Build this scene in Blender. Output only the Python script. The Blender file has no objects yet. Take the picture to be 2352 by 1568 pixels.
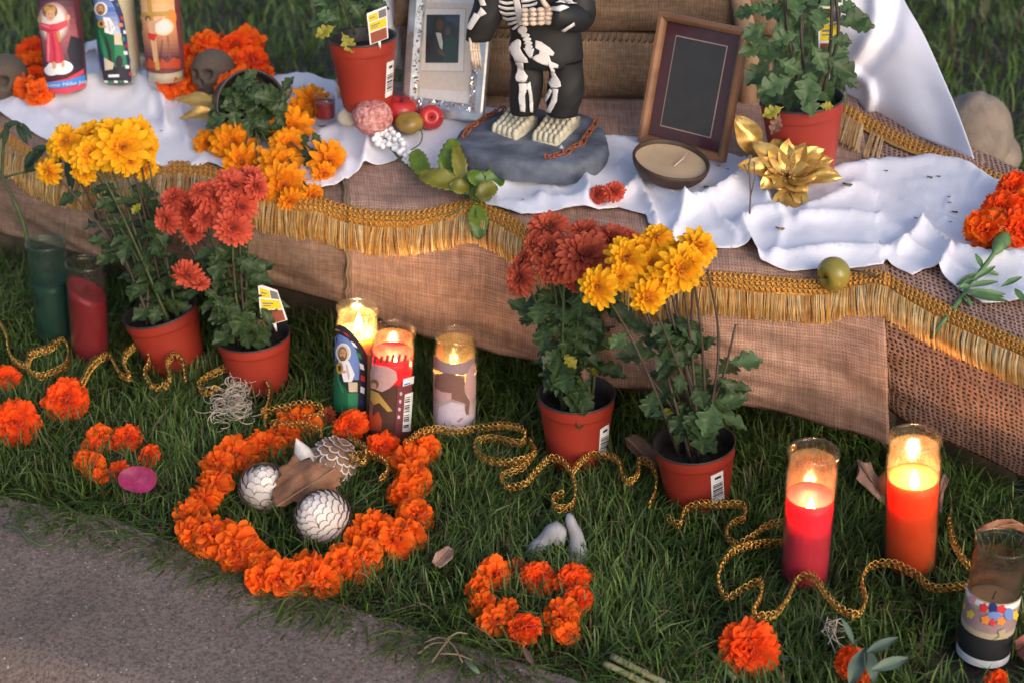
import bpy, bmesh, math, random
import numpy as np
from mathutils import Vector, Matrix, noise
from mathutils.bvhtree import BVHTree
from mathutils.geometry import delaunay_2d_cdt

R = math.radians
random.seed(11)
rng = np.random.default_rng(11)
sc = bpy.context.scene
COL = sc.collection

# ------------------------------------------------------------------ camera
PITCH, FPX, CAMZ = R(28), 3600.0, 1.22          # focal length in pixels of a 2352 px wide picture
cd = bpy.data.cameras.new('camera')
cam = bpy.data.objects.new('camera', cd)
COL.objects.link(cam)
cam.location = (0, 0, CAMZ)
cam.rotation_euler = (R(90) - PITCH, 0, 0)
cd.sensor_width = 36
cd.lens = FPX / 2352 * 36
cd.clip_start, cd.clip_end = 0.05, 500
cd.dof.use_dof = True
cd.dof.focus_distance = 2.12
cd.dof.aperture_fstop = 5.6
sc.camera = cam

# ------------------------------------------------------------------ dusk sky and soft low sun
SUN_EL, SUN_AZ, = R(24), R(150)
w = bpy.data.worlds.new('World')
sc.world = w
w.use_nodes = True
nt = w.node_tree
sky = nt.nodes.new('ShaderNodeTexSky')
sky.sky_type = 'NISHITA'
sky.sun_disc = False
sky.sun_elevation = SUN_EL
sky.sun_rotation = SUN_AZ
sky.air_density, sky.dust_density, sky.ozone_density = 1.0, 2.8, 1.5
bg = nt.nodes['Background']
nt.links.new(sky.outputs[0], bg.inputs[0])
bg.inputs[1].default_value = 0.15
sl = bpy.data.lights.new('sun', 'SUN')
sl.energy = 0.5
sl.angle = R(35)
sl.color = (1.0, 0.91, 0.87)
so = bpy.data.objects.new('sun', sl)
COL.objects.link(so)
_sd = Vector((math.sin(SUN_AZ) * math.cos(SUN_EL), math.cos(SUN_AZ) * math.cos(SUN_EL), math.sin(SUN_EL)))
so.rotation_euler = (-_sd).to_track_quat('-Z', 'Y').to_euler()
sc.view_settings.view_transform = 'Standard'
sc.view_settings.look = 'None'
sc.view_settings.gamma = 1
sc.view_settings.use_curve_mapping = False
sc.view_settings.exposure = 0.66
sc.cycles.use_denoising = True
sc.cycles.caustics_reflective = False
sc.cycles.caustics_refractive = False
sc.cycles.transparent_max_bounces = 16
sc.cycles.max_bounces = 8
sc.cycles.sample_clamp_indirect = 6

# ------------------------------------------------------------------ pixel rays -> places in the world
CAM = Vector((0, 0, CAMZ))
_f = Vector((0, math.cos(PITCH), -math.sin(PITCH)))
_u = Vector((0, math.sin(PITCH), math.cos(PITCH)))

def ray(x, y):
    return (_f + Vector(((x - 1176) / FPX, 0, 0)) + _u * ((784 - y) / FPX)).normalized()

def P(x, y, z=0.0):
    d = ray(x, y)
    return CAM + d * ((z - CAMZ) / d.z)

def D(x, y, Y):
    d = ray(x, y)
    return CAM + d * (Y / d.y)

def m_per_px(p):
    return (Vector(p) - CAM).dot(_f) / FPX

def lerp(a, b, t):
    return a + (b - a) * t

def samp(path, n):
    """resample a polyline smoothly (Catmull-Rom) to n points"""
    pts = [np.array(p, float) for p in path]
    L = [0]
    for a, b in zip(pts, pts[1:]):
        L.append(L[-1] + max(1e-9, np.linalg.norm(b - a)))
    out = []
    ext = [2 * pts[0] - pts[1]] + pts + [2 * pts[-1] - pts[-2]]
    for s in np.linspace(0, L[-1], n):
        i = min(max(np.searchsorted(L, s, 'right') - 1, 0), len(pts) - 2)
        t = (s - L[i]) / (L[i + 1] - L[i])
        p0, p1, p2, p3 = ext[i:i + 4]
        out.append(0.5 * (2 * p1 + (p2 - p0) * t + (2 * p0 - 5 * p1 + 4 * p2 - p3) * t * t + (3 * p1 - p0 - 3 * p2 + p3) * t ** 3))
    return out

# ------------------------------------------------------------------ mesh collector and objects
class MB:
    def __init__(s):
        s.v, s.f, s.m, s.c, s.uv = [], [], [], [], []

    def add(s, vs, fs, mi=0, col=None, uv=None):
        if not len(vs): return s
        o = len(s.v)
        s.v += [tuple(q) for q in vs]
        s.f += [tuple(i + o for i in q) for q in fs]
        s.m += [mi] * len(fs)
        if col is None:
            col = (1, 1, 1)
        if len(vs) and not hasattr(col[0], '__len__'):
            col = [col] * len(vs)
        s.c += [tuple(q) for q in col]
        s.uv += [tuple(q) for q in uv] if uv is not None else [(0, 0)] * len(vs)
        return s

    def grid(s, fn, nu, nv, mi=0, wrap=False, colfn=None, uvfn=None):
        vs, cs, us = [], [], []
        for i in range(nu):
            for j in range(nv):
                u, v = i / (nu if wrap else nu - 1), j / (nv - 1)
                vs.append(fn(u, v))
                cs.append(colfn(u, v) if colfn else (1, 1, 1))
                us.append(uvfn(u, v) if uvfn else (u, v))
        fs = []
        for i in range(nu if wrap else nu - 1):
            k = (i + 1) % nu
            for j in range(nv - 1):
                fs.append((i * nv + j, k * nv + j, k * nv + j + 1, i * nv + j + 1))
        return s.add(vs, fs, mi, cs, us)

    def tube(s, pts, r, n=6, mi=0, cap=True, col=None):
        pts = [Vector(p) for p in pts]
        rs = r if hasattr(r, '__len__') else [r] * len(pts)
        vs, fs = [], []
        nrm = None
        for i, p in enumerate(pts):
            t = (pts[min(i + 1, len(pts) - 1)] - pts[max(i - 1, 0)])
            t = t.normalized() if t.length > 1e-9 else Vector((0, 0, 1))
            if nrm is None:
                nrm = t.orthogonal().normalized()
            nrm = (nrm - t * nrm.dot(t))
            nrm = nrm.normalized() if nrm.length > 1e-6 else t.orthogonal().normalized()
            b = t.cross(nrm)
            for k in range(n):
                a = 2 * math.pi * k / n
                vs.append(p + (nrm * math.cos(a) + b * math.sin(a)) * rs[i])
        for i in range(len(pts) - 1):
            for k in range(n):
                q = (k + 1) % n
                fs.append((i * n + k, i * n + q, (i + 1) * n + q, (i + 1) * n + k))
        if cap:
            fs.append(tuple(range(n - 1, -1, -1)))
            fs.append(tuple((len(pts) - 1) * n + k for k in range(n)))
        return s.add(vs, fs, mi, col)

    def lathe(s, prof, M=None, n=32, mi=0, col=None, a0=0, a1=2 * math.pi):
        M = M or Matrix()
        full = abs(a1 - a0 - 2 * math.pi) < 1e-6
        nn = n if full else n + 1
        vs, fs = [], []
        for (r, z) in prof:
            for k in range(nn):
                a = a0 + (a1 - a0) * k / n
                vs.append(M @ Vector((r * math.cos(a), r * math.sin(a), z)))
        for i in range(len(prof) - 1):
            for k in range(n):
                q = (k + 1) % nn
                fs.append((i * nn + k, i * nn + q, (i + 1) * nn + q, (i + 1) * nn + k))
        return s.add(vs, fs, mi, col)

    def ball(s, c, r, M=None, nu=10, nv=7, mi=0, col=None):
        rx, ry, rz = r if hasattr(r, '__len__') else (r, r, r)
        M = M or Matrix()
        c = Vector(c)
        vs, fs = [], []
        for j in range(1, nv):
            th = math.pi * j / nv
            for i in range(nu):
                a = 2 * math.pi * i / nu
                vs.append(c + M @ Vector((rx * math.sin(th) * math.cos(a), ry * math.sin(th) * math.sin(a), rz * math.cos(th))))
        vs += [c + M @ Vector((0, 0, rz)), c + M @ Vector((0, 0, -rz))]
        a, b = len(vs) - 2, len(vs) - 1
        for j in range(nv - 2):
            for i in range(nu):
                q = (i + 1) % nu
                fs.append((j * nu + i, (j + 1) * nu + i, (j + 1) * nu + q, j * nu + q))
        for i in range(nu):
            q = (i + 1) % nu
            fs.append((a, i, q))
            fs.append((b, (nv - 2) * nu + q, (nv - 2) * nu + i))
        return s.add(vs, fs, mi, col)

    def box(s, M, sx, sy, sz, mi=0, bev=0.0, col=None):
        """box centred on M's origin, edges chamfered"""
        bm = bmesh.new()
        bmesh.ops.create_cube(bm, size=1)
        for v in bm.verts:
            v.co = Vector((v.co.x * sx, v.co.y * sy, v.co.z * sz))
        if bev:
            bmesh.ops.bevel(bm, geom=list(bm.edges), offset=bev, segments=2, affect='EDGES')
        bm.verts.ensure_lookup_table()
        vs = [M @ v.co for v in bm.verts]
        fs = [tuple(v.index for v in f.verts) for f in bm.faces]
        bm.free()
        return s.add(vs, fs, mi, col)

    def mesh(s, name, mats, smooth=True):
        me = bpy.data.meshes.new(name)
        me.from_pydata(s.v, [], s.f)
        for m in (mats if isinstance(mats, (list, tuple)) else [mats]):
            me.materials.append(m)
        me.polygons.foreach_set('material_index', s.m)
        me.polygons.foreach_set('use_smooth', [smooth] * len(s.f))
        ca = me.color_attributes.new('Col', 'FLOAT_COLOR', 'POINT')
        c = np.ones((len(s.v), 4))
        c[:, :3] = np.array(s.c).reshape(-1, 3)
        ca.data.foreach_set('color', c.ravel())
        if any(q != (0, 0) for q in s.uv[:50]):
            ul = me.uv_layers.new(name='UVMap')
            idx = np.empty(len(me.loops), dtype=np.int32)
            me.loops.foreach_get('vertex_index', idx)
            ul.data.foreach_set('uv', np.array(s.uv)[idx].ravel())
        me.update()
        return me

    def bvh(s):
        return BVHTree.FromPolygons(s.v, s.f)

WM = {}

def tag(o, label=None, cat=None, group=None, kind=None):
    if label: o['label'] = label
    if cat: o['category'] = cat
    if group: o['group'] = group
    if kind: o['kind'] = kind
    return o

def thing(name, label, cat, loc, group=None):
    o = bpy.data.objects.new(name, None)
    o.empty_display_size = 0.02
    COL.objects.link(o)
    o.location = loc
    WM[o] = Matrix.Translation(Vector(loc))
    return tag(o, label, cat, group)

def part(name, mb, mats, parent, M=None, label=None, kind=None, smooth=True):
    me = mb.mesh(name, mats, smooth) if isinstance(mb, MB) else mb
    o = bpy.data.objects.new(name, me)
    COL.objects.link(o)
    M = M or Matrix()
    o.parent = parent
    o.matrix_local = WM[parent].inverted() @ M
    WM[o] = M
    return tag(o, label, kind=kind)

def single(name, mb, mats, label, cat, group=None, loc=None, kind=None, smooth=True):
    me = mb.mesh(name, mats, smooth)
    if loc is None:
        n = np.array(mb.v)
        loc = (n[:, 0].mean(), n[:, 1].mean(), n[:, 2].min())
    me.transform(Matrix.Translation(-Vector(loc)))
    o = bpy.data.objects.new(name, me)
    COL.objects.link(o)
    o.location = loc
    WM[o] = Matrix.Translation(Vector(loc))
    return tag(o, label, cat, group, kind)

def frame(pos, yax, zax, s=1.0):
    """matrix with local Z along zax and local Y close to yax"""
    z = Vector(zax).normalized()
    y = Vector(yax)
    y = y - z * y.dot(z)
    y = y.normalized() if y.length > 1e-6 else z.orthogonal().normalized()
    x = y.cross(z)
    M = Matrix((x, y, z)).transposed().to_4x4()
    return Matrix.Translation(Vector(pos)) @ M @ Matrix.Diagonal((s, s, s, 1))

# ------------------------------------------------------------------ materials
MATS = {}

def mat(name, col=(0.5, 0.5, 0.5), rough=0.6, metal=0.0, nscale=40, namt=0.15, bump=0.0, bscale=200, attr=False,
        sss=0.0, sssr=(1, 0.4, 0.2), ssss=0.01, trans=0.0, spec=0.5, col2=None, bdist=0.002, sheen=0.0):
    if name in MATS:
        return MATS[name]
    m = bpy.data.materials.new(name)
    m.use_nodes = True
    t = m.node_tree
    b = t.nodes['Principled BSDF']
    L = t.links.new
    tc = t.nodes.new('ShaderNodeTexCoord')
    nz = t.nodes.new('ShaderNodeTexNoise')
    nz.inputs['Scale'].default_value = nscale
    nz.inputs['Detail'].default_value = 5
    L(tc.outputs['Object'], nz.inputs['Vector'])
    rp = t.nodes.new('ShaderNodeValToRGB')
    rp.color_ramp.elements[0].position = 0.3
    rp.color_ramp.elements[1].position = 0.7
    if attr:
        lo, hi = (1 - namt,) * 3, (1 + namt,) * 3
    else:
        lo = tuple(max(0, c * (1 - namt)) for c in col)
        hi = col2 or tuple(c * (1 + namt) for c in col)
    rp.color_ramp.elements[0].color = (*lo, 1)
    rp.color_ramp.elements[1].color = (*hi, 1)
    L(nz.outputs['Fac'], rp.inputs['Fac'])
    out = rp.outputs['Color']
    if attr:
        at = t.nodes.new('ShaderNodeAttribute')
        at.attribute_name = 'Col'
        mx = t.nodes.new('ShaderNodeMix')
        mx.data_type = 'RGBA'
        mx.blend_type = 'MULTIPLY'
        mx.inputs[0].default_value = 1
        L(at.outputs['Color'], mx.inputs[6])
        L(out, mx.inputs[7])
        out = mx.outputs[2]
    L(out, b.inputs['Base Color'])
    b.inputs['Roughness'].default_value = rough
    b.inputs['Metallic'].default_value = metal
    b.inputs['Specular IOR Level'].default_value = spec
    if sheen:
        b.inputs['Sheen Weight'].default_value = sheen
    if sss:
        b.inputs['Subsurface Weight'].default_value = sss
        b.inputs['Subsurface Radius'].default_value = sssr
        b.inputs['Subsurface Scale'].default_value = ssss
    if bump:
        n2 = t.nodes.new('ShaderNodeTexNoise')
        n2.inputs['Scale'].default_value = bscale
        n2.inputs['Detail'].default_value = 4
        L(tc.outputs['Object'], n2.inputs['Vector'])
        bp = t.nodes.new('ShaderNodeBump')
        bp.inputs['Strength'].default_value = bump
        bp.inputs['Distance'].default_value = bdist
        L(n2.outputs['Fac'], bp.inputs['Height'])
        L(bp.outputs[0], b.inputs['Normal'])
    if trans:
        tr = t.nodes.new('ShaderNodeBsdfTranslucent')
        L(out, tr.inputs['Color'])
        ms = t.nodes.new('ShaderNodeMixShader')
        ms.inputs[0].default_value = trans
        L(b.outputs[0], ms.inputs[1])
        L(tr.outputs[0], ms.inputs[2])
        L(ms.outputs[0], t.nodes['Material Output'].inputs[0])
    MATS[name] = m
    return m

def glass_mat(name, tint, fog=0.0, fogcol=(0.8, 0.8, 0.8), ior=1.45):
    """thin clear jar glass: see-through with fresnel reflection and a film of smoke"""
    m = bpy.data.materials.new(name)
    m.use_nodes = True
    t = m.node_tree
    L = t.links.new
    t.nodes.remove(t.nodes['Principled BSDF'])
    tr = t.nodes.new('ShaderNodeBsdfTransparent')
    tr.inputs[0].default_value = (*tint, 1)
    gl = t.nodes.new('ShaderNodeBsdfGlossy')
    gl.inputs['Roughness'].default_value = 0.16
    lw = t.nodes.new('ShaderNodeLayerWeight')
    lw.inputs[0].default_value = 0.5
    pw = t.nodes.new('ShaderNodeMath')
    pw.operation = 'POWER'
    pw.inputs[1].default_value = 3.2
    L(lw.outputs['Facing'], pw.inputs[0])
    fr = t.nodes.new('ShaderNodeMath')
    fr.operation = 'MULTIPLY_ADD'
    fr.inputs[1].default_value = 0.8
    fr.inputs[2].default_value = 0.035
    L(pw.outputs[0], fr.inputs[0])
    ms = t.nodes.new('ShaderNodeMixShader')
    L(fr.outputs[0], ms.inputs[0])
    df = t.nodes.new('ShaderNodeBsdfDiffuse')
    df.inputs[0].default_value = (*fogcol, 1)
    tl = t.nodes.new('ShaderNodeBsdfTranslucent')
    tl.inputs[0].default_value = (*fogcol, 1)
    m0 = t.nodes.new('ShaderNodeMixShader')
    m0.inputs[0].default_value = 0.5
    L(df.outputs[0], m0.inputs[1])
    L(tl.outputs[0], m0.inputs[2])
    tc = t.nodes.new('ShaderNodeTexCoord')
    nz = t.nodes.new('ShaderNodeTexNoise')
    nz.inputs['Scale'].default_value = 60
    L(tc.outputs['Object'], nz.inputs['Vector'])
    mu = t.nodes.new('ShaderNodeMath')
    mu.operation = 'MULTIPLY'
    mu.inputs[1].default_value = fog * 2
    L(nz.outputs['Fac'], mu.inputs[0])
    m1 = t.nodes.new('ShaderNodeMixShader')
    L(mu.outputs[0], m1.inputs[0])
    L(tr.outputs[0], m1.inputs[1])
    L(m0.outputs[0], m1.inputs[2])
    L(m1.outputs[0], ms.inputs[1])
    L(gl.outputs[0], ms.inputs[2])
    L(ms.outputs[0], t.nodes['Material Output'].inputs[0])
    return m

def weave_mat(name, col, dark, period, hole, bump=0.6, stain=0.25, alpha=False):
    """woven cloth: yarns over and under each other, from the sheet's own UV in metres"""
    m = bpy.data.materials.new(name)
    m.use_nodes = True
    t = m.node_tree
    L = t.links.new
    b = t.nodes['Principled BSDF']
    b.inputs['Roughness'].default_value = 0.9
    b.inputs['Specular IOR Level'].default_value = 0.15
    uv = t.nodes.new('ShaderNodeUVMap')
    nz = t.nodes.new('ShaderNodeTexNoise')
    nz.inputs['Scale'].default_value = 34
    nz.inputs['Detail'].default_value = 5
    L(uv.outputs[0], nz.inputs['Vector'])
    va = t.nodes.new('ShaderNodeVectorMath')
    va.operation = 'MULTIPLY_ADD'
    va.inputs[1].default_value = (period * 2.2,) * 3
    L(nz.outputs['Color'], va.inputs[0])
    L(uv.outputs[0], va.inputs[2])
    sx = t.nodes.new('ShaderNodeSeparateXYZ')
    L(va.outputs[0], sx.inputs[0])
    def mth(op, a, bb=None):
        n = t.nodes.new('ShaderNodeMath')
        n.operation = op
        for i, q in enumerate((a, bb)):
            if q is None:
                continue
            if hasattr(q, 'is_linked') or hasattr(q, 'links'):
                L(q, n.inputs[i])
            else:
                n.inputs[i].default_value = q
        return n.outputs[0]
    k = math.pi / period
    a = mth('ABSOLUTE', mth('SINE', mth('MULTIPLY', sx.outputs[0], k)))
    c = mth('ABSOLUTE', mth('SINE', mth('MULTIPLY', sx.outputs[1], k * 0.93)))
    h = mth('MAXIMUM', a, c)
    rp = t.nodes.new('ShaderNodeValToRGB')
    rp.color_ramp.elements[0].position = hole
    rp.color_ramp.elements[1].position = min(1, hole + 0.25)
    rp.color_ramp.elements[0].color = (*dark, 1)
    rp.color_ramp.elements[1].color = (*col, 1)
    L(h, rp.inputs[0])
    n2 = t.nodes.new('ShaderNodeTexNoise')
    n2.inputs['Scale'].default_value = 9
    n2.inputs['Detail'].default_value = 6
    L(uv.outputs[0], n2.inputs['Vector'])
    r2 = t.nodes.new('ShaderNodeValToRGB')
    r2.color_ramp.elements[0].position = 0.35
    r2.color_ramp.elements[1].position = 0.65
    r2.color_ramp.elements[0].color = (1 - stain, 1 - stain * 0.95, 1 - stain * 0.9, 1)
    r2.color_ramp.elements[1].color = (1, 1, 1, 1)
    L(n2.outputs['Fac'], r2.inputs[0])
    mx = t.nodes.new('ShaderNodeMix')
    mx.data_type = 'RGBA'
    mx.blend_type = 'MULTIPLY'
    mx.inputs[0].default_value = 1
    L(rp.outputs[0], mx.inputs[6])
    L(r2.outputs[0], mx.inputs[7])
    src = mx.outputs[2]
    for sc_ in ((14, 1 / period * .9, 1), (1 / period * .9, 14, 1), (55, 55, 1)):      # uneven yarns, one by one, and slubs
        mp = t.nodes.new('ShaderNodeMapping')
        mp.inputs['Scale'].default_value = sc_
        L(uv.outputs[0], mp.inputs['Vector'])
        n3 = t.nodes.new('ShaderNodeTexNoise')
        n3.inputs['Scale'].default_value = 1
        n3.inputs['Detail'].default_value = 2
        L(mp.outputs[0], n3.inputs['Vector'])
        r3 = t.nodes.new('ShaderNodeValToRGB')
        r3.color_ramp.elements[0].position = .32
        r3.color_ramp.elements[1].position = .68
        r3.color_ramp.elements[0].color = (.86, .83, .82, 1)
        r3.color_ramp.elements[1].color = (1.13, 1.12, 1.12, 1)
        L(n3.outputs['Fac'], r3.inputs[0])
        m3 = t.nodes.new('ShaderNodeMix')
        m3.data_type = 'RGBA'
        m3.blend_type = 'MULTIPLY'
        m3.inputs[0].default_value = 1
        L(src, m3.inputs[6])
        L(r3.outputs[0], m3.inputs[7])
        src = m3.outputs[2]
    L(src, b.inputs['Base Color'])
    bp = t.nodes.new('ShaderNodeBump')
    bp.inputs['Strength'].default_value = bump
    bp.inputs['Distance'].default_value = period * 0.35
    L(h, bp.inputs['Height'])
    L(bp.outputs[0], b.inputs['Normal'])
    if alpha:
        r3 = t.nodes.new('ShaderNodeValToRGB')
        r3.color_ramp.elements[0].position = hole - 0.06
        r3.color_ramp.elements[1].position = hole
        L(h, r3.inputs[0])
        L(r3.outputs[0], b.inputs['Alpha'])
    MATS[name] = m
    return m

def emit_mat(name, col, s):
    m = bpy.data.materials.new(name)
    m.use_nodes = True
    t = m.node_tree
    t.nodes.remove(t.nodes['Principled BSDF'])
    e = t.nodes.new('ShaderNodeEmission')
    e.inputs[0].default_value = (*col, 1)
    e.inputs[1].default_value = s
    t.links.new(e.outputs[0], t.nodes['Material Output'].inputs[0])
    return m

def flat(name, col, rough=0.5):
    return mat('print_' + name, col, rough, namt=0.06, nscale=150)

# ------------------------------------------------------------------ decals: flat print laid on real surfaces
def inside_cdt(poly, step):
    """triangulate a 2D polygon with inner points every `step`"""
    n = len(poly)
    pts = []
    for i in range(n):
        a, b = np.array(poly[i], float), np.array(poly[(i + 1) % n], float)
        k = max(1, int(np.linalg.norm(b - a) / step))
        for j in range(k):
            pts.append(tuple(a + (b - a) * j / k))
    nb = len(pts)
    arr = np.array(pts)
    x0, y0 = arr.min(0)
    x1, y1 = arr.max(0)
    gx = np.arange(x0 + step * 0.5, x1, step)
    gy = np.arange(y0 + step * 0.5, y1, step)
    if len(gx) and len(gy):
        X, Y = np.meshgrid(gx, gy)
        q = np.stack([X.ravel(), Y.ravel()], 1)
        q += rng.uniform(-0.15, 0.15, q.shape) * step
        ins = np.zeros(len(q), bool)
        for i in range(nb):
            a, b = arr[i], arr[(i + 1) % nb]
            cond = ((a[1] > q[:, 1]) != (b[1] > q[:, 1]))
            with np.errstate(divide='ignore', invalid='ignore'):
                xi = (b[0] - a[0]) * (q[:, 1] - a[1]) / (b[1] - a[1]) + a[0]
            ins ^= cond & (q[:, 0] < xi)
        q = q[ins]
        pts += [tuple(p) for p in q]
    vs, _, fs, *_ = delaunay_2d_cdt([Vector(p) for p in pts], [(i, (i + 1) % nb) for i in range(nb)], [], 1, 1e-5)
    return [tuple(v) for v in vs], [tuple(f) for f in fs]

def ell(cx, cy, rx, ry=None, n=20, a=0):
    ry = ry or rx
    ca, sa = math.cos(a), math.sin(a)
    return [(cx + rx * math.cos(t) * ca - ry * math.sin(t) * sa, cy + rx * math.cos(t) * sa + ry * math.sin(t) * ca)
            for t in np.linspace(0, 2 * math.pi, n, endpoint=False)]

def decal(mb, bvh, poly, off, mi=0, step=6, conv=None, tris=None):
    if conv:
        poly = [conv(*p) for p in poly]
    vs, fs = tris if tris else inside_cdt(poly, step)
    out, ok = [], []
    for (x, y) in vs:
        d = ray(x, y)
        loc, nr, _, _ = bvh.ray_cast(CAM, d)
        if loc is None:
            out.append((0, 0, 0))
            ok.append(False)
        else:
            if nr.dot(d) > 0:
                nr = -nr
            out.append(loc + nr * off - d * (off * 0.5))
            ok.append(True)
    good = []
    for f in fs:
        if all(ok[i] for i in f):
            a, b, c = (Vector(out[i]) for i in f[:3])
            if max((a - b).length, (b - c).length, (a - c).length) < 0.02:
                good.append(f)
    used = sorted({i for f in good for i in f})
    mp = {k: i for i, k in enumerate(used)}
    mb.add([out[i] for i in used], [tuple(mp[i] for i in f) for f in good], mi)

def text_tris(body):
    cu = bpy.data.curves.new('t', 'FONT')
    cu.body = body
    cu.resolution_u = 2
    o = bpy.data.objects.new('t', cu)
    COL.objects.link(o)
    me = bpy.data.meshes.new_from_object(o.evaluated_get(bpy.context.evaluated_depsgraph_get()))
    vs = [(v.co.x, v.co.y) for v in me.vertices]
    fs = [tuple(p.vertices) for p in me.polygons]
    bpy.data.objects.remove(o)
    bpy.data.curves.remove(cu)
    bpy.data.meshes.remove(me)
    return vs, fs

EXC = []      # circles on the lawn with no grass inside: (x, y, r)
# ================================================================== THE SETTING
M_soil = mat('soil', (0.030, 0.024, 0.015), 0.95, nscale=30, namt=0.5, bump=0.8, bscale=90, bdist=0.01)
mb = MB()
def _lawn(u, v):
    x, y = lerp(-9, 9, u), lerp(0.6, 14, v)
    return (x, y, -0.012 + 0.012 * noise.noise(Vector((x * 5, y * 5, 0))))
# lawn edge against the pavement, traced on the ground
EDGE = [(-900, 1080), (-300, 1160), (0, 1208), (230, 1255), (560, 1385), (850, 1490), (1060, 1562), (1500, 1700), (2400, 1990)]
EW = sorted([(P(x, y).x, P(x, y).y) for x, y in EDGE])
def lawn_edge(X):
    return np.interp(X, [e[0] for e in EW], [e[1] for e in EW])
def _lawn2(u, v):
    x = lerp(-9, 9, u)
    if abs(x) < 2:
        pass
    y0 = float(lawn_edge(x)) - 0.02
    y = y0 + (14 - y0) * v ** 2
    return (x, y, -0.012 + 0.012 * noise.noise(Vector((x * 5, y * 5, 0))))
mb.grid(_lawn2, 220, 120)
o = single('lawn', mb, M_soil, None, None, kind='structure', loc=(0, 0, 0))

# pavement slab with a rounded kerb edge
def concrete_mat():
    m = mat('concrete', (0.185, 0.140, 0.115), 0.9, nscale=6, namt=0.22, bump=0.8, bscale=420, bdist=0.002)
    t = m.node_tree
    b = t.nodes['Principled BSDF']
    src = b.inputs['Base Color'].links[0].from_socket
    tc = t.nodes.new('ShaderNodeTexCoord')
    n1 = t.nodes.new('ShaderNodeTexNoise')
    n1.inputs['Scale'].default_value = 210
    n1.inputs['Detail'].default_value = 3
    n1.inputs['Roughness'].default_value = 0.7
    t.links.new(tc.outputs['Object'], n1.inputs['Vector'])
    r1 = t.nodes.new('ShaderNodeValToRGB')
    e = r1.color_ramp.elements
    e[0].position, e[0].color = 0.34, (0.42, 0.36, 0.34, 1)
    e[1].position, e[1].color = 0.52, (1, 0.97, 0.95, 1)
    x = r1.color_ramp.elements.new(0.72)
    x.color = (1.5, 1.42, 1.38, 1)
    t.links.new(n1.outputs['Fac'], r1.inputs[0])
    mx = t.nodes.new('ShaderNodeMix')
    mx.data_type = 'RGBA'
    mx.blend_type = 'MULTIPLY'
    mx.inputs[0].default_value = 1
    t.links.new(src, mx.inputs[6])
    t.links.new(r1.outputs[0], mx.inputs[7])
    # sparse grit: rust brown, dark and pale grains
    vo = t.nodes.new('ShaderNodeTexVoronoi')
    vo.inputs['Scale'].default_value = 480
    t.links.new(tc.outputs['Object'], vo.inputs['Vector'])
    hs = t.nodes.new('ShaderNodeSeparateColor')
    t.links.new(vo.outputs['Color'], hs.inputs[0])
    r2 = t.nodes.new('ShaderNodeValToRGB')
    r2.color_ramp.interpolation = 'CONSTANT'
    q = r2.color_ramp.elements
    q[0].position, q[0].color = 0, (0.05, 0.045, 0.05, 1)
    q[1].position, q[1].color = 0.12, (0.20, 0.09, 0.06, 1)
    for p_, c_ in ((0.17, (0.25, 0.19, 0.17, 1)), (0.994, (0.45, 0.43, 0.41, 1))):
        z_ = q.new(p_)
        z_.color = c_
    t.links.new(hs.outputs[0], r2.inputs[0])
    r3 = t.nodes.new('ShaderNodeValToRGB')
    r3.color_ramp.interpolation = 'CONSTANT'
    q = r3.color_ramp.elements
    q[0].color = (0.55,) * 3 + (1,)
    q[1].position, q[1].color = 0.17, (0.12,) * 3 + (1,)
    z_ = q.new(0.994)
    z_.color = (0.8,) * 3 + (1,)
    t.links.new(hs.outputs[0], r3.inputs[0])
    m2 = t.nodes.new('ShaderNodeMix')
    m2.data_type = 'RGBA'
    t.links.new(r3.outputs[0], m2.inputs[0])
    t.links.new(mx.outputs[2], m2.inputs[6])
    t.links.new(r2.outputs[0], m2.inputs[7])
    t.links.new(m2.outputs[2], b.inputs['Base Color'])
    return m
M_conc = concrete_mat()
ka, kb = P(0, 1440, 0.012), P(420, 1560, 0.012)
kd = (kb - ka).normalized()
kn = Vector((kd.y, -kd.x, 0))
if kn.y > 0: kn = -kn
mb = MB()
prof = [(-0.03, 0.012)] + [(0.075 * math.sin(a), 0.012 - 0.075 * (1 - math.cos(a))) for a in np.linspace(0, R(88), 9)] + [(0.078, -0.13)]
def _kerb(u, v):
    s = lerp(-2.2, 2.6, u)
    base = ka + kd * s
    i = v * (len(prof) - 1)
    j = min(int(i), len(prof) - 2)
    t = i - j
    a, b = prof[j], prof[j + 1]
    return base + kn * lerp(a[0], b[0], t) + Vector((0, 0, lerp(a[1], b[1], t) - 0.012))
mb.grid(_kerb, 60, 22)
def _slab(u, v):
    base = ka + kd * lerp(-2.2, 2.6, u) - kn * 0.03
    y1 = float(lawn_edge(base.x)) + 0.05
    # move from kerb to lawn edge along -kn
    q = base + Vector((0, 1, 0)) * max(0.0, (y1 - base.y)) * v
    return (q.x, q.y, 0.012)
mb.grid(_slab, 60, 8)
single('pavement', mb, M_conc, None, None, kind='structure', loc=(0, 0, 0))
mb = MB()
mb.grid(lambda u, v: (lerp(-9, 9, u), lerp(-3, 3.0, v), -0.118), 3, 3)
single('road', mb, mat('asphalt', (0.05, 0.05, 0.052), 0.9, nscale=300, namt=0.4, bump=0.5), None, None, kind='structure', loc=(0, 0, 0))

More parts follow.
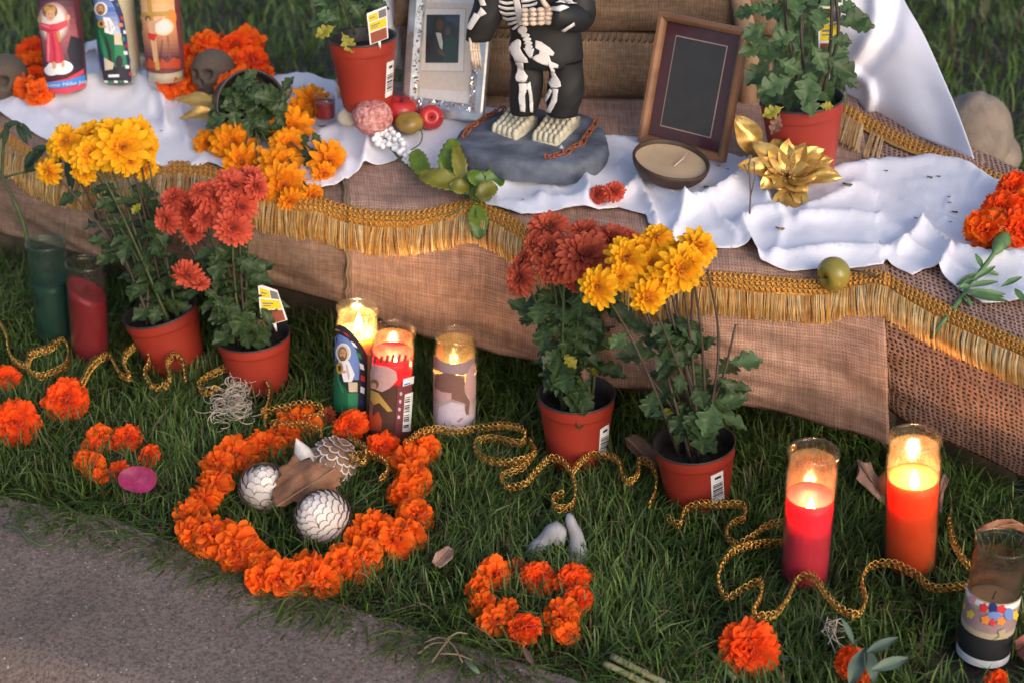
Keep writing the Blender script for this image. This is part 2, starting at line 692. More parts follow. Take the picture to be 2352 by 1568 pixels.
# ------------------------------------------------------------------ the altar: a low platform draped in burlap sheets
EPX = [(-140, 330, .245), (60, 392, .25), (300, 436, .26), (620, 462, .275), (900, 478, .29), (1100, 497, .30), (1300, 555, .305),
       (1600, 618, .31), (1900, 640, .31), (2100, 690, .31), (2352, 792, .31), (2520, 870, .31)]
BPX = [(-120, 150, .30), (100, 120, .30), (330, 125, .31), (560, 160, .32), (750, 185, .335), (950, 200, .345), (1150, 215, .35), (1450, 235, .355),
       (1750, 222, .36), (1960, 222, .36), (2240, 346, .36), (2420, 428, .36)]
HPX = [(-140, 510), (60, 545), (260, 590), (600, 650), (770, 692), (980, 772), (1240, 832), (1420, 880), (1700, 922), (1990, 985), (2352, 1092), (2520, 1170)]
def tabl(tb, x):
    xs = [t[0] for t in tb]
    return [float(np.interp(x, xs, [t[k] for t in tb])) for k in range(1, len(tb[0]))]
ES = samp(EPX, 200)
BS = samp(BPX, 200)
def altar_col(s):
    i = s * 199
    j = min(int(i), 198)
    e = lerp(ES[j], ES[j + 1], i - j)
    b = lerp(BS[j], BS[j + 1], i - j)
    return e, b
def burlap_sheet(s0, s1, nu, setback=0.0, hem=None, seed=0, over=0.0):
    mb = MB()
    NT, NR, NF = 26, 8, 22
    uvo = []
    def fn(u, v):
        s = lerp(s0, s1, u)
        e, b = altar_col(s)
        E = P(*e)
        Bk = P(*b)
        hx = e[0]
        hy = tabl(hem or HPX, hx)[0]
        H = D(hx, hy, E.y + 0.012 + setback)
        fwd = (E - Bk)
        fwd.z = 0
        fwd.normalize()
        rad = 0.035
        k = v * (NT + NR + NF)
        if k <= NT:                          # top, from the back to just before the edge
            q = Bk.lerp(E - fwd * rad * 0.6, k / NT)
            n = Vector((0, 0, 1))
            amp = 0.006 * min(1, k / 5)
        elif k <= NT + NR:                   # the rounded edge
            a = (k - NT) / NR * math.pi / 2
            q = E - fwd * rad * 0.6 + fwd * rad * math.sin(a) + Vector((0, 0, -rad * (1 - math.cos(a))))
            n = (fwd * math.sin(a) + Vector((0, 0, math.cos(a))))
            amp = 0.006
        else:                                # the hanging front
            t = (k - NT - NR) / NF
            top = E + fwd * rad * 0.4 - Vector((0, 0, rad))
            q = top.lerp(H, t) + fwd * (0.012 * math.sin(math.pi * t))
            n = fwd
            amp = 0.008 + 0.016 * t
            n = fwd + Vector((0, 0, .2))
        w = noise.noise(Vector((q.x * 4.2 + seed * 9, q.y * 3, q.z * 3))) * 1.3 + 0.5 * noise.noise(Vector((q.x * 13 + seed, q.y * 9, q.z * 7))) + .45 * (1 - 2 * abs(noise.noise(Vector((q.x * 9 + q.z * 14 + seed, q.z * 16, seed)))))
        return q + n * (amp * w + over)
    L = (P(*altar_col(s1)[0]) - P(*altar_col(s0)[0])).length
    mb.grid(fn, nu, NT + NR + NF + 1, uvfn=lambda u, v: (u * L + seed, float(np.interp(v * (NT + NR + NF), [0, NT, NT + NR, NT + NR + NF], [0, .46, .515, .71])) + .01))
    return mb
def s_of(px):
    i = int(np.argmin([abs(e[0] - px) for e in ES]))
    return i / 199
HEMC = [(1990, 900), (2030, 925), (2070, 960), (2130, 992), (2352, 1092), (2520, 1170)]
sA, sB = s_of(795), s_of(2035)
burl_a = burlap_sheet(0, sA + 0.012, 90, seed=1)
burl_b = burlap_sheet(sA, sB, 150, seed=2, over=0.004)
burl_c = burlap_sheet(sB - 0.02, 1, 60, setback=0.02, hem=HEMC, seed=3)
BURL = (0.32, 0.212, 0.155)
M_b1 = weave_mat('burlap_fine', BURL, (0.165, 0.104, 0.075), 0.0040, 0.44, 0.5, 0.35)
M_b2 = weave_mat('burlap_mid', (0.46, 0.292, 0.220), (0.24, 0.146, 0.107), 0.0042, 0.44, 0.6, 0.34)
M_b3 = weave_mat('burlap_open', (0.46, 0.285, 0.215), (0.075, 0.042, 0.032), 0.0074, 0.54, 0.9, 0.2)
altar = thing('altar', 'low altar platform draped in brown burlap sheets on the lawn', 'altar', P(1300, 900, 0))
for mb_, m_, lb in ((burl_a, M_b1, 'fine brown burlap sheet at the left end'), (burl_b, M_b2, 'long tan burlap sheet in the middle'),
                    (burl_c, M_b3, 'open mesh burlap sheet at the right end')):
    ob = part('burlap_sheet', mb_, m_, altar, label=lb)
    sm = ob.modifiers.new('thick', 'SOLIDIFY')
    sm.thickness = 0.0025
    sm.offset = -1
# selvedge seam where two sheets meet
mbx = MB()
for off in (0, 1):
    pts = []
    for v in np.linspace(0.25, 1, 26):
        i = int(v * 56)
        q = Vector(burl_b.v[0 * 57 + i])
        pts.append(q + Vector((-0.004 * off + 0.002 * math.sin(v * 60), -0.002, 0.001)))
    mbx.tube(pts, 0.0028, 5)
part('seam', mbx, mat('seam_yarn', (0.20, 0.13, 0.08), 0.95, namt=0.3), altar)
# the boxes that carry the sheets
M_box = mat('platform_board', (0.10, 0.07, 0.045), 0.9, namt=0.3)
mb = MB()
prev = None
for s in np.linspace(0.03, 0.97, 9):
    e, b = altar_col(s)
    E, Bk = P(*e), P(*b)
    E = E.lerp(Bk, 0.36)
    Bk = E.lerp(Bk, 0.95)
    cur = (E, Bk)
    if prev:
        a, bb = prev
        q = [a, E, Bk, bb]
        top = [Vector((p.x, p.y, p.z - 0.045)) for p in q]
        bot = [Vector((p.x, p.y, -0.01)) for p in q]
        mb.add(top + bot, [(0, 1, 2, 3), (0, 4, 5, 1), (2, 6, 7, 3)] + ([(0, 3, 7, 4)] if s < 0.2 else []))
    prev = cur
part('platform', mb, M_box, altar, smooth=False)
ALLB = MB()
for q in (burl_a, burl_b, burl_c):
    ALLB.add(q.v, q.f)
# skirt far behind so that rays that leave the altar still land on the lawn
BV_ALT = ALLB.bvh()
def hit_alt(x, y):
    loc, nr, i, dd = BV_ALT.ray_cast(CAM, ray(x, y))
    if nr is not None and nr.dot(ray(x, y)) > 0:
        nr = -nr
    return loc, nr

# ------------------------------------------------------------------ the second burlap tier behind the figures
M_tier = weave_mat('burlap_sack', (0.235, 0.160, 0.105), (0.09, 0.058, 0.038), 0.0048, 0.42, 0.5, 0.3)
TY = 2.50
tierL, tierR = D(938, 150, TY), D(1775, 150, TY - 0.03)
tier = thing('burlap_sack_stack', 'stack of stitched burlap sacks behind the figurine and picture frames', 'sacks', ((tierL.x + tierR.x) / 2, TY, 0.34))
rows = [(312, 216), (214, 64), (61, -110)]
for k, (yb, yt) in enumerate(rows):
    zb, zt = D(1400, yb, TY).z - (0.03 if k == 0 else 0), D(1400, yt, TY).z
    mb = MB()
    prof = []
    for a in np.linspace(-1, 1, 15):
        bul = 0.022 * (1 - abs(a) ** 3.2)
        prof.append((bul + [0.016, 0.0, -0.006][k], lerp(zb, zt, (a + 1) / 2)))
    dep = 0.28
    full = prof + [(-0.05, zt + 0.002), (-dep, zt), (-dep, zb)]
    n = len(full)
    def fn(u, v):
        i = v * (n - 1)
        j = min(int(i), n - 2)
        a, b = full[j], full[j + 1]
        t = i - j
        x = lerp(tierL.x - 0.01 * k, tierR.x, u)
        edge = min(1.0, min(u, 1 - u) * 25) ** 0.5
        z = lerp(a[1], b[1], t)
        yy = lerp(a[0], b[0], t) * edge
        sl = -0.012 * u * (1 if k < 2 else 0.6)      # seams run slightly downhill to the right
        wv = 0.007 * noise.noise(Vector((x * 7, z * 9, k * 5))) + 0.003 * noise.noise(Vector((x * 25, z * 22, k)))
        return Vector((x, TY - 0.03 * u - yy - wv, z + sl + 0.004 * noise.noise(Vector((x * 6, k * 3, 1)))))
    mb.grid(fn, 70, 46, uvfn=lambda u, v: (u * 0.62, v * 0.5 + k))
    sack = part('sack', mb, M_tier, tier)
    if k == 1:                                        # whip stitches along the seam
        ms = MB()
        for i in range(60):
            u = (i + 0.5) / 60
            q = fn(u, 14.0 / (n - 1)) + Vector((0, -0.012, -0.002))
            ms.tube([q + Vector((-0.003, 0.003, -0.007)), q + Vector((0, -0.006, 0)), q + Vector((0.003, 0.004, 0.007))], 0.0011, 5)
        part('stitching', ms, mat('stitch', (0.09, 0.055, 0.03), 0.9), sack)

# upright burlap covered post at the right end of the stack
mb = MB()
a, b = D(1722, 120, TY - 0.05), D(1690, -60, TY - 0.05)
mb.tube([a + Vector((0, 0, -0.15)), a, b], [0.016, 0.016, 0.015], 14)
o = single('burlap_post', mb, mat('post_cloth', (0.30, 0.19, 0.11), 0.9, namt=0.2, bump=0.4, bscale=500), 'burlap wrapped post rising behind the wooden frame', 'post')

# ------------------------------------------------------------------ white cloth on the altar
CLOTH = [(-60, 232), (0, 226), (60, 221), (112, 212), (170, 150), (200, 100), (240, 96), (300, 150), (345, 160), (420, 190), (500, 196), (560, 205), (640, 180), (700, 178),
         (760, 203), (810, 230), (880, 232), (960, 228), (1060, 240), (1200, 262), (1390, 318), (1470, 322), (1560, 335), (1690, 362), (1760, 392), (1860, 402), (1905, 400), (1960, 386), (2050, 375),
         (2120, 368), (2190, 370), (2230, 392), (2280, 425), (2330, 428), (2420, 450), (2440, 720), (2349, 704), (2256, 708), (2210, 682), (2174, 656), (2136, 632), (2119, 628), (2095, 641), (2034, 614),
         (1955, 624), (1880, 632), (1818, 637), (1777, 626), (1744, 612), (1722, 575), (1691, 580), (1611, 577), (1529, 563), (1488, 525), (1483, 506), (1458, 498), (1422, 489), (1376, 496), (1335, 495),
         (1266, 498), (1198, 507), (1121, 484), (1085, 462), (1020, 425), (960, 392), (925, 372), (908, 377), (866, 390), (836, 393), (800, 424), (770, 440), (735, 445), (690, 432), (640, 410), (560, 398),
         (512, 398), (479, 381), (462, 389), (410, 395), (361, 392), (300, 384), (200, 362), (115, 332), (55, 302), (0, 266), (-60, 250)]
RIDGES = [  # (polyline, height m, width px)
    ([(112, 232), (230, 206), (310, 210), (378, 240)], .032, 17), ([(220, 262), (300, 272), (372, 278)], -.010, 9), ([(150, 268), (260, 300), (330, 345)], .008, 10), ([(40, 246), (120, 290), (180, 340)], .007, 12),
    ([(400, 215), (470, 208), (545, 222)], .028, 18), ([(378, 240), (384, 300)], .024, 8), ([(420, 270), (432, 330)], .014, 7), ([(345, 250), (350, 330)], .006, 8),
    ([(60, 250), (200, 330), (350, 376)], .006, 22), ([(300, 190), (330, 225), (370, 235)], .012, 10), ([(500, 250), (560, 330)], .010, 14),
    ([(640, 190), (720, 188), (770, 212)], .012, 16), ([(770, 210), (760, 260)], .006, 12), ([(740, 320), (800, 300), (846, 318)], .012, 16),
    ([(852, 300), (848, 345), (838, 384)], .026, 12), ([(852, 300), (900, 330), (935, 350)], .016, 12), ([(640, 330), (700, 390), (745, 432)], .008, 16),
    ([(780, 350), (800, 380), (790, 415)], .012, 13), ([(1010, 292), (1090, 262)], .006, 14), ([(960, 310), (1050, 312)], .006, 12),
    ([(1145, 425), (1230, 400), (1290, 392)], .022, 16), ([(1290, 392), (1345, 430), (1352, 462)], .026, 17), ([(1240, 470), (1300, 480), (1345, 478)], .016, 12),
    ([(1180, 420), (1225, 455)], -.010, 7), ([(1120, 440), (1150, 480), (1210, 492)], .012, 13), ([(1398, 475), (1435, 458), (1466, 434)], .020, 10),
    ([(1466, 434), (1490, 480), (1508, 525)], .016, 7), ([(1498, 436), (1530, 455), (1570, 490)], .018, 9), ([(1570, 490), (1630, 474), (1690, 430), (1718, 406)], .026, 13),
    ([(1718, 406), (1740, 430), (1760, 470)], .014, 9), ([(1540, 560), (1570, 500)], .012, 8), ([(1690, 560), (1650, 510), (1630, 480)], .010, 9),
    ([(1702, 528), (1730, 500), (1790, 500)], .018, 10), ([(1700, 530), (1735, 600)], .018, 10), ([(1832, 510), (1955, 503), (2018, 512)], .012, 10),
    ([(1850, 490), (1900, 470), (1960, 440), (2080, 480), (2160, 520), (2240, 548)], .010, 12), ([(1770, 600), (1860, 592), (1955, 584), (2092, 580), (2140, 600)], .015, 12),
    ([(2010, 560), (2050, 590), (2140, 602)], -.010, 8), ([(2110, 538), (2060, 588)], .016, 9), ([(2110, 536), (2160, 560), (2180, 585), (2150, 640)], .020, 10),
    ([(2130, 560), (2230, 580)], -.008, 9), ([(2200, 590), (2260, 604), (2352, 608), (2420, 615)], .020, 11), ([(2180, 620), (2230, 670), (2352, 690)], .008, 14),
    ([(1900, 410), (2000, 392), (2120, 382), (2200, 384), (2280, 436), (2352, 450)], .012, 16), ([(1760, 470), (1800, 520), (1780, 590)], .007, 14),
]
def ridge_h(x, y):
    h = 0
    for pl, hh, ww in RIDGES:
        best = 1e9
        for (ax, ay), (bx, by) in zip(pl, pl[1:]):
            dx, dy = bx - ax, by - ay
            t = max(0, min(1, ((x - ax) * dx + (y - ay) * dy) / (dx * dx + dy * dy)))
            best = min(best, (x - ax - t * dx) ** 2 + (y - ay - t * dy) ** 2)
        if best < (3 * ww) ** 2:
            h += hh * math.exp(-(math.sqrt(best) / ww) ** 1.08)
    return h
_rr = random.Random(31)
for _k in range(80):                      # small sharp creases
    _x, _y = _rr.uniform(0, 2352), _rr.uniform(200, 700)
    _a, _l = _rr.gauss(0, .6), _rr.uniform(18, 60)
    RIDGES.append(([(_x, _y), (_x + _l * .5 * math.cos(_a), _y + _l * .5 * math.sin(_a) + _rr.uniform(-5, 5)), (_x + _l * math.cos(_a), _y + _l * math.sin(_a))], _rr.uniform(.002, .0055), _rr.uniform(3.5, 6.5)))
vs, fs = inside_cdt(CLOTH, 6.5)
cl = MB()
pos = []
base, nrms = [], []
for (x, y) in vs:
    loc, nr = hit_alt(x, y)
    if loc is None:
        loc = P(x, y, 0.335)
        nr = Vector((0, 0, 1))
    base.append(tuple(loc))
    nrms.append(tuple(nr))
base, nrms = np.array(base), np.array(nrms)
_e = np.array([(f[i], f[(i + 1) % 3]) for f in fs for i in range(3)])
_e = np.concatenate([_e, _e[:, ::-1]])
for _it in range(14):                        # let the sheet bridge the burlap seams below it
    for arr in (base, nrms):
        acc_ = np.zeros_like(arr)
        cnt = np.zeros(len(arr))
        np.add.at(acc_, _e[:, 0], arr[_e[:, 1]])
        np.add.at(cnt, _e[:, 0], 1)
        sm_ = acc_ / np.maximum(cnt, 1)[:, None]
        if arr is base:
            arr[:, 2] = np.maximum(arr[:, 2] - .003, arr[:, 2] * .4 + sm_[:, 2] * .6)
        else:
            arr[:] = sm_
for i_, (x, y) in enumerate(vs):
    loc, nr = Vector(base[i_]), Vector(nrms[i_]).normalized()
    h = ridge_h(x, y)
    n1 = noise.noise(Vector((loc.x * 16, loc.y * 11, 3))) * 0.004 + noise.noise(Vector((loc.x * 34, loc.y * 26, 8))) * 0.0026 + (1 - abs(noise.noise(Vector((loc.x * 11 + loc.y * 6, loc.y * 15, 5)))) * 2.2) ** 3 * 0.0016
    up = Vector((0, -0.25, 1)).normalized()
    pos.append(loc + nr * 0.005 + up * max(0.0, h + n1 + 0.001))
cl.add(pos, fs, uv=[(x * 0.00065, y * 0.0009) for x, y in vs])
M_cloth = mat('white_cloth', (0.80, 0.785, 0.855), 0.85, nscale=7, namt=0.05, bump=0.4, bscale=330, spec=0.2, sheen=0.2, bdist=0.0015, trans=0.12)
ob = single('white_cloth', cl, M_cloth, 'wrinkled white cotton cloth spread over the burlap altar', 'cloth')
sm = ob.modifiers.new('soft', 'SMOOTH')
sm.iterations = 1
sm.factor = 0.35
sm = ob.modifiers.new('thick', 'SOLIDIFY')
sm.thickness = 0.0009
sm.offset = 1
BV_CL = cl.bvh()
def hit(x, y):
    """the top of cloth or burlap at a place"""
    d = ray(x, y)
    a = BV_CL.ray_cast(CAM, d)
    b = BV_ALT.ray_cast(CAM, d)
    c = [q for q in (a, b) if q[0] is not None]
    if not c:
        return P(x, y, 0.34)
    return min(c, key=lambda q: q[3])[0].copy()
def drop(q):
    """set a point down on cloth or burlap"""
    q = Vector(q)
    zs = []
    for bv in (BV_CL, BV_ALT):
        r = bv.ray_cast(Vector((q.x, q.y, 1.0)), Vector((0, 0, -1)))
        if r[0] is not None: zs.append(r[0].z)
    return Vector((q.x, q.y, max(zs) if zs else q.z))
# crumbs of soil and torn leaf on the cloth
for k, (x, y, s, c) in enumerate([(2192, 490, 9, 0), (2180, 468, 6, 1), (2179, 455, 5, 0), (2135, 410, 8, 0), (2155, 408, 6, 0), (1945, 427, 13, 1), (2104, 504, 6, 0), (2182, 512, 4, 0), (1622, 432, 9, 1),
                                 (1598, 402, 4, 0), (1650, 384, 4, 0), (1670, 391, 4, 0), (1790, 528, 12, 2), (2035, 395, 5, 0), (1200, 461, 4, 0), (370, 303, 4, 0)]):
    p = hit(x, y)
    q = m_per_px(p) * s
    mb = MB()
    for j in range(2):
        an = random.uniform(-0.5, 0.5) + j * 0.7
        mb.box(Matrix.Translation(p + Vector((0.3 * q * j, 0, 0.002))) @ Matrix.Rotation(an, 4, 'Z') @ Matrix.Rotation(0.2, 4, 'Y'), q * 1.6, q * 0.45, q * 0.2, bev=q * 0.05)
    single('plant_crumb', mb, [mat('crumb_soil', (0.05, 0.04, 0.035), 0.9), mat('crumb_leaf', (0.05, 0.11, 0.04), 0.7), mat('crumb_twig', (0.2, 0.11, 0.05), 0.8)][c],
           'tiny dark crumb of plant or soil lying on the white cloth', 'crumb', 'crumbs scattered on the white cloth')

# ------------------------------------------------------------------ white sheet hanging behind the right end
mb = MB()
LEFT = [(1700, -160), (1830, -60), (1905, 60), (1935, 150), (1945, 215), (1975, 262)]
RIGHT = [(2015, -160), (2072, -10), (2128, 95), (2180, 210), (2212, 290), (2238, 365)]
Ls, Rs = samp(LEFT, 41), samp(RIGHT, 41)
SHR = [([(2010, -100), (2012, 30), (2003, 80), (1975, 130), (1950, 160)], .018, 17), ([(2075, -90), (2062, 20), (2050, 80), (2010, 130), (1950, 190)], -.014, 20), ([(1960, 170), (1995, 195), (2000, 225), (1990, 270)], .022, 12)]
def _sheet(u, v):
    i = v * 40
    j = min(int(i), 39)
    a = lerp(Ls[j], Ls[j + 1], i - j)
    b = lerp(Rs[j], Rs[j + 1], i - j)
    x, y = lerp(a, b, u)
    Y = 2.56 - 0.30 * v ** 1.5 * u - 0.10 * v + 0.05 * (1 - v)
    h = 0
    for pl, hh, ww in SHR:
        best = min(((x - ax - max(0, min(1, ((x - ax) * (bx - ax) + (y - ay) * (by - ay)) / ((bx - ax) ** 2 + (by - ay) ** 2))) * (bx - ax)) ** 2 +
                    (y - ay - max(0, min(1, ((x - ax) * (bx - ax) + (y - ay) * (by - ay)) / ((bx - ax) ** 2 + (by - ay) ** 2))) * (by - ay)) ** 2)
                   for (ax, ay), (bx, by) in zip(pl, pl[1:]))
        h += hh * math.exp(-best / ww ** 2)
    return D(x, y, Y - h + 0.01 * noise.noise(Vector((u * 3, v * 2, 5))))
mb.grid(_sheet, 60, 70, uvfn=lambda u, v: (u, v))
ob = single('hanging_sheet', mb, M_cloth, 'smooth white sheet hanging down behind the right pot beside the boulder', 'sheet')
sm = ob.modifiers.new('thick', 'SOLIDIFY')
sm.thickness = 0.002
# white cloth corner over the left end of the tier
mb = MB()
def _corner(u, v):
    x, y = lerp(lerp(885, 872, v), lerp(935, 930, v), u), lerp(-60, 158, v)
    return D(x, y, TY + 0.03 - 0.012 * math.sin(u * 5) - 0.01 * noise.noise(Vector((u * 3, v * 4, 2))))
mb.grid(_corner, 16, 30)
ob = single('cloth_corner', mb, M_cloth, 'narrow white cloth corner hanging between the potted plant and silver frame', 'cloth')
ob.modifiers.new('thick', 'SOLIDIFY').thickness = 0.002

# boulder
c = P(2243, 372, 0)
c = D(2236, 300, 3.0)
mb = MB()
rr = 0.068 * 3.25 / 2.3
def _rock(u, v):
    a, b = 2 * math.pi * u, math.pi * v
    d = Vector((math.sin(b) * math.cos(a), math.sin(b) * math.sin(a), math.cos(b)))
    k = 1 + 0.10 * noise.noise(d * 1.7 + Vector((3, 1, 0))) + 0.05 * noise.noise(d * 4)
    return c + Vector((d.x * 0.075, d.y * 0.075, d.z * 0.092 - 0.02)) * k * 1.08
mb.grid(_rock, 40, 28, wrap=True)
single('boulder', mb, mat('rock', (0.22, 0.172, 0.138), 0.9, nscale=25, namt=0.25, bump=0.6, bscale=120, bdist=0.004), 'rounded beige boulder behind the white hanging sheet', 'boulder')
# rough plinth rock that carries it
mb = MB()
mb.ball((c.x, c.y + 0.02, 0.05), (0.11, 0.10, max(0.06, c.z - 0.08)), nu=18, nv=12)
single('base_stone', mb, MATS['rock'], 'lower stone under the beige boulder', 'stone')

# ------------------------------------------------------------------ gold fringe trim
def in_px_poly(x, y, poly):
    c = False
    for (ax, ay), (bx, by) in zip(poly, poly[1:] + poly[:1]):
        if (ay > y) != (by > y) and x < (bx - ax) * (y - ay) / (by - ay) + ax: c = not c
    return c
M_fr = mat('gold_thread', (1, 1, 1), 0.38, nscale=90, namt=0.2, attr=True, spec=0.7, metal=0.25, trans=0.12)
M_br = mat('gold_braid', (0.58, 0.27, 0.045), 0.42, nscale=300, namt=0.45, spec=0.7, metal=0.35, bump=0.7, bscale=700, bdist=0.002)
def trim(path, dvec, hb, hf, label, seedk, dens=1.0, casters=None, avoid=False):
    rs = random.Random(seedk)
    casters = casters or [BV_ALT]
    def cast(x, y, off):
        best = None
        for bv in casters:
            loc, nr, i, dd = bv.ray_cast(CAM, ray(x, y))
            if loc is not None and (best is None or dd < best[2]):
                if nr.dot(ray(x, y)) > 0: nr = -nr
                best = (loc, nr, dd)
        if best is None:
            return None
        return best[0] + best[1] * off - ray(x, y) * off * 0.6
    tot = sum(math.dist(a, b) for a, b in zip(path, path[1:]))
    n = int(tot / 4)
    S = samp(path, n)
    root_p = cast(*S[n // 2], 0) or P(*S[n // 2], 0.3)
    root = thing('gold_fringe_trim', label, 'fringe', root_p)
    band, loops, fr = MB(), MB(), MB()
    NR = 6
    ok = []
    for (x, y) in S:
        row = []
        for j in range(NR):
            t = j / (NR - 1)
            q = cast(x + dvec[0] * hb * t, y + dvec[1] * hb * t, 0.0045 + 0.002 * math.sin(math.pi * t))
            row.append(q)
        ok.append(None if any(q is None for q in row) else row)
    for a, b in zip(ok, ok[1:]):
        if a and b and (a[0] - b[0]).length < 0.03:
            band.add(a + b, [(j, j + 1, NR + j + 1, NR + j) for j in range(NR - 1)])
    # looped braid: two rows of little scallops along the band
    st = 3
    for i in range(0, n - st, st):
        if not ok[i] or not ok[i + st] or (ok[i][0] - ok[i + st][0]).length > 0.03:
            continue
        for (r0, r1, rad) in ((-0.6, 0.9, .0015), (1.0, 2.3, .0013), (2.5, 3.8, .0013)):
            a, b = ok[i], ok[i + st]
            def at(row, r):
                r_ = max(0, r)
                j = min(int(r_), NR - 2)
                q = row[j].lerp(row[j + 1], r_ - j)
                if r < 0: q = q + (row[0] - row[1]) * (-r)
                return q
            nn = (ray(*S[i]) * -0.0028)
            m0 = at(a, (r0 + r1) / 2)
            p1 = at(a, r1).lerp(at(b, r1), 0.15)
            p2 = at(a, r0).lerp(at(b, r0), 0.5)
            p3 = at(a, r1).lerp(at(b, r1), 0.85)
            pts = samp([p1 + nn * 0.3, at(a, (r0 + r1) / 2).lerp(at(b, (r0 + r1) / 2), 0.02) + nn, p2 + nn, at(a, (r0 + r1) / 2).lerp(at(b, (r0 + r1) / 2), 0.98) + nn, p3 + nn * 0.3], 9)
            loops.tube(pts, rad, 5)
    # hanging threads
    N = int(tot * 1.15 * dens)
    for k in range(N):
        i = rs.random() * (n - 2)
        j = int(i)
        x, y = lerp(S[j], S[j + 1], i - j)
        x += rs.uniform(-2, 2)
        cl_ = noise.noise(Vector((x * 0.03, seedk, 0)))
        lx = dvec[0] * hf + 16 * noise.noise(Vector((x * 0.02, seedk + 4, 0))) + rs.gauss(0, 3.5)
        ly = dvec[1] * hf * (1 + rs.uniform(-0.07, 0.06) + 0.06 * cl_)
        off = 0.004 + 0.005 * rs.random() + 0.003 * max(0, cl_)
        if avoid and in_px_poly(x + lx, y + ly + hb * .7, CLOTH): continue
        pts = []
        for t in (0, 0.35, 0.7, 1.0):
            q = cast(x + dvec[0] * hb * 0.86 + lx * t, y + dvec[1] * hb * 0.86 + ly * t + 0, off + 0.003 * math.sin(math.pi * t))
            if q is None: break
            pts.append(q)
        if len(pts) < 4 or any((a - b).length > 0.04 for a, b in zip(pts, pts[1:])):
            continue
        sh = rs.choice([(0.60, 0.34, 0.10), (0.72, 0.48, 0.19), (0.46, 0.20, 0.04), (0.60, 0.30, 0.07), (0.80, 0.60, 0.30)])
        wd = rs.uniform(0.0004, 0.0008)
        side = Vector((1, 0.1 * rs.uniform(-1, 1), 0))
        vs_ = []
        for q in pts:
            vs_ += [q - side * wd, q + side * wd + Vector((0, -wd * 0.8, 0))]
        fr.add(vs_, [(0, 1, 3, 2), (2, 3, 5, 4), (4, 5, 7, 6)], col=sh)
    bo = part('braid_band', band, M_br, root)
    part('braid_loops', loops, M_br, bo, kind='stuff')
    part('fringe_threads', fr, M_fr, root, kind='stuff')
    return root
T1 = [(-40, 262), (0, 298), (68, 345), (137, 382), (250, 394), (340, 384), (430, 380), (510, 395), (600, 432), (680, 455), (730, 460), (790, 478), (870, 490), (950, 491), (1030, 478), (1085, 466), (1130, 480), (1170, 502),
      (1215, 530), (1300, 590), (1420, 628), (1530, 638), (1640, 630), (1760, 642), (1880, 648), (1960, 634), (2020, 630), (2080, 660), (2200, 722), (2352, 790), (2420, 825)]
trim(T1, (0, 1), 35, 60, 'long gold fringe swagged along the front edge of the altar', 1)
trim([(1925, 236), (1985, 272), (2060, 312), (2140, 345), (2240, 388), (2345, 424)], (-0.30, 0.95), 30, 62, 'gold fringe along the back right edge behind the white cloth', 5, avoid=True)
trim([(300, 122), (360, 128), (430, 142), (520, 165), (620, 186), (720, 190), (800, 196)], (-0.1, 1), 18, 26, 'strip of gold fringe at the far back edge behind the skull garland', 9, 0.6)
# ================================================================== FLOWERS, LEAVES, POTS
def petal(mb, M, ln, wd, curl, ruf, c0, c1, seed, nu=4, nv=5, cup=0.25, tip=0.75, notch=0.0):
    """petal from the origin along +Y, face up +Z; curl bends it back, ruf wrinkles the tip"""
    rs = random.Random(seed)
    ph = [rs.uniform(-1, 1) for _ in range(nu)]
    vs, cs = [], []
    for j in range(nv):
        t = j / (nv - 1)
        wj = wd * (0.30 + 0.95 * math.sin(math.pi * min(1, t * tip + 0.06))) * (1 if j < nv - 1 else 0.62)
        a = curl * t
        y = ln * (math.sin(a) / curl if abs(curl) > 1e-3 else t)
        z = -ln * ((1 - math.cos(a)) / curl if abs(curl) > 1e-3 else 0)
        for i in range(nu):
            u = i / (nu - 1) * 2 - 1
            vs.append(M @ Vector((u * wj * 0.5, y + ln * (-0.05 * u * u * (j == nv - 1) + 0.06 * ph[i] * ruf * (t > 0.7)) - notch * ln * (j == nv - 1) * (1 - abs(u)),
                                  z + cup * wd * u * u * (1 - 0.5 * t) + ruf * 0.22 * wd * t * ph[i])))
            k = t ** 0.8
            cs.append(tuple(lerp(p, q, k) for p, q in zip(c0, c1)))
    mb.add(vs, [(j * nu + i, j * nu + i + 1, (j + 1) * nu + i + 1, (j + 1) * nu + i) for j in range(nv - 1) for i in range(nu - 1)], col=cs)

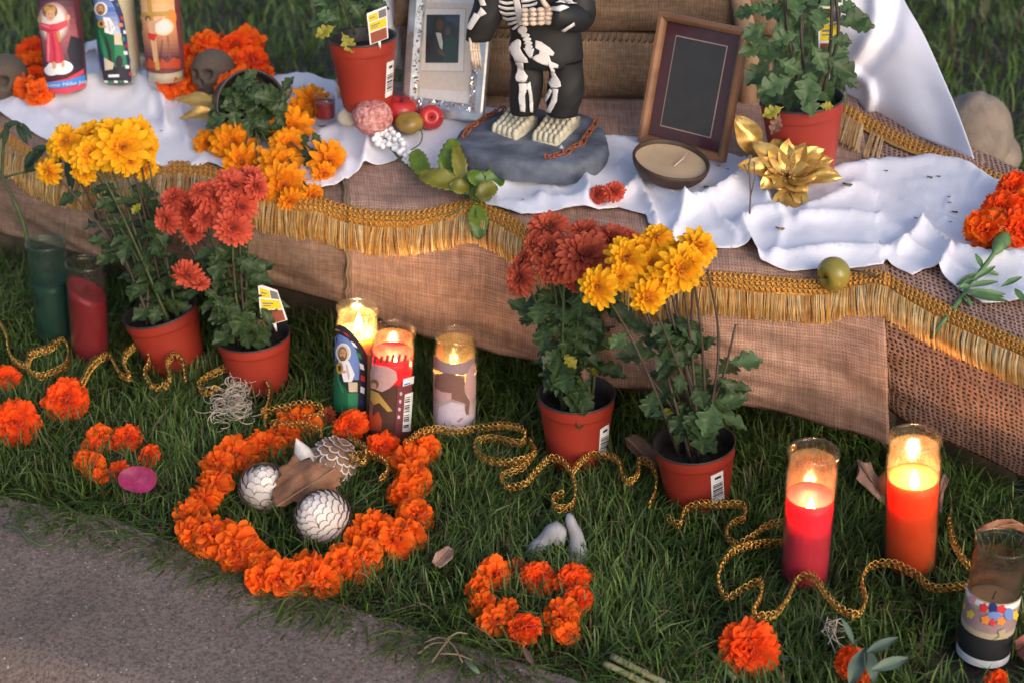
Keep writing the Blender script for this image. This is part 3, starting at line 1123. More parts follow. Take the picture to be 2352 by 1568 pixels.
def flower_mesh(kind, seed):
    rs = random.Random(seed)
    mb = MB()
    if kind == 'marigold':          # tight ruffled pompom
        c0, c1 = (0.80, 0.050, 0.003), (1.0, 0.115, 0.008)
        lay = [(12, 5, .50), (28, 9, .62), (46, 13, .76), (63, 17, .88), (80, 20, .97), (98, 20, 1.0)]
        for th, n, rad in lay:
            for k in range(n):
                t = R(th + rs.uniform(-7, 7))
                ph = 2 * math.pi * (k + rs.uniform(-.3, .3)) / n
                d = Vector((math.sin(t) * math.cos(ph), math.sin(t) * math.sin(ph), math.cos(t) * 0.72))
                n_ = Vector((-math.cos(t) * math.cos(ph), -math.cos(t) * math.sin(ph), math.sin(t))) + d * 0.15
                tilt = Matrix.Rotation(rs.uniform(-.5, .5), 4, 'Y')
                M = frame(d * rad * 0.36, d, n_) @ tilt
                g = rs.uniform(0.82, 1.12)
                petal(mb, M, rad * rs.uniform(.58, .72), .40, rs.uniform(-.2, .9), 1.6, [q * g for q in c0], [q * g for q in c1], rs.random(), 5, 4, 0.35, .62)
    elif kind == 'loose':           # broad frilled marigold of the garlands
        c0, c1 = (0.85, 0.085, 0.003), (1.0, 0.180, 0.008)
        for th, n, rad in [(14, 3, .62), (38, 5, .84), (62, 6, 1.0), (84, 8, 1.12), (108, 7, 1.08)]:
            for k in range(n):
                t = R(th + rs.uniform(-12, 12))
                ph = 2 * math.pi * (k + rs.uniform(-.4, .4)) / n
                d = Vector((math.sin(t) * math.cos(ph), math.sin(t) * math.sin(ph), math.cos(t) * 0.75))
                n_ = Vector((-math.cos(t) * math.cos(ph), -math.cos(t) * math.sin(ph), math.sin(t))) + d * 0.2
                M = frame(d * rad * 0.22, d, n_) @ Matrix.Rotation(rs.uniform(-.7, .7), 4, 'Y')
                g = rs.uniform(0.85, 1.1)
                petal(mb, M, rad * rs.uniform(.72, 1.0), rs.uniform(.60, .86), rs.uniform(-.4, 1.2), 1.5, [q * g for q in c0], [q * g for q in c1], rs.random(), 8, 6, 0.22, .60, 0.05)
    elif kind in ('yellow', 'amber', 'rust', 'coral'):
        C = {'yellow': ((0.85, 0.30, 0.006), (0.93, 0.52, 0.012)), 'amber': ((0.75, 0.15, 0.004), (0.92, 0.37, 0.010)),
             'rust': ((0.26, 0.014, 0.012), (0.62, 0.130, 0.065)), 'coral': ((0.48, 0.035, 0.020), (0.72, 0.135, 0.075))}[kind]
        dense = kind in ('rust', 'coral')
        lay = [(14, 7, .34), (32, 10, .52), (52, 13, .74), (70, 16, .90), (86, 18, 1.0), (100, 14, .98)] if dense else \
              [(16, 7, .34), (36, 9, .52), (58, 11, .74), (76, 13, .92), (90, 14, 1.0)]
        for th, n, rad in lay:
            for k in range(n):
                t = R(th + rs.uniform(-6, 6))
                ph = 2 * math.pi * (k + rs.uniform(-.25, .25)) / n + th
                d = Vector((math.sin(t) * math.cos(ph), math.sin(t) * math.sin(ph), math.cos(t) * (0.8 if dense else 0.6)))
                n_ = Vector((-math.cos(t) * math.cos(ph), -math.cos(t) * math.sin(ph), math.sin(t))) + d * 0.1
                M = frame(d * 0.07, d, n_) @ Matrix.Rotation(rs.uniform(-.25, .25), 4, 'Y')
                g = rs.uniform(0.85, 1.12)
                petal(mb, M, rad * rs.uniform(.86, 1.04), (.22 if dense else .27), rs.uniform(-.5, .25) if th < 60 else rs.uniform(-.1, .55), 0.35,
                      [q * g for q in C[0]], [q * g for q in C[1]], rs.random(), 3, 5, 0.55, .68)
    elif kind == 'browned':
        for th, n, rad in [(25, 8, .6), (55, 13, .85), (85, 16, 1.0)]:
            for k in range(n):
                t = R(th + rs.uniform(-12, 12))
                ph = 2 * math.pi * (k + rs.uniform(-.3, .3)) / n
                d = Vector((math.sin(t) * math.cos(ph), math.sin(t) * math.sin(ph), math.cos(t)))
                M = frame(d * .15, d, Vector((-math.cos(t) * math.cos(ph), -math.cos(t) * math.sin(ph), math.sin(t))))
                petal(mb, M, rad * .85, .2, rs.uniform(-.6, .8), 1.5, (0.20, 0.03, 0.01), (0.45, 0.07, 0.02), rs.random(), 3, 4)
    mb.ball((0, 0, -0.02), (0.24, 0.24, 0.2), nu=8, nv=5, col=(0.25, 0.10, 0.01) if kind in ('yellow', 'amber') else (0.3, 0.03, 0.01))
    return mb

M_pet = mat('petal', (1, 1, 1), 0.6, nscale=35, namt=0.10, attr=True, spec=0.2, trans=0.40, sheen=0.1)
FL = {}
for kd_ in ('marigold', 'loose', 'yellow', 'amber', 'rust', 'coral', 'browned'):
    FL[kd_] = [flower_mesh(kd_, 100 + i).mesh('%s_bloom' % kd_, M_pet) for i in range(1 if kd_ == 'browned' else (4 if kd_ == 'loose' else 3))]
_fc = [0]
def bloom(parent, kind, pos, r, nrm, name='flower', stretch=None):
    _fc[0] += 1
    me = FL[kind][_fc[0] % len(FL[kind])]
    M = frame(pos, Vector((random.uniform(-1, 1), random.uniform(-1, 1), random.uniform(-1, 1))), nrm, r)
    sx, sy = random.uniform(.85, 1.15), random.uniform(.85, 1.15)
    M = M @ Matrix.Diagonal((sx, sy, 1, 1))
    return part(name, me, None, parent, M)

def facing(x, y, ax=0.0, ay=0.0):
    """normal towards the camera, tipped right by ax and up by ay"""
    return (-ray(x, y) + Vector((1, 0, 0)) * ax + _u * ay).normalized()

# lobed chrysanthemum leaf, length 1 along +Y
def leaf_mesh(seed, c0, c1, lob=0.55, wdt=0.44, droop=0.5, nl=3):
    rs = random.Random(seed)
    mb = MB()
    NV, NU = 23, 7
    vs, cs = [], []
    b0 = rs.uniform(-.3, .3)
    for j in range(NV):
        t = j / (NV - 1)
        env = wdt * (math.sin(math.pi * min(1, 0.12 + 0.88 * t)) ** 0.75) * (0.45 + 0.75 * t if t < .6 else 0.9)
        saw = (t * (nl + 0.4)) % 1.0
        env *= (1 - lob) + lob * 1.25 * abs(math.sin(math.pi * (t * (nl + .4) + .05))) ** .65
        if t < 0.16: env = 0.025
        if j == NV - 1: env = 0.01
        for i in range(NU):
            u = i / (NU - 1) * 2 - 1
            a = droop * t
            x = u * env
            y = t - abs(u) * env * 0.10 + abs(u) * 0.20 * (t > .16)
            z = -droop * 0.45 * t * t + 0.14 * abs(u) * env + 0.05 * math.sin(6 * t + b0 + u * 3) * env * 2
            vs.append((x, y, z))
            k = rs.uniform(0, 1) * 0.35 + (0.5 if abs(u) < 0.1 else 0.1)
            cs.append(tuple(lerp(p, q, k) for p, q in zip(c0, c1)))
    mb.add(vs, [(j * NU + i, j * NU + i + 1, (j + 1) * NU + i + 1, (j + 1) * NU + i) for j in range(NV - 1) for i in range(NU - 1)], col=cs)
    return mb
M_leaf = mat('leaf', (1, 1, 1), 0.5, nscale=8, namt=0.25, attr=True, spec=0.4, trans=0.22)
LEAF = [leaf_mesh(i, (0.024, 0.050, 0.015), (0.080, 0.125, 0.044), droop=.3 + .25 * i).mesh('leaf', M_leaf) for i in range(4)]
LEAF_P = [leaf_mesh(20 + i, (0.045, 0.092, 0.032), (0.11, 0.18, 0.072), droop=.25 + .2 * i).mesh('pale_leaf', M_leaf) for i in range(3)]
LEAF_Y = [leaf_mesh(30 + i, (0.30, 0.24, 0.02), (0.22, 0.26, 0.04)).mesh('yellow_leaf', M_leaf) for i in range(2)]
LEAF_B = [leaf_mesh(40 + i, (0.15, 0.075, 0.05), (0.28, 0.15, 0.10), droop=1.2).mesh('brown_leaf', M_leaf) for i in range(2)]
M_stem = mat('stem', (0.055, 0.075, 0.030), 0.6, nscale=60, namt=0.3)
M_stemd = mat('stem_dark', (0.050, 0.036, 0.028), 0.6, nscale=60, namt=0.3)
M_stemg = mat('stem_green', (0.10, 0.19, 0.055), 0.55, nscale=60, namt=0.25)

M_pot = mat('red_plastic', (0.270, 0.027, 0.015), 0.5, nscale=9, namt=0.24, bump=0.12, bscale=900, bdist=0.0006, spec=0.4)
M_rim = mat('dark_plastic', (0.030, 0.026, 0.030), 0.5, namt=0.1)
M_peat = mat('peat', (0.022, 0.014, 0.009), 0.95, nscale=120, namt=0.6, bump=1.0, bscale=160, bdist=0.006)
M_wht = flat('white', (0.78, 0.77, 0.78))
M_blk = flat('black', (0.02, 0.02, 0.022))
M_gry = flat('grey', (0.16, 0.16, 0.18))
M_yel = flat('yellow', (0.72, 0.55, 0.02))
M_rst = flat('rusty', (0.28, 0.07, 0.04))

def axis_of(base, top, zb=None, surf=None):
    """world base and top from two pixels; both in the plane of the base"""
    B = surf if surf is not None else P(base[0], base[1], zb or 0)
    T = D(top[0], top[1], B.y)
    return B, T

def build_pot(parent, B, T, rr, sticker=None, body=M_pot):
    ax = (T - B)
    h = ax.length
    M = frame(B, Vector((0, 1, 0)), ax)
    rb = rr * 0.74
    out = [(0.0, 0.002), (rb * 0.94, 0.0), (rb, 0.004)]
    for t in np.linspace(0.04, 0.80, 6):
        out.append((lerp(rb, rr * 0.945, t / 0.8), t * h))
    out += [(rr * 0.950, 0.812 * h), (rr * 0.972, 0.822 * h), (rr * 0.975, 0.86 * h), (rr * 0.993, 0.985 * h)]
    mb = MB().lathe(out, M, 48)
    pot = part('pot', mb, body, parent)
    rim = [(rr * 0.990, 0.978 * h), (rr * 1.012, 0.985 * h), (rr * 1.014, 1.004 * h), (rr * 0.985, 1.010 * h), (rr * 0.955, 0.99 * h), (rr * 0.90, 0.75 * h), (rr * 0.86, 0.60 * h)]
    part('rim', MB().lathe(rim, M, 48), M_rim, pot)
    so_ = MB()
    so_.grid(lambda u, v: M @ Vector((rr * 0.90 * v * math.cos(u * 2 * math.pi), rr * 0.90 * v * math.sin(u * 2 * math.pi),
                                       0.80 * h + 0.005 * noise.noise(Vector((math.cos(u * 6.28) * v * 6, math.sin(u * 6.28) * v * 6, h * 90))))), 24, 8, wrap=True)
    part('soil', so_, M_peat, parent)
    bv = mb.bvh()
    if sticker:
        q = sticker
        st = MB()
        decal(st, bv, q, 0.0006, 0, 4)
        def at(u, v):
            a, b, c, d = (np.array(p, float) for p in q)
            return tuple(lerp(lerp(a, b, u), lerp(d, c, u), v))
        decal(st, bv, [at(.3, .12), at(.8, .12), at(.8, .2), at(.3, .2)], 0.0011, 1, 4)
        vv = 0.36
        k = 0
        while vv < 0.84:
            hh = [0.025, 0.045, 0.02, 0.06, 0.03][k % 5]
            decal(st, bv, [at(.14, vv), at(.90, vv), at(.90, vv + hh), at(.14, vv + hh)], 0.0011, 1, 4)
            vv += hh + [0.03, 0.02, 0.04, 0.025][k % 4]
            k += 1
        part('barcode_sticker', st, [M_wht, M_blk], pot, smooth=False)
    return M, h

def curve3(a, c, b, n=10):
    return [a * (1 - t) ** 2 + c * 2 * t * (1 - t) + b * t * t for t in np.linspace(0, 1, n)]

def add_leaf(parent, meshes, p, dr, up, s):
    return part('leaf', random.choice(meshes), None, parent, frame(p, dr, up, s))

def plant_tag(parent, quad, Y, lean=0.0, back=0.004):
    """white plastic plant tag: yellow print above, flower photo below, on a flat stake"""
    mb = MB()
    W = [D(x, y, Y + (0.0 if i > 1 else lean)) for i, (x, y) in enumerate(quad)]
    n = (W[1] - W[0]).cross(W[3] - W[0]).normalized()
    if n.dot(ray(*quad[0])) > 0: n = -n
    def at(u, v, o=0.0):
        return lerp(lerp(W[0], W[1], u), lerp(W[3], W[2], u), v) + n * o
    def quadf(u0, v0, u1, v1, o, mi):
        q = [at(u0, v0, o), at(u1, v0, o), at(u1, v1, o), at(u0, v1, o)]
        mb.add(q, [(0, 1, 2, 3)], mi)
    q = [at(0, 0), at(1, 0), at(1, 1), at(0, 1), at(0, 0, -.0012), at(1, 0, -.0012), at(1, 1, -.0012), at(0, 1, -.0012)]
    mb.add(q, [(0, 1, 2, 3), (7, 6, 5, 4), (0, 4, 5, 1), (1, 5, 6, 2), (2, 6, 7, 3), (3, 7, 4, 0)], 0)
    quadf(.08, .08, .54, .30, .0004, 1)
    quadf(.08, .34, .94, .60, .0004, 1)
    quadf(.58, .06, .96, .30, .0004, 2)
    quadf(.08, .64, .94, .98, .0004, 3)
    quadf(.16, .42, .62, .455, .0008, 2)
    quadf(.16, .49, .50, .515, .0008, 2)
    quadf(.14, .17, .40, .20, .0008, 2)
    tg = part('plant_tag', mb, [M_wht, M_yel, M_gry, M_rst], parent, smooth=False)
    st = MB()
    a, b = at(.5, 1, -0.002), at(.5, 1.25, -0.006)
    st.tube([a, b], [0.003, 0.002], 4)
    part('stake', st, M_wht, tg)

def plant(name, label, base, top, rimw, flowers, kind, nleaf, surf=None, sticker=None, stem_mat=None, spread=0.06, group=None, dyr=0.035, leafset=None, lsize=(.026, .042), extra_stems=(), cat='potted plant', tagquad=None, leaf_t=(0.16, 0.74), tagY=-0.02):
    B, T = axis_of(base, top, surf=surf)
    root = thing(name, label, cat, B, group)
    rr = rimw / 2 * m_per_px(T)
    M, h = build_pot(root, B, T, rr, sticker)
    if surf is None: EXC.append((B.x, B.y, rr * 0.9))
    soil = M @ Vector((0, 0, 0.8 * h))
    leafset = leafset or LEAF
    stems = []
    for fdat in flowers:
        x, y, dpx = fdat[:3]
        ax, ay = fdat[3:5] if len(fdat) > 4 else (random.uniform(-.35, .35), random.uniform(.1, .7))
        Y = B.y + (fdat[5] if len(fdat) > 5 else random.uniform(-dyr, dyr))
        p = D(x, y, Y)
        n = facing(x, y, ax, ay)
        fk = fdat[6] if len(fdat) > 6 else kind
        r = dpx / 2 * m_per_px(p) * 1.1
        bl = bloom(root, fk, p, r, n)
        e = p - n * r * 0.12
        s0 = soil + Vector((random.uniform(-1, 1), random.uniform(-1, 1), 0)) * rr * 0.45
        c = s0.lerp(e, 0.55) + Vector((random.uniform(-.02, .02), random.uniform(-.01, .02), 0.03))
        c = lerp(c, Vector((s0.x * .4 + e.x * .6, e.y, lerp(s0.z, e.z, .75))), 0.5)
        stems.append((curve3(s0, c, e - n * 0.004), n))
    for pth in extra_stems:
        pts = [soil + Vector((random.uniform(-.3, .3) * rr, 0, 0))] + [D(x, y, B.y + random.uniform(-.01, .02)) for x, y in pth]
        stems.append((samp(pts, 12), None))
    for k, (pts, n) in enumerate(stems):
        mb = MB()
        pts = [Vector(p) for p in pts]
        mb.tube(pts, [lerp(0.0024, 0.0014, i / (len(pts) - 1)) for i in range(len(pts))], 6)
        if n is not None:
            q = pts[-1]
            mb.ball(q + n * 0.001, 0.0042, nu=7, nv=5)
        part('stem', mb, stem_mat or (M_stem if k % 2 else M_stemd), root)
    nleaf = int(nleaf * 1.5)
    for k in range(nleaf):
        if k < nleaf * 0.20 or not stems:
            a = random.uniform(0, 2 * math.pi)
            p = soil + Vector((math.cos(a), math.sin(a), 0)) * rr * random.uniform(.1, .45) + Vector((0, 0, random.uniform(.040, .085)))
            dr = Vector((math.cos(a), math.sin(a) - .2, random.uniform(.15, .7)))
        else:
            pts, _ = random.choice(stems)
            t = random.uniform(*leaf_t)
            p = Vector(pts[int(t * (len(pts) - 1))])
            a = random.uniform(0, 2 * math.pi)
            dr = Vector((math.cos(a), math.sin(a) * .8 - .25, random.uniform(-.5, .45) if t > .3 else random.uniform(.1, .6)))
        rsel = random.random()
        st = LEAF_Y if rsel < 0.025 else (LEAF_B if rsel < 0.05 else leafset)
        add_leaf(root, st, p, dr, Vector((random.uniform(-.4, .4), -0.35 + random.uniform(-.3, .3), 1)), random.uniform(*lsize) * (random.uniform(.8, 1.25) if st is leafset else .6))
    if tagquad:
        plant_tag(root, tagquad, B.y + tagY)
    return root

# --- pots standing on the grass
plant('potted_chrysanthemum', 'tilted red pot of yellow chrysanthemums beside the red glass candle', (410, 842), (366, 712), 172,
      [(282, 339, 118, 0.05, .05, -.03), (208, 353, 84), (153, 325, 80, -.4, .5), (211, 309, 80, -.1, .8), (316, 303, 84, .2, .7), (340, 338, 62, .8, .1), (112, 396, 68, -.7, -.1), (192, 396, 62, -.1, -.6),
       (336, 387, 56, .6, -.5), (242, 356, 84, -.1, .3), (134, 341, 70, -.6, .3), (259, 306, 76, .1, .8), (300, 372, 62, .2, -.3), (175, 342, 66, -.2, .4)], 'yellow', 70, stem_mat=None,
      group='potted chrysanthemums', lsize=(.024, .036))
plant('potted_chrysanthemum', 'red pot of coral chrysanthemums with yellow plant tag, left of lit candles', (599, 890), (581, 768), 170,
      [(551, 474, 88, .15, .1, -.03), (535, 524, 88, .0, -.1, -.05), (440, 533, 62, -.2, -.2), (430, 478, 84, -.5, .1), (384, 505, 66, -.9, -.2), (492, 452, 80, 0, .8), (537, 428, 84, .1, .6), (590, 430, 66, .8, .3),
       (398, 456, 66, -.6, .5), (430, 632, 66, -.2, -1.0, -.05), (461, 441, 60, -.1, .9), (572, 408, 74, .2, .8), (461, 652, 40, .3, -1.0, -.05), (470, 500, 60, -.3, .2)], 'coral', 78,
      group='potted chrysanthemums', tagquad=[(592, 652), (637, 668), (660, 735), (600, 752)], lsize=(.024, .038))
plant('potted_chrysanthemum', 'red pot of dense rust red chrysanthemums in front of the burlap', (1325, 1058), (1324, 903), 178,
      [(1261, 524, 90, -.1, .75, .02), (1341, 586, 112, .1, .55, -.04), (1256, 572, 90, -.3, .6, -.01), (1406, 550, 88, .3, .7, .02), (1268, 612, 84, -.2, .25, -.03), (1343, 535, 74, 0, .9, .03), (1196, 640, 76, -.9, .2, -.02),
       (1322, 648, 42, .1, .2), (1226, 560, 56, -.6, .6), (1295, 618, 76, .0, .3, -.04), (1446, 549, 54, .7, .6), (1200, 600, 50, -.8, .5)], 'rust', 84, sticker=[(1378, 985), (1398, 972), (1396, 1040), (1374, 1046)],
      group='potted chrysanthemums', stem_mat=M_stem, lsize=(.028, .042), leafset=LEAF + LEAF[:2] + LEAF_P[:1])
plant('potted_chrysanthemum', 'red pot of bright yellow chrysanthemums nearest the pink candle', (1604, 1160), (1595, 1014), 188,
      [(1510, 543, 66, .0, 1.0, .03), (1441, 593, 100, -.1, .5, .0), (1374, 660, 98, -.3, .0, -.05), (1495, 604, 84, 0, .4, .0), (1566, 616, 112, .35, .1, -.03), (1604, 566, 84, .6, .5, .01), (1488, 684, 92, 0, -.5, -.05),
       (1521, 644, 76, .1, .0, -.03), (1425, 636, 66, -.2, .0), (1472, 568, 66, 0, .8), (1545, 580, 66, .2, .7), (1590, 600, 70, .5, .3)], 'yellow', 62, sticker=[(1632, 1092), (1660, 1079), (1663, 1143), (1635, 1156)],
      group='potted chrysanthemums', stem_mat=M_stemd, lsize=(.026, .046), leafset=LEAF + LEAF_P[:1], extra_stems=[[(1640, 900), (1650, 760), (1625, 620)], [(1560, 960), (1480, 850), (1425, 795)], [(1655, 880), (1690, 745)]])
for nm, bp_ in (('bud', (1424, 795)),):
    pass
# --- pots on the altar
sp = hit(1845, 398)
plant('potted_chrysanthemum', 'leafy flowerless potted chrysanthemum beside the wooden frame and white sheet', (1845, 398), (1842, 226), 190, [], 'yellow', 0, surf=sp, group='potted chrysanthemums',
      tagquad=[(1880, 10), (1932, 5), (1930, 150), (1880, 150)], tagY=0.045)
pr = [o for o in COL.objects if o.get('label', '').startswith('leafy flowerless')][0]
YR = sp.y
for pth in ([(1835, 200), (1812, 90), (1798, -60)], [(1870, 215), (1905, 120), (1912, -60)], [(1850, 200), (1840, 60), (1850, -80)], [(1890, 210), (1925, 80), (1915, -40)]):
    mb = MB()
    mb.tube([Vector(q) for q in samp([D(x, y, YR - 0.01) for x, y in pth], 12)], 0.0024, 6)
    part('stem', mb, M_stemd, pr)
LP5 = [(1760, 20, 40, 150), (1745, 60, 50, 200), (1790, 60, 60, 30), (1830, 30, 50, 90), (1735, 110, 46, 190), (1752, 150, 62, 215), (1790, 120, 60, 160), (1770, 175, 60, 240), (1835, 105, 60, 60), (1850, 145, 66, 250),
       (1880, 60, 56, 80), (1905, 30, 50, 110), (1940, 50, 66, 15), (1960, 55, 50, 0), (1900, 110, 60, 30), (1915, 140, 66, -30), (1935, 165, 56, -25), (1860, 180, 70, 260), (1830, 200, 66, 270), (1780, 210, 60, 220),
       (1800, 185, 66, 200), (1905, 205, 56, -40), (1880, 190, 60, -60), (1848, 215, 60, 285), (1760, 90, 56, 130), (1815, 5, 60, 60), (1870, 0, 60, 120), (1730, 20, 46, 170), (1920, 85, 46, 10), (1800, 145, 50, 330),
       (1770, 0, 56, 100), (1850, 40, 56, 200), (1895, 0, 56, 45), (1940, 20, 50, 30), (1815, 80, 50, 180), (1875, 120, 56, 300), (1840, 165, 56, 60), (1790, 30, 56, 140)]
for x, y, s, an in LP5:
    a = R(an)
    p = D(x - math.cos(a) * s * .4, y + math.sin(a) * s * .4, YR + random.uniform(-.05, .04))
    dr = Vector((math.cos(a), random.uniform(-.5, .2), math.sin(a)))
    part('leaf', random.choice(LEAF_P + LEAF[:1]), None, pr, frame(p, dr, Vector((random.uniform(-.4, .4), -.8, .7)), s * 1.15 * m_per_px(p)))
for x, y, s, an, ms in ((1800, 246, 44, 200, LEAF_Y), (1792, 262, 40, 250, LEAF_B), (1880, 244, 30, 10, LEAF_Y)):
    a = R(an)
    p = D(x, y, YR - 0.055)
    part('leaf', ms[0], None, pr, frame(p, Vector((math.cos(a), -.2, math.sin(a))), Vector((0, -.8, .6)), s * m_per_px(p)))

sp = hit(846, 246)
plant('potted_chrysanthemum', 'red pot with leafy plant and yellow tag beside the silver frame', (846, 246), (832, 84), 156, [], 'yellow', 0, surf=sp, sticker=[(888, 145), (904, 138), (900, 218), (884, 226)], group='potted chrysanthemums')
pr = [o for o in COL.objects if o.get('label', '').startswith('red pot with leafy plant and yellow tag')][0]
for pth in ([(815, 80), (790, 10), (775, -60)], [(845, 75), (850, 0), (845, -60)]):
    mb = MB()
    mb.tube([Vector(q) for q in samp([D(x, y, sp.y) for x, y in pth], 8)], 0.0024, 6)
    part('stem', mb, M_stem, pr)
for k in range(34):
    x, y = random.uniform(750, 900), random.uniform(-50, 62)
    if x > 840 and y > 10: continue
    a = random.uniform(0, 6.28)
    p = D(x, y, sp.y + random.uniform(-.03, .04))
    part('leaf', random.choice(LEAF + LEAF_P[:1]), None, pr, frame(p, Vector((math.cos(a), random.uniform(-.5, .3), math.sin(a))), Vector((0, -.6, .8)), random.uniform(.026, .04)))
for x, y, an in ((772, 60, 200), (785, 75, 300), (778, 45, 150)):
    a = R(an)
    p = D(x, y, sp.y - .04)
    part('leaf', LEAF_Y[0] if y > 50 else LEAF_P[0], None, pr, frame(p, Vector((math.cos(a), -.3, math.sin(a))), Vector((0, -.8, .6)), .03))
plant_tag(pr, [(842, 32), (888, 14), (892, 88), (850, 104)], sp.y - 0.05)

# --- the pot lying on its side with amber flowers spilling over the cloth
c0 = hit(575, 312)
cpt = D(578, 245, c0.y)
mp = m_per_px(cpt)
root = thing('tipped_chrysanthemum', 'black rimmed pot lying on its side spilling amber chrysanthemums over the cloth', 'potted plant', c0)
rr = 79 * mp
axv = (-ray(576, 232) * 0.80 + Vector((0.22, 0, 0)) + Vector((0, 0, -0.05))).normalized()
ctr = Vector((cpt.x, cpt.y, c0.z + rr * 0.93))
hh = rr * 1.75
M = frame(ctr - axv * hh, Vector((0, 0, 1)), axv)
M_bpot = mat('black_plastic', (0.020, 0.019, 0.020), 0.4, namt=0.15)
pot = part('pot', MB().lathe([(0, 0), (rr * .74, 0), (rr * .95, hh * .82), (rr * .97, hh * .86), (rr, hh)], M, 40), M_bpot, root)
part('rim', MB().lathe([(rr * .99, hh * .97), (rr * 1.04, hh * .98), (rr * 1.045, hh * 1.005), (rr * 1.0, hh * 1.012), (rr * .95, hh * .98), (rr * .88, hh * .6)], M, 40), M_rim, pot)
part('soil', MB().grid(lambda u, v: M @ Vector((rr * .9 * v * math.cos(6.2832 * u), rr * .9 * v * math.sin(6.2832 * u), hh * .72 + .004 * noise.noise(Vector((u * 20, v * 9, 0))))), 20, 6, wrap=True), M_peat, root)
src = M @ Vector((0, 0, hh * .75))
AM = [(669, 298, 104, .1, .1), (715, 244, 84, .7, .2), (642, 380, 98, 0, .3), (757, 373, 88, .6, -.1), (652, 428, 104, 0, 0), (718, 450, 56, .4, -.5), (662, 336, 84, .1, .4), (536, 334, 98, -.1, .1), (476, 331, 70, -.4, .1),
      (556, 374, 78, .1, -.4), (636, 285, 74, -.2, .5), (690, 262, 70, .4, .4), (620, 420, 70, -.4, .1), (600, 455, 60, -.4, -.4), (668, 462, 60, .1, -.6), (745, 400, 56, .5, -.4), (590, 375, 60, .2, .0)]
for x, y, dpx, ax, ay in AM:
    q = hit(x, y)
    n = facing(x, y, ax, ay)
    r = dpx / 2 * m_per_px(q) * 1.15
    q = q - ray(x, y) * (r * 0.75)
    bloom(root, 'amber', q, r, n)
    mb = MB()
    s0 = src + Vector((random.uniform(-.4, .4) * rr, 0, random.uniform(-.4, .3) * rr))
    if (q - s0).length > .13: s0 = q + (s0 - q).normalized() * .10 + Vector((0, 0, .012))
    mid = s0.lerp(q, .5) + Vector((0, .012, -.006))
    mb.tube(curve3(s0, mid, q - n * r * .5, 9), 0.0015, 6)
    part('stem', mb, M_stem, root)
for x, y in ((599, 304), (716, 366), (600, 252)):
    q = hit(x, y) - ray(x, y) * .03
    mb = MB()
    mb.ball(q, (.005, .005, .008), nu=8, nv=6, col=(.8, .28, .01))
    mb.ball(q + Vector((-.002, 0, .005)), (.0055, .0055, .006), nu=8, nv=6, col=(.07, .10, .04))
    mb.tube([q + Vector((-.002, 0, .006)), q + Vector((-.012, .008, .022))], .001, 5, col=(.09, .10, .07))
    part('bud', mb, M_pet, root)
for k in range(72):
    x, y = random.gauss(592, 34), random.gauss(255, 30)
    if k > 62: x, y = random.uniform(690, 760), random.uniform(300, 365)
    q = hit(x, y) - ray(x, y) * random.uniform(.01, .05)
    if k <= 62: q = D(x, y, ctr.y - random.uniform(.0, .05))
    a = random.uniform(0, 6.28)
    part('leaf', random.choice(LEAF), None, root, frame(q, Vector((math.cos(a), -.3, math.sin(a))), Vector((random.uniform(-.5, .5), -.6, .6)), random.uniform(.024, .04) if k <= 62 else .022))
# ================================================================== GLASS CANDLES
G_clear = glass_mat('clear_glass', (0.96, 0.95, 0.93), 0.012)
G_warm = glass_mat('sooty_glass', (0.96, 0.90, 0.82), 0.065, (0.88, 0.66, 0.42))
G_green = glass_mat('green_tinted_glass', (0.78, 0.88, 0.84), 0.05, (0.30, 0.40, 0.38))
G_lit = glass_mat('flame_lit_glass', (0.97, 0.90, 0.76), 0.20, (0.95, 0.72, 0.40))
M_flame = emit_mat('flame', (1.0, 0.66, 0.24), 70)
M_wick = mat('wick', (0.02, 0.018, 0.015), 0.9)
def wax_mat(name, col, scale=0.02, rad=(1, .5, .2), rough=.4):
    return mat(name, col, rough, nscale=20, namt=0.08, sss=1.0, sssr=rad, ssss=scale, spec=.3)

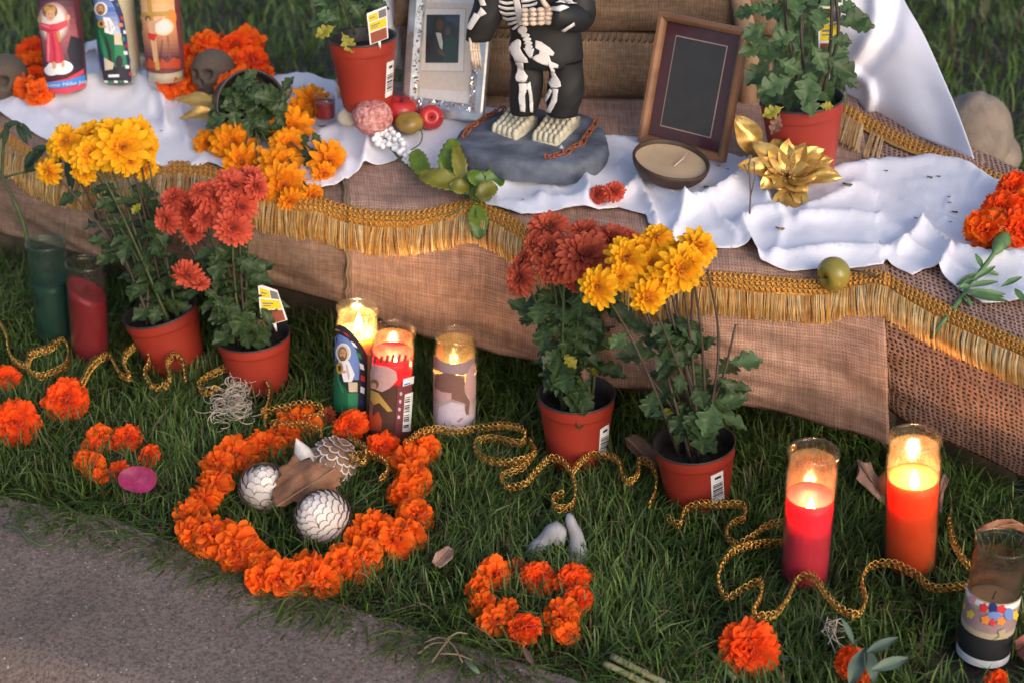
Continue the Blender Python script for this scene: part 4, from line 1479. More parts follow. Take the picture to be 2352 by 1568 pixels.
def candle(label, base, top, rimw, glass, wax, wax_top, surf=None, power=0, flame_at=None, slant=0.0, group='tall glass candles', wellf=0.06, lampcol=(1, .64, .34), inner=None):
    B, T = axis_of(base, top, surf=surf)
    r = rimw / 2 * m_per_px(T)
    ax = T - B
    h = ax.length
    root = thing('glass_candle', label, 'candle', B, group)
    M = frame(B, Vector((0, 1, 0)), ax)
    if surf is None: EXC.append((B.x, B.y, r * 1.06))
    o = [(0, .001), (r * .88, .001), (r * .97, .006), (r * .985, .014), (r * .985, h * .84), (r * .965, h * .875), (r * .935, h * .90), (r * .935, h * .935), (r * .965, h * .955), (r * 1.0, h * .972), (r * 1.0, h * .990), (r * .975, h),
         (r * .92, h), (r * .895, h * .985), (r * .885, h * .93), (r * .89, h * .89), (r * .935, h * .84), (r * .94, .022), (r * .85, .013), (0, .012)]
    gm = MB().lathe(o, M, 56)
    part('glass', gm, glass, root)
    bv = MB().lathe([(r * .985, 0), (r * .985, h * .84), (r * .935, h * .9), (r * 1.0, h * .98)], M, 96).bvh()
    rw = r * .925
    zt = wax_top * h
    n = 40
    wx = MB()
    prof = [(0, .016), (rw, .016)] + [(rw, lerp(.016, zt, t)) for t in np.linspace(.1, 1, 8)] + [(rw * .94, zt - .001), (rw * .86, zt - wellf * h * .3), (rw * .68, zt - wellf * h * .7), (rw * .36, zt - wellf * h * .96), (0.001, zt - wellf * h)]
    vs = []
    for (pr_, z) in prof:
        for k in range(n):
            a = 2 * math.pi * k / n
            zz = z
            if z > zt * .75:
                zz = z + slant * (-math.cos(a)) * (pr_ / rw) * (z - zt * .75) / (zt * .25)
            vs.append(M @ Vector((pr_ * math.cos(a), pr_ * math.sin(a), zz)))
    wx.add(vs, [(i * n + k, i * n + (k + 1) % n, (i + 1) * n + (k + 1) % n, (i + 1) * n + k) for i in range(len(prof) - 1) for k in range(n)])
    wo = part('wax', wx, wax, root)
    if power:                                    # smoke film above the wax, its amber fog paints in the flame's glow
        part('soot_film', MB().lathe([(r * .932, max(zt - .004, .3 * h)), (r * .932, h * .84), (r * .884, h * .895), (r * .88, h * .93)], M, 40), G_lit, root)
    zw = zt - wellf * h
    wk = MB().tube([M @ Vector((0, 0, zw - .003)), M @ Vector((.001, 0, zw + .006)), M @ Vector((.003, 0, zw + .011))], .0011, 6)
    part('wick', wk, M_wick, wo)
    if power:
        fz = zw + .010
        fm = MB().lathe([(0, 0), (.0040, .002), (.0058, .007), (.0054, .013), (.0030, .021), (.0010, .027), (0, .030)], M @ Matrix.Translation((.002, 0, fz - .003)), 14)
        part('flame', fm, M_flame, root)
        ld = bpy.data.lights.new('flame_light', 'POINT')
        ld.energy = power
        ld.color = lampcol
        ld.shadow_soft_size = .006
        lo = bpy.data.objects.new('flame_light', ld)
        COL.objects.link(lo)
        lo.parent = root
        lo.matrix_local = WM[root].inverted() @ (M @ Matrix.Translation((.002, 0, fz + .012)))
        WM[lo] = M
    return root, M, r, h, bv

def band(mb, M, r, z0, z1, mi, n=64, off=.0005, wav=0, a0=0, a1=2 * math.pi):
    def fn(u, v):
        a = lerp(a0, a1, u)
        return M @ Vector(((r * .985 + off) * math.cos(a), (r * .985 + off) * math.sin(a), lerp(z0, z1, v) + wav * math.sin(a * 2 + 1)))
    mb.grid(fn, n, 8, mi, wrap=False)

Z1 = lambda x, y: (x * .27369, y * .27369)
Z3 = lambda x, y: (643.1 + x * .27369, 624.75 + y * .27369)
ZJ = lambda x, y: (1708.9 + x * .27369, 1139.3 + y * .27369)
W_cream = wax_mat('wax_cream', (0.80, 0.72, 0.56), .012)
W_pink = wax_mat('wax_pink', (0.55, 0.022, 0.060), .032, (1, .12, .08))
W_yel = wax_mat('wax_orange', (0.85, 0.10, 0.016), .036, (1, .32, .05))
W_red = wax_mat('wax_red', (0.66, 0.022, 0.045), .022, (1, .06, .05))
W_green = wax_mat('wax_green', (0.008, 0.055, 0.036), .004, (.2, .8, .5))
W_glow = wax_mat('wax_yellow', (0.88, 0.66, 0.26), .030, (1, .62, .2))
W_deep = wax_mat('wax_deep_red', (0.20, 0.005, 0.012), .004, (1, .1, .1))

C = {k: flat(k, v) for k, v in dict(maroon=(.10, .025, .035), dusk=(.30, .12, .13), dusk1=(.36, .19, .19), dusk2=(.46, .30, .30), dusk3=(.58, .46, .46), glow=(.70, .62, .62), robe=(.62, .06, .10), robe2=(.45, .03, .07), pinkish=(.78, .22, .26), skin=(.62, .33, .19), hair=(.20, .10, .04), cloud=(.80, .78, .80),
    blue=(.05, .25, .66), navy=(.02, .035, .14), sky=(.16, .25, .55), green=(.012, .12, .05), green2=(.03, .22, .10), gold=(.45, .27, .07), red=(.55, .03, .03), sand=(.62, .52, .36), dark=(.025, .025, .035),
    orange=(.75, .24, .05), brown=(.075, .032, .022), sun=(.80, .58, .38), wine=(.17, .04, .045), ember=(.42, .06, .02), mauve=(.30, .20, .21), rose=(.52, .30, .29), lilac=(.55, .45, .52), bark=(.20, .10, .08), black=(.012, .012, .016), pink=(.75, .35, .42), lemon=(.75, .50, .06), tan=(.42, .34, .22), crimson=(.62, .04, .06)).items()}
def grad(name, c0, c1, quad, n):
    """bands of colour fading from c0 to c1 down a four cornered patch"""
    a, b, c, d = (np.array(p, float) for p in quad)
    out = []
    for i in range(n):
        k = '%s_%d' % (name, i)
        t = i / (n - 1)
        C[k] = flat(k, tuple(lerp(p, q, t) for p, q in zip(c0, c1)))
        u, v = i / n, (i + 1) / n
        out.append((k, [tuple(lerp(a, d, u)), tuple(lerp(b, c, u)), tuple(lerp(b, c, v)), tuple(lerp(a, d, v))]))
    return out
def picture(root, bv, shapes, conv, name='label_picture'):
    keys = []
    mb = MB()
    for k, (key, poly) in enumerate(shapes):
        if key not in keys: keys.append(key)
        decal(mb, bv, poly, .0008 + .00007 * k, keys.index(key), 5, conv)
    return part(name, mb, [M_wht if q == 'white' else C[q] for q in keys], root)

# --- three picture candles on the altar
sp = hit(153, 203)
root, M, r, h, bv = candle('tall candle with pink robed child figure and blue ribbon on its label', (153, 203), (124, -122), 99, G_clear, W_cream, .8, surf=sp)
mb = MB()
band(mb, M, r, .012, h * .80, 0)
part('label', mb, C['maroon'], root)
shp = grad('twilight', (.05, .03, .05), (.34, .10, .12), [(300, -40), (600, -40), (650, 300), (350, 300)], 7) + grad('twilight_low', (.34, .10, .12), (.03, .025, .06), [(350, 300), (650, 300), (700, 600), (390, 600)], 6) + [('dusk1', ell(450, 190, 130, 172)), ('dusk2', ell(450, 190, 118, 158)), ('dusk3', ell(450, 190, 105, 142)), ('glow', ell(450, 190, 92, 125)), ('dark', [(590, 300), (680, 330), (690, 560), (600, 560), (560, 430)]),
       ('cloud', ell(505, 565, 105, 62)), ('cloud', ell(440, 590, 60, 45)), ('robe', [(338, 185), (420, 205), (480, 195), (560, 165), (570, 212), (490, 262), (515, 400), (540, 525), (460, 535), (396, 518), (395, 400), (400, 268), (345, 250)]),
       ('robe2', [(430, 280), (445, 270), (470, 400), (475, 525), (455, 525), (445, 400)]), ('robe2', [(480, 270), (492, 265), (520, 440), (530, 522), (515, 525), (500, 400)]), ('pinkish', [(405, 280), (418, 280), (425, 420), (420, 515), (408, 515), (404, 400)]), ('pinkish', [(350, 200), (420, 222), (420, 232), (352, 216)]), ('robe2', [(350, 238), (420, 250), (480, 245), (480, 258), (400, 266)]), ('gold', [(475, 262), (500, 262), (512, 350), (496, 350)]), ('hair', ell(425, 95, 60, 58)), ('gold', ell(405, 75, 26, 24)), ('gold', ell(450, 80, 20, 26)), ('skin', ell(428, 125, 36, 45)), ('hair', ell(415, 116, 6, 5)), ('hair', ell(441, 116, 6, 5)), ('robe', ell(428, 146, 9, 4)), ('tan', ell(446, 132, 9, 24)), ('skin', ell(345, 165, 16, 26)), ('skin', ell(565, 145, 16, 26)), ('skin', ell(462, 545, 14, 32)), ('skin', ell(530, 535, 13, 26)),
       ('robe', [(410, 690), (560, 655), (690, 575), (692, 620), (560, 680), (412, 705)]), ('blue', [(398, 690), (560, 672), (700, 625), (704, 690), (560, 728), (405, 742)]), ('robe', [(404, 745), (560, 730), (704, 694), (706, 730), (560, 790), (410, 775)])]
picture(root, bv, shp, Z1)
vs, fs = text_tris('Divino Niño Jesus')
mw = max(v[0] for v in vs)
def ribb(v):
    t = v[0] / mw
    x = lerp(372, 752, t)
    return Z1(x, 728 - 46 * max(0, (t - .1)) ** 1.3 - v[1] * 44)
tm = MB()
decal(tm, bv, None, .0046, 0, tris=([ribb(v) for v in vs], fs))
part('lettering', tm, M_wht, root)

def saint(conv, halo, k):
    """green robed figure under an arch with coloured border"""
    return k
sp = hit(279, 186)
root, M, r, h, bv = candle('tall candle with arched green saint label in the middle of the altar trio', (279, 186), (250, -132), 99, G_clear, W_cream, .8, surf=sp)
arch = [(772, -120), (900, -110), (980, -20), (1030, 120), (1062, 300), (1098, 600), (1104, 680), (1040, 700), (880, 692), (850, 560), (800, 250), (772, 0)]
shp = [('navy', arch), ('sky', [(782, -60), (900, -40), (960, 60), (1000, 170), (1020, 330), (1030, 420), (890, 420), (820, 250)])] + grad('heaven', (.08, .15, .45), (.50, .55, .68), [(900, 60), (958, 62), (1015, 300), (900, 300)], 6) + [('sand', [(940, 290), (1015, 280), (1030, 380), (950, 370)]), ('green2', [(950, 380), (1040, 380), (1075, 600), (960, 600)]),
       ('cloud', ell(850, 75, 54, 58)), ('sand', ell(850, 75, 44, 48)), ('hair', ell(850, 80, 32, 48)), ('skin', ell(850, 80, 22, 34)), ('green', [(795, 150), (850, 175), (890, 260), (960, 300), (965, 530), (905, 540), (845, 420), (805, 260)]),
       ('green2', [(830, 250), (845, 255), (900, 420), (915, 530), (900, 535), (870, 440)]), ('dark', [(880, 300), (892, 300), (935, 430), (940, 530), (925, 530)]), ('cloud', [(868, 142), (925, 150), (968, 235), (940, 290), (885, 272)]), ('lilac', [(905, 170), (915, 170), (935, 250), (925, 280), (912, 240)]), ('lilac', [(935, 190), (950, 215), (950, 250), (940, 240)]), ('gold', ell(856, 200, 28, 34)), ('brown', ell(856, 200, 12, 18)), ('skin', ell(885, 225, 16, 10)), ('hair', ell(842, 74, 4, 4)), ('hair', ell(858, 74, 4, 4)), ('hair', ell(850, 104, 14, 14)), ('dark', [(870, 560), (1080, 560), (1090, 690), (880, 690)]), ('sand', [(880, 480), (960, 530), (950, 580), (890, 590)]), ('white', [(915, 625), (1000, 622), (1002, 645), (917, 648)]), ('dark', ell(1000, 520, 28, 55))]
bcol = ['red', 'white', 'green2', 'navy', 'red', 'orange', 'white', 'green2', 'red', 'white', 'navy', 'white', 'red']
bl = [(905, -60), (985, 30), (1025, 150), (1052, 300), (1075, 440), (1088, 560), (1096, 660)]
bs = samp(bl, 27)
for i in range(0, 26, 2):
    (x0, y0), (x1, y1) = bs[i], bs[i + 1]
    wv = 30 if (i // 2) % 2 else 20
    xo = -26 if (i // 2) % 2 else -6
    shp.append((bcol[i // 2], [(x0 + xo - wv / 2, y0), (x0 + xo + wv / 2, y0), (x1 + xo + wv / 2, y1), (x1 + xo - wv / 2, y1)]))
for i in range(5):
    shp.append((['white', 'green2'][i % 2], [(885 + i * 38, 672), (915 + i * 38, 676), (915 + i * 38, 692), (887 + i * 38, 690)]))
picture(root, bv, shp, Z1, 'label')

sp = hit(384, 200)
root, M, r, h, bv = candle('tall candle with orange sunset crucifix label beside the skull garland', (384, 200), (356, -118), 92, G_clear, W_cream, .8, surf=sp)
mb = MB()
band(mb, M, r, .035, h * .80, 0)
part('label', mb, C['wine'], root)
shp = grad('sunset', (.62, .36, .12), (.72, .44, .28), [(1150, -60), (1455, -60), (1470, 180), (1180, 180)], 5) + grad('sunset_low', (.72, .30, .14), (.10, .03, .05), [(1180, 180), (1470, 180), (1505, 500), (1238, 500)], 10) + [('orange', ell(1430, 150, 45, 70)), ('sun', ell(1370, 225, 82, 72)), ('glow', ell(1370, 225, 60, 52)), ('ember', [(1240, 570), (1252, 480), (1300, 520), (1360, 490), (1400, 530), (1450, 480), (1505, 500), (1505, 575)]), ('gold', [(1168, 108), (1420, 92), (1422, 132), (1172, 146)]),
       ('gold', [(1236, -20), (1268, -20), (1345, 585), (1312, 590)]), ('hair', ell(1248, 160, 24, 32)), ('skin', [(1240, 175), (1300, 172), (1308, 280), (1322, 400), (1318, 520), (1298, 520), (1280, 400), (1258, 280)]), ('skin', [(1185, 130), (1240, 180), (1235, 200), (1180, 150)]),
       ('skin', [(1300, 180), (1360, 140), (1365, 160), (1305, 205)]), ('hair', [(1400, 300), (1408, 300), (1430, 500), (1420, 500)]), ('brown', [(1360, 330), (1366, 330), (1350, 520), (1342, 520)]), ('tan', ell(1252, 168, 12, 18)), ('tan', [(1290, 200), (1302, 200), (1312, 400), (1304, 500), (1298, 380)]), ('red', [(1250, 275), (1318, 288), (1302, 345), (1262, 325)])]
picture(root, bv, shp, Z1)

# --- two unlit candles at the left edge of the lawn
candle('unlit green candle in smoky glass at the left edge', (136, 800), (104, 556), 93, G_green, W_green, .66, wellf=.03)
candle('unlit dark red candle next to the green one, wax melted on a slant', (211, 838), (195, 602), 92, G_clear, W_deep, .74, slant=.016, wellf=.02)
# --- three lit candles in the middle
root, M, r, h, bv = candle('brightly lit yellow candle with green saint label behind the red one', (812, 962), (822, 705), 100, G_clear, W_glow, .79, power=1.2, wellf=.035)
arch = [(440, 470), (500, 440), (545, 455), (610, 510), (690, 615), (735, 705), (722, 1180), (430, 1180)]
shp = [('dark', arch), ('sky', [(440, 560), (500, 520), (570, 555), (640, 650), (668, 760), (662, 900), (560, 900), (450, 720)]), ('sand', [(575, 920), (650, 920), (650, 1000), (580, 1000)]), ('green2', [(560, 1010), (655, 1010), (650, 1150), (560, 1150)]), ('cloud', ell(535, 672, 62, 78)), ('sand', ell(535, 675, 50, 64)), ('hair', ell(530, 685, 36, 62)), ('skin', ell(530, 682, 26, 44)),
       ('green', [(440, 715), (495, 740), (505, 900), (570, 990), (575, 1170), (430, 1170)]), ('green2', [(480, 760), (492, 770), (505, 900), (540, 1000), (530, 1010), (490, 900)]), ('cloud', [(498, 742), (580, 738), (628, 850), (605, 915), (540, 915)]), ('lilac', [(555, 770), (568, 770), (590, 860), (580, 910), (565, 850)]), ('gold', ell(508, 800, 28, 50)), ('brown', ell(508, 800, 12, 26)), ('skin', ell(545, 830, 18, 12)), ('hair', ell(521, 672, 5, 5)), ('hair', ell(541, 672, 5, 5)), ('hair', ell(531, 716, 16, 18))]
bs = samp([(455, 480), (540, 500), (620, 600), (670, 720), (688, 850), (685, 1000), (670, 1150)], 17)
for i in range(0, 16, 2):
    (x0, y0), (x1, y1) = bs[i], bs[i + 1]
    shp.append((['orange', 'red', 'cloud', 'green2', 'white', 'red', 'white', 'navy'][i // 2], [(x0 - 14, y0 - 8), (x0 + 18, y0 + 8), (x1 + 18, y1 + 8), (x1 - 14, y1 - 8)]))
picture(root, bv, shp, Z3, 'label')
root, M, r, h, bv = candle('lit candle with glowing red wax and dark barcode label, between two lit candles', (893, 1004), (906, 756), 101, G_clear, W_red, .80, power=.9, wellf=.22)
mb = MB()
band(mb, M, r, .008, h * .38, 0)
part('label', mb, C['wine'], root)
shp = [('rose', [(735, 790), (800, 775), (900, 790), (975, 830), (985, 900), (930, 960), (860, 1010), (735, 940)]), ('brown', [(735, 960), (860, 1000), (980, 940), (985, 1340), (715, 1340)]), ('hair', ell(795, 935, 38, 40)), ('skin', ell(790, 950, 22, 26)),
       ('gold', [(770, 985), (830, 1010), (945, 1160), (905, 1165), (835, 1090), (790, 1110), (760, 1060)]), ('ember', [(730, 1240), (750, 1160), (790, 1200), (830, 1160), (860, 1240), (850, 1330), (735, 1320)]), ('bark', [(740, 1060), (790, 1110), (780, 1200), (735, 1180)])]
for i in range(7):
    x = 755 + i * 48
    y = 690 + 10 * math.sin(i)
    shp.append(('wine', [(x, y), (x + 22, y + 6), (x + 6, y + 68), (x - 16, y + 60)]))
shp += [('wine', [(985, 950), (1100, 930), (1080, 1340), (960, 1340)]), ('white', [(1030, 890), (1116, 868), (1112, 930), (1025, 952)]), ('blue', [(1035, 930), (1085, 918), (1083, 932), (1033, 944)]), ('white', [(1042, 1020), (1106, 1000), (1085, 1330), (1020, 1332)])]
for i in range(16):
    y = 1045 + i * 16.5
    if i % 5 == 3: continue
    sl_ = (y - 1020) / 310
    shp.append(('black', [(1044 - 20 * sl_, y), (1084 - 20 * sl_, y - 8), (1084 - 20 * sl_, y + (i % 3) * 3 - 1), (1044 - 20 * sl_, y + 8 + (i % 3) * 3 - 2)]))
for i in range(4):
    shp.append(('lilac', ell(1008 - i * 6, 1010 + i * 65, 10, 16)))
picture(root, bv, shp, Z3)
root, M, r, h, bv = candle('lit candle with scorched mauve label, right of the lit trio', (1043, 990), (1046, 768), 100, G_clear, W_glow, .46, power=.35, wellf=.05)
mb = MB()
band(mb, M, r, .01, h * .63, 0, wav=.002)
part('label', mb, mat('scorched_paper', (.36, .25, .25), .8, nscale=30, namt=.45, col2=(.60, .44, .42)), root)
shp = [('mauve', [(1292, 690), (1370, 750), (1460, 770), (1560, 750), (1650, 690), (1650, 800), (1540, 860), (1380, 850), (1292, 800)]), ('bark', [(1310, 850), (1400, 840), (1550, 870), (1545, 1000), (1590, 1080), (1580, 1190), (1550, 1190), (1555, 1100), (1440, 1060), (1340, 1080), (1300, 960)]),
       ('rose', [(1300, 960), (1360, 1000), (1440, 1010), (1440, 1060), (1350, 1085), (1296, 1040)]), ('rose', [(1560, 860), (1600, 780), (1625, 760), (1648, 860), (1648, 1040), (1590, 1060), (1545, 960)]), ('lilac', [(1335, 1130), (1440, 1085), (1540, 1110), (1560, 1200), (1640, 1180), (1640, 1345), (1320, 1345)]), ('mauve', [(1480, 1245), (1520, 1215), (1540, 1220), (1500, 1255)])]
picture(root, bv, shp, Z3)
# --- two lit candles and a jar at the right
candle('lit pink candle in clear glass at the right of the lawn', (1846, 1342), (1869, 1034), 120, G_clear, W_pink, .68, power=1.0, wellf=.20)
candle('brightest lit candle with yellow to orange wax at the right', (2089, 1312), (2101, 1003), 127, G_clear, W_yel, .72, power=2.2, wellf=.13)
sp_j = P(2250, 1540)
root, M, r, h, bv = candle('burnt out tilted jar candle with flower print at the lower right corner', (2256, 1500), (2304, 1243), 124, G_clear, W_cream, .50, wellf=.0)
mb = MB()
EXC.append((sp_j.x, sp_j.y, .055))
keys = ['tan', 'white', 'tan', 'mauve', 'tan', 'black', 'white']
zs = [(.585, .60), (.535, .585), (.505, .535), (.33, .505), (.28, .33), (.085, .28), (.02, .085)]
for (a, b), i in zip(zs, range(7)):
    band(mb, M, r, a * h, b * h, i)
part('label', mb, [M_wht if q == 'white' else C[q] for q in keys], root)
shp = [('pink', ell(1920, 860, 34, 44)), ('lemon', ell(1850, 905, 18, 45)), ('lemon', ell(1905, 985, 36, 40)), ('crimson', ell(2015, 930, 42, 44)), ('navy', ell(2090, 930, 36, 46)), ('crimson', ell(2160, 940, 46, 38)), ('sky', ell(2100, 1000, 60, 40)), ('orange', ell(2030, 1030, 42, 42)), ('crimson', ell(2085, 1050, 26, 40)), ('orange', ell(2155, 1040, 40, 38)), ('sky', ell(2220, 980, 40, 50)), ('lemon', ell(2270, 990, 24, 50)), ('tan', [(2130, 1120), (2190, 1100), (2180, 1160), (2210, 1180), (2090, 1200), (2140, 1165)])]
def blossom(poly):
    xs, ys = [p[0] for p in poly], [p[1] for p in poly]
    cx, cy, rx, ry = (min(xs) + max(xs)) / 2, (min(ys) + max(ys)) / 2, (max(xs) - min(xs)) / 2, (max(ys) - min(ys)) / 2
    return [(cx + rx * (.86 + .14 * math.cos(5 * t)) * math.cos(t), cy + ry * (.86 + .14 * math.cos(5 * t)) * math.sin(t)) for t in np.linspace(0, 2 * math.pi, 30, endpoint=False)]
shp = [(k, blossom(p) if len(p) == 20 and k not in ('sky', 'navy') else p) for k, p in shp]
picture(root, bv, shp, ZJ)
# smoke stained inside of the jar
part('soot', MB().lathe([(r * .93, .52 * h), (r * .93, .80 * h), (r * .90, .86 * h)], M, 40), glass_mat('soot_film', (.80, .62, .48), .22, (.42, .25, .16)), root)
# red votive behind the tipped pot
sp = hit(748, 288)
root, M, r, h, bv = candle('small clear cup with dark red wax behind the amber flowers', (748, 288), (746, 218), 48, G_clear, W_deep, .78, surf=sp, wellf=.05, group=None)
# ================================================================== THE SKELETON FIGURINE
Z0 = lambda x, y: (1010.6 + x * .27369, y * .27369)
M_slate = mat('painted_slate', (0.085, 0.10, 0.135), 0.65, nscale=22, namt=0.5, bump=0.6, bscale=60, bdist=0.004, col2=(0.17, 0.19, 0.24))
M_cloak = mat('black_paint', (0.008, 0.008, 0.010), 0.65, nscale=40, namt=0.3, bump=0.25, bscale=90, bdist=0.002)
M_bone = mat('bone_paint', (0.66, 0.63, 0.62), 0.6, nscale=80, namt=0.12)
M_foot = mat('cream_bone', (0.52, 0.47, 0.35), 0.6, nscale=80, namt=0.2)
M_hand = mat('aged_bone', (0.58, 0.46, 0.37), 0.6, nscale=120, namt=0.25)
M_chain = mat('rust', (0.24, 0.065, 0.025), 0.7, nscale=120, namt=0.4)
bc = hit(1222, 345)
zb = bc.z + .004
base_c = P(1222, 322, zb + .022)
fig = thing('skeleton_figurine', 'skeleton figurine in black clothes with white bones standing on a slate base', 'figurine', (base_c.x, base_c.y, zb))
outl = [(1046, 318), (1056, 296), (1085, 272), (1130, 256), (1200, 248), (1290, 252), (1355, 264), (1386, 290), (1396, 322), (1388, 345), (1358, 366), (1300, 376), (1230, 372), (1160, 366), (1098, 352), (1060, 336)]
mb = MB()
cen = base_c
top = [P(x, y, zb + .026) for x, y in outl]
top = [Vector(q) for q in samp(top + [top[0]], 61)[:-1]]
n = len(top)
lay = []
for sc_, dz in ((0.0, 0.0), (.55, .001), (.90, 0.0), (.97, -.002), (1.0, -.007), (1.015, -.016), (.99, -.034)):
    for q in top:
        p = Vector((lerp(cen.x, q.x, sc_), lerp(cen.y, q.y, sc_), q.z + dz))
        k = .004 * noise.noise(p * 30) + .0025 * noise.noise(p * 80)
        lay.append(p + Vector((k * .6, k * .6, k if sc_ < .98 else k * .5)))
mb.add(lay, [(i * n + k, i * n + (k + 1) % n, (i + 1) * n + (k + 1) % n, (i + 1) * n + k) for i in range(6) for k in range(n)])
slab = part('slate_base', mb, M_slate, fig)
BVS = mb.bvh()
# rusty chain across the base, link by link
def links(path, count):
    pts = []
    for x, y in samp(path, count):
        loc, nr, *_ = BVS.ray_cast(CAM, ray(x, y))
        pts.append(loc + Vector((0, 0, .003)) if loc else P(x, y, zb + .03))
    for i, (a, b) in enumerate(zip(pts, pts[1:])):
        d = (b - a)
        L = d.length * .72
        M = frame((a + b) / 2, d, Vector((0, -.3, 1)) if i % 2 else Vector((1, -.3, .4)))
        loop = [M @ Vector((.0035 * math.cos(t), L * math.sin(t), 0)) for t in np.linspace(0, 2 * math.pi, 13)]
        part('chain_link', MB().tube(loop, .0015, 6, cap=False), M_chain, fig)
links([Z0(870, 1335), Z0(950, 1330), Z0(1010, 1300), Z0(1080, 1290), Z0(1130, 1240), Z0(1190, 1220), Z0(1230, 1150), Z0(1280, 1090), Z0(1330, 1010)], 16)
links([Z0(200, 1160), Z0(250, 1090), Z0(330, 1040), Z0(400, 990), Z0(480, 950), Z0(560, 925)], 12)

YF = base_c.y + .012
def loft(rows, Y, dep, n=28, conv=Z0, dyf=None):
    mb = MB()
    vs = []
    for i, (y, xl, xr) in enumerate(rows):
        a, b = D(*conv(xl, y), Y), D(*conv(xr, y), Y)
        c = (a + b) / 2
        w_ = (b - a).length / 2
        dy = dyf(i) if dyf else 0
        for k in range(n):
            t = 2 * math.pi * k / n
            ca, sa = math.cos(t), math.sin(t)
            fold = 1 + .03 * math.sin(t * 5 + i * .8)
            vs.append((c.x + w_ * ca, c.y + dy + w_ * dep * sa * fold, lerp(a.z, b.z, (ca + 1) / 2)))
    m_ = len(rows)
    fs = [(i * n + k, i * n + (k + 1) % n, (i + 1) * n + (k + 1) % n, (i + 1) * n + k) for i in range(m_ - 1) for k in range(n)]
    fs += [tuple(range(n)), tuple((m_ - 1) * n + k for k in range(n))]
    mb.add(vs, fs)
    return mb
def rows_s(rows, k=3):
    return [tuple(q) for q in samp(rows, len(rows) * k)]
legL = loft(rows_s([(500, 585, 850), (560, 600, 862), (640, 590, 868), (720, 580, 866), (820, 582, 850), (900, 585, 825), (955, 595, 800)]), YF, .8)
legR = loft(rows_s([(500, 880, 1200), (560, 905, 1200), (640, 915, 1208), (720, 900, 1212), (820, 890, 1200), (900, 895, 1170), (965, 900, 1155)]), YF - .008, .8)
torso = loft(rows_s([(-260, 520, 980), (-160, 380, 1120), (-60, 400, 1110), (60, 440, 1080), (180, 560, 1150), (300, 590, 1190), (400, 575, 1198), (480, 590, 1205), (545, 640, 1190)]), YF, .62)
armL = loft(rows_s([(-190, 330, 520), (-60, 300, 560), (60, 275, 540), (160, 240, 520), (260, 222, 470), (335, 215, 432)]), YF - .01, .8)
clothes = MB()
for q in (legL, legR, torso, armL): clothes.add(q.v, q.f)
# bent right arm: shoulder, elbow, wrist
sh, el, wr = D(*Z0(1090, -110), YF - .01), D(*Z0(1170, 140), YF - .02), D(*Z0(945, 120), YF - .062)
clothes.tube([Vector(q) for q in samp([sh, sh.lerp(el, .6) + Vector((.006, -.004, 0)), el, el.lerp(wr, .5) + Vector((0, -.012, .001)), wr], 18)], [.021, .022, .022, .023, .023, .023, .023, .023, .023, .022, .0215, .021, .020, .020, .019, .019, .019, .019], 20)
part('clothes', clothes, M_cloak, fig)
bvb = clothes.bvh()
bones = [[(500, 0), (560, 15), (620, 8), (622, 28), (560, 38), (500, 22)], [(485, 40), (560, 58), (632, 56), (632, 78), (560, 82), (490, 62)], [(492, 85), (560, 103), (640, 98), (640, 120), (560, 128), (500, 108)],
         [(510, 128), (570, 148), (648, 136), (650, 158), (575, 170), (520, 150)], [(548, 190), (600, 183), (655, 163), (658, 185), (605, 205), (560, 210)], [(608, 238), (636, 214), (662, 193), (666, 214), (642, 240), (622, 250)],
         [(690, 38), (760, 33), (815, 13), (812, 38), (760, 54), (692, 62)], [(680, 0), (740, -6), (810, -25), (810, -4), (745, 14), (684, 20)], [(610, -30), (662, -30), (690, 90), (694, 200), (664, 216), (640, 120)],
         ell(697, 250, 38, 36), ell(722, 296, 34, 20), ell(735, 330, 34, 18), ell(744, 362, 34, 18), ell(750, 394, 32, 17),
         [(660, 325), (620, 350), (590, 400), (598, 440), (622, 470), (640, 512), (700, 522), (745, 520), (735, 490), (700, 450), (678, 405), (688, 370), (684, 340)],
         [(805, 338), (850, 350), (920, 400), (957, 440), (948, 466), (912, 460), (930, 512), (902, 547), (850, 532), (790, 500), (770, 480), (830, 452), (838, 424), (802, 402)],
         [(705, 405), (795, 410), (778, 470), (762, 486), (742, 465)],
         [(640, 516), (706, 526), (706, 590), (737, 640), (722, 682), (690, 692), (650, 682), (640, 650), (656, 590), (654, 550)], ell(698, 660, 26, 22), [(670, 770), (665, 700), (722, 696), (736, 740), (715, 800), (716, 935), (676, 930), (664, 820)], [(728, 700), (756, 682), (776, 860), (773, 937), (751, 932), (745, 800)],
         [(905, 500), (950, 522), (992, 542), (986, 566), (942, 562), (962, 582), (972, 612), (1012, 682), (1018, 722), (986, 736), (940, 736), (922, 692), (950, 642), (932, 590), (912, 545)], [(946, 740), (996, 746), (986, 850), (938, 942), (902, 936), (940, 850), (955, 790)], [(934, 745), (950, 760), (922, 820), (886, 882), (902, 800)],
         [(300, 110), (347, 130), (272, 252), (232, 236)], [(352, 60), (392, 112), (342, 142), (322, 112)], [(330, -20), (372, -30), (390, 40), (350, 50)],
         [(985, -20), (1110, -5), (1142, 45), (1062, 48), (985, 30)], [(952, 62), (1030, 57), (1077, 76), (1002, 100), (962, 96)], [(1000, 252), (1112, 185), (1122, 202), (1022, 264)]]
for k, poly in enumerate(bones):
    bm_ = MB()
    decal(bm_, bvb, poly, .0012 + .00006 * k, 0, 5, Z0)
    if not bm_.f: continue
    bo = part('painted_bone', bm_, M_bone, fig)
    s_ = bo.modifiers.new('relief', 'SOLIDIFY')
    s_.thickness = .0012
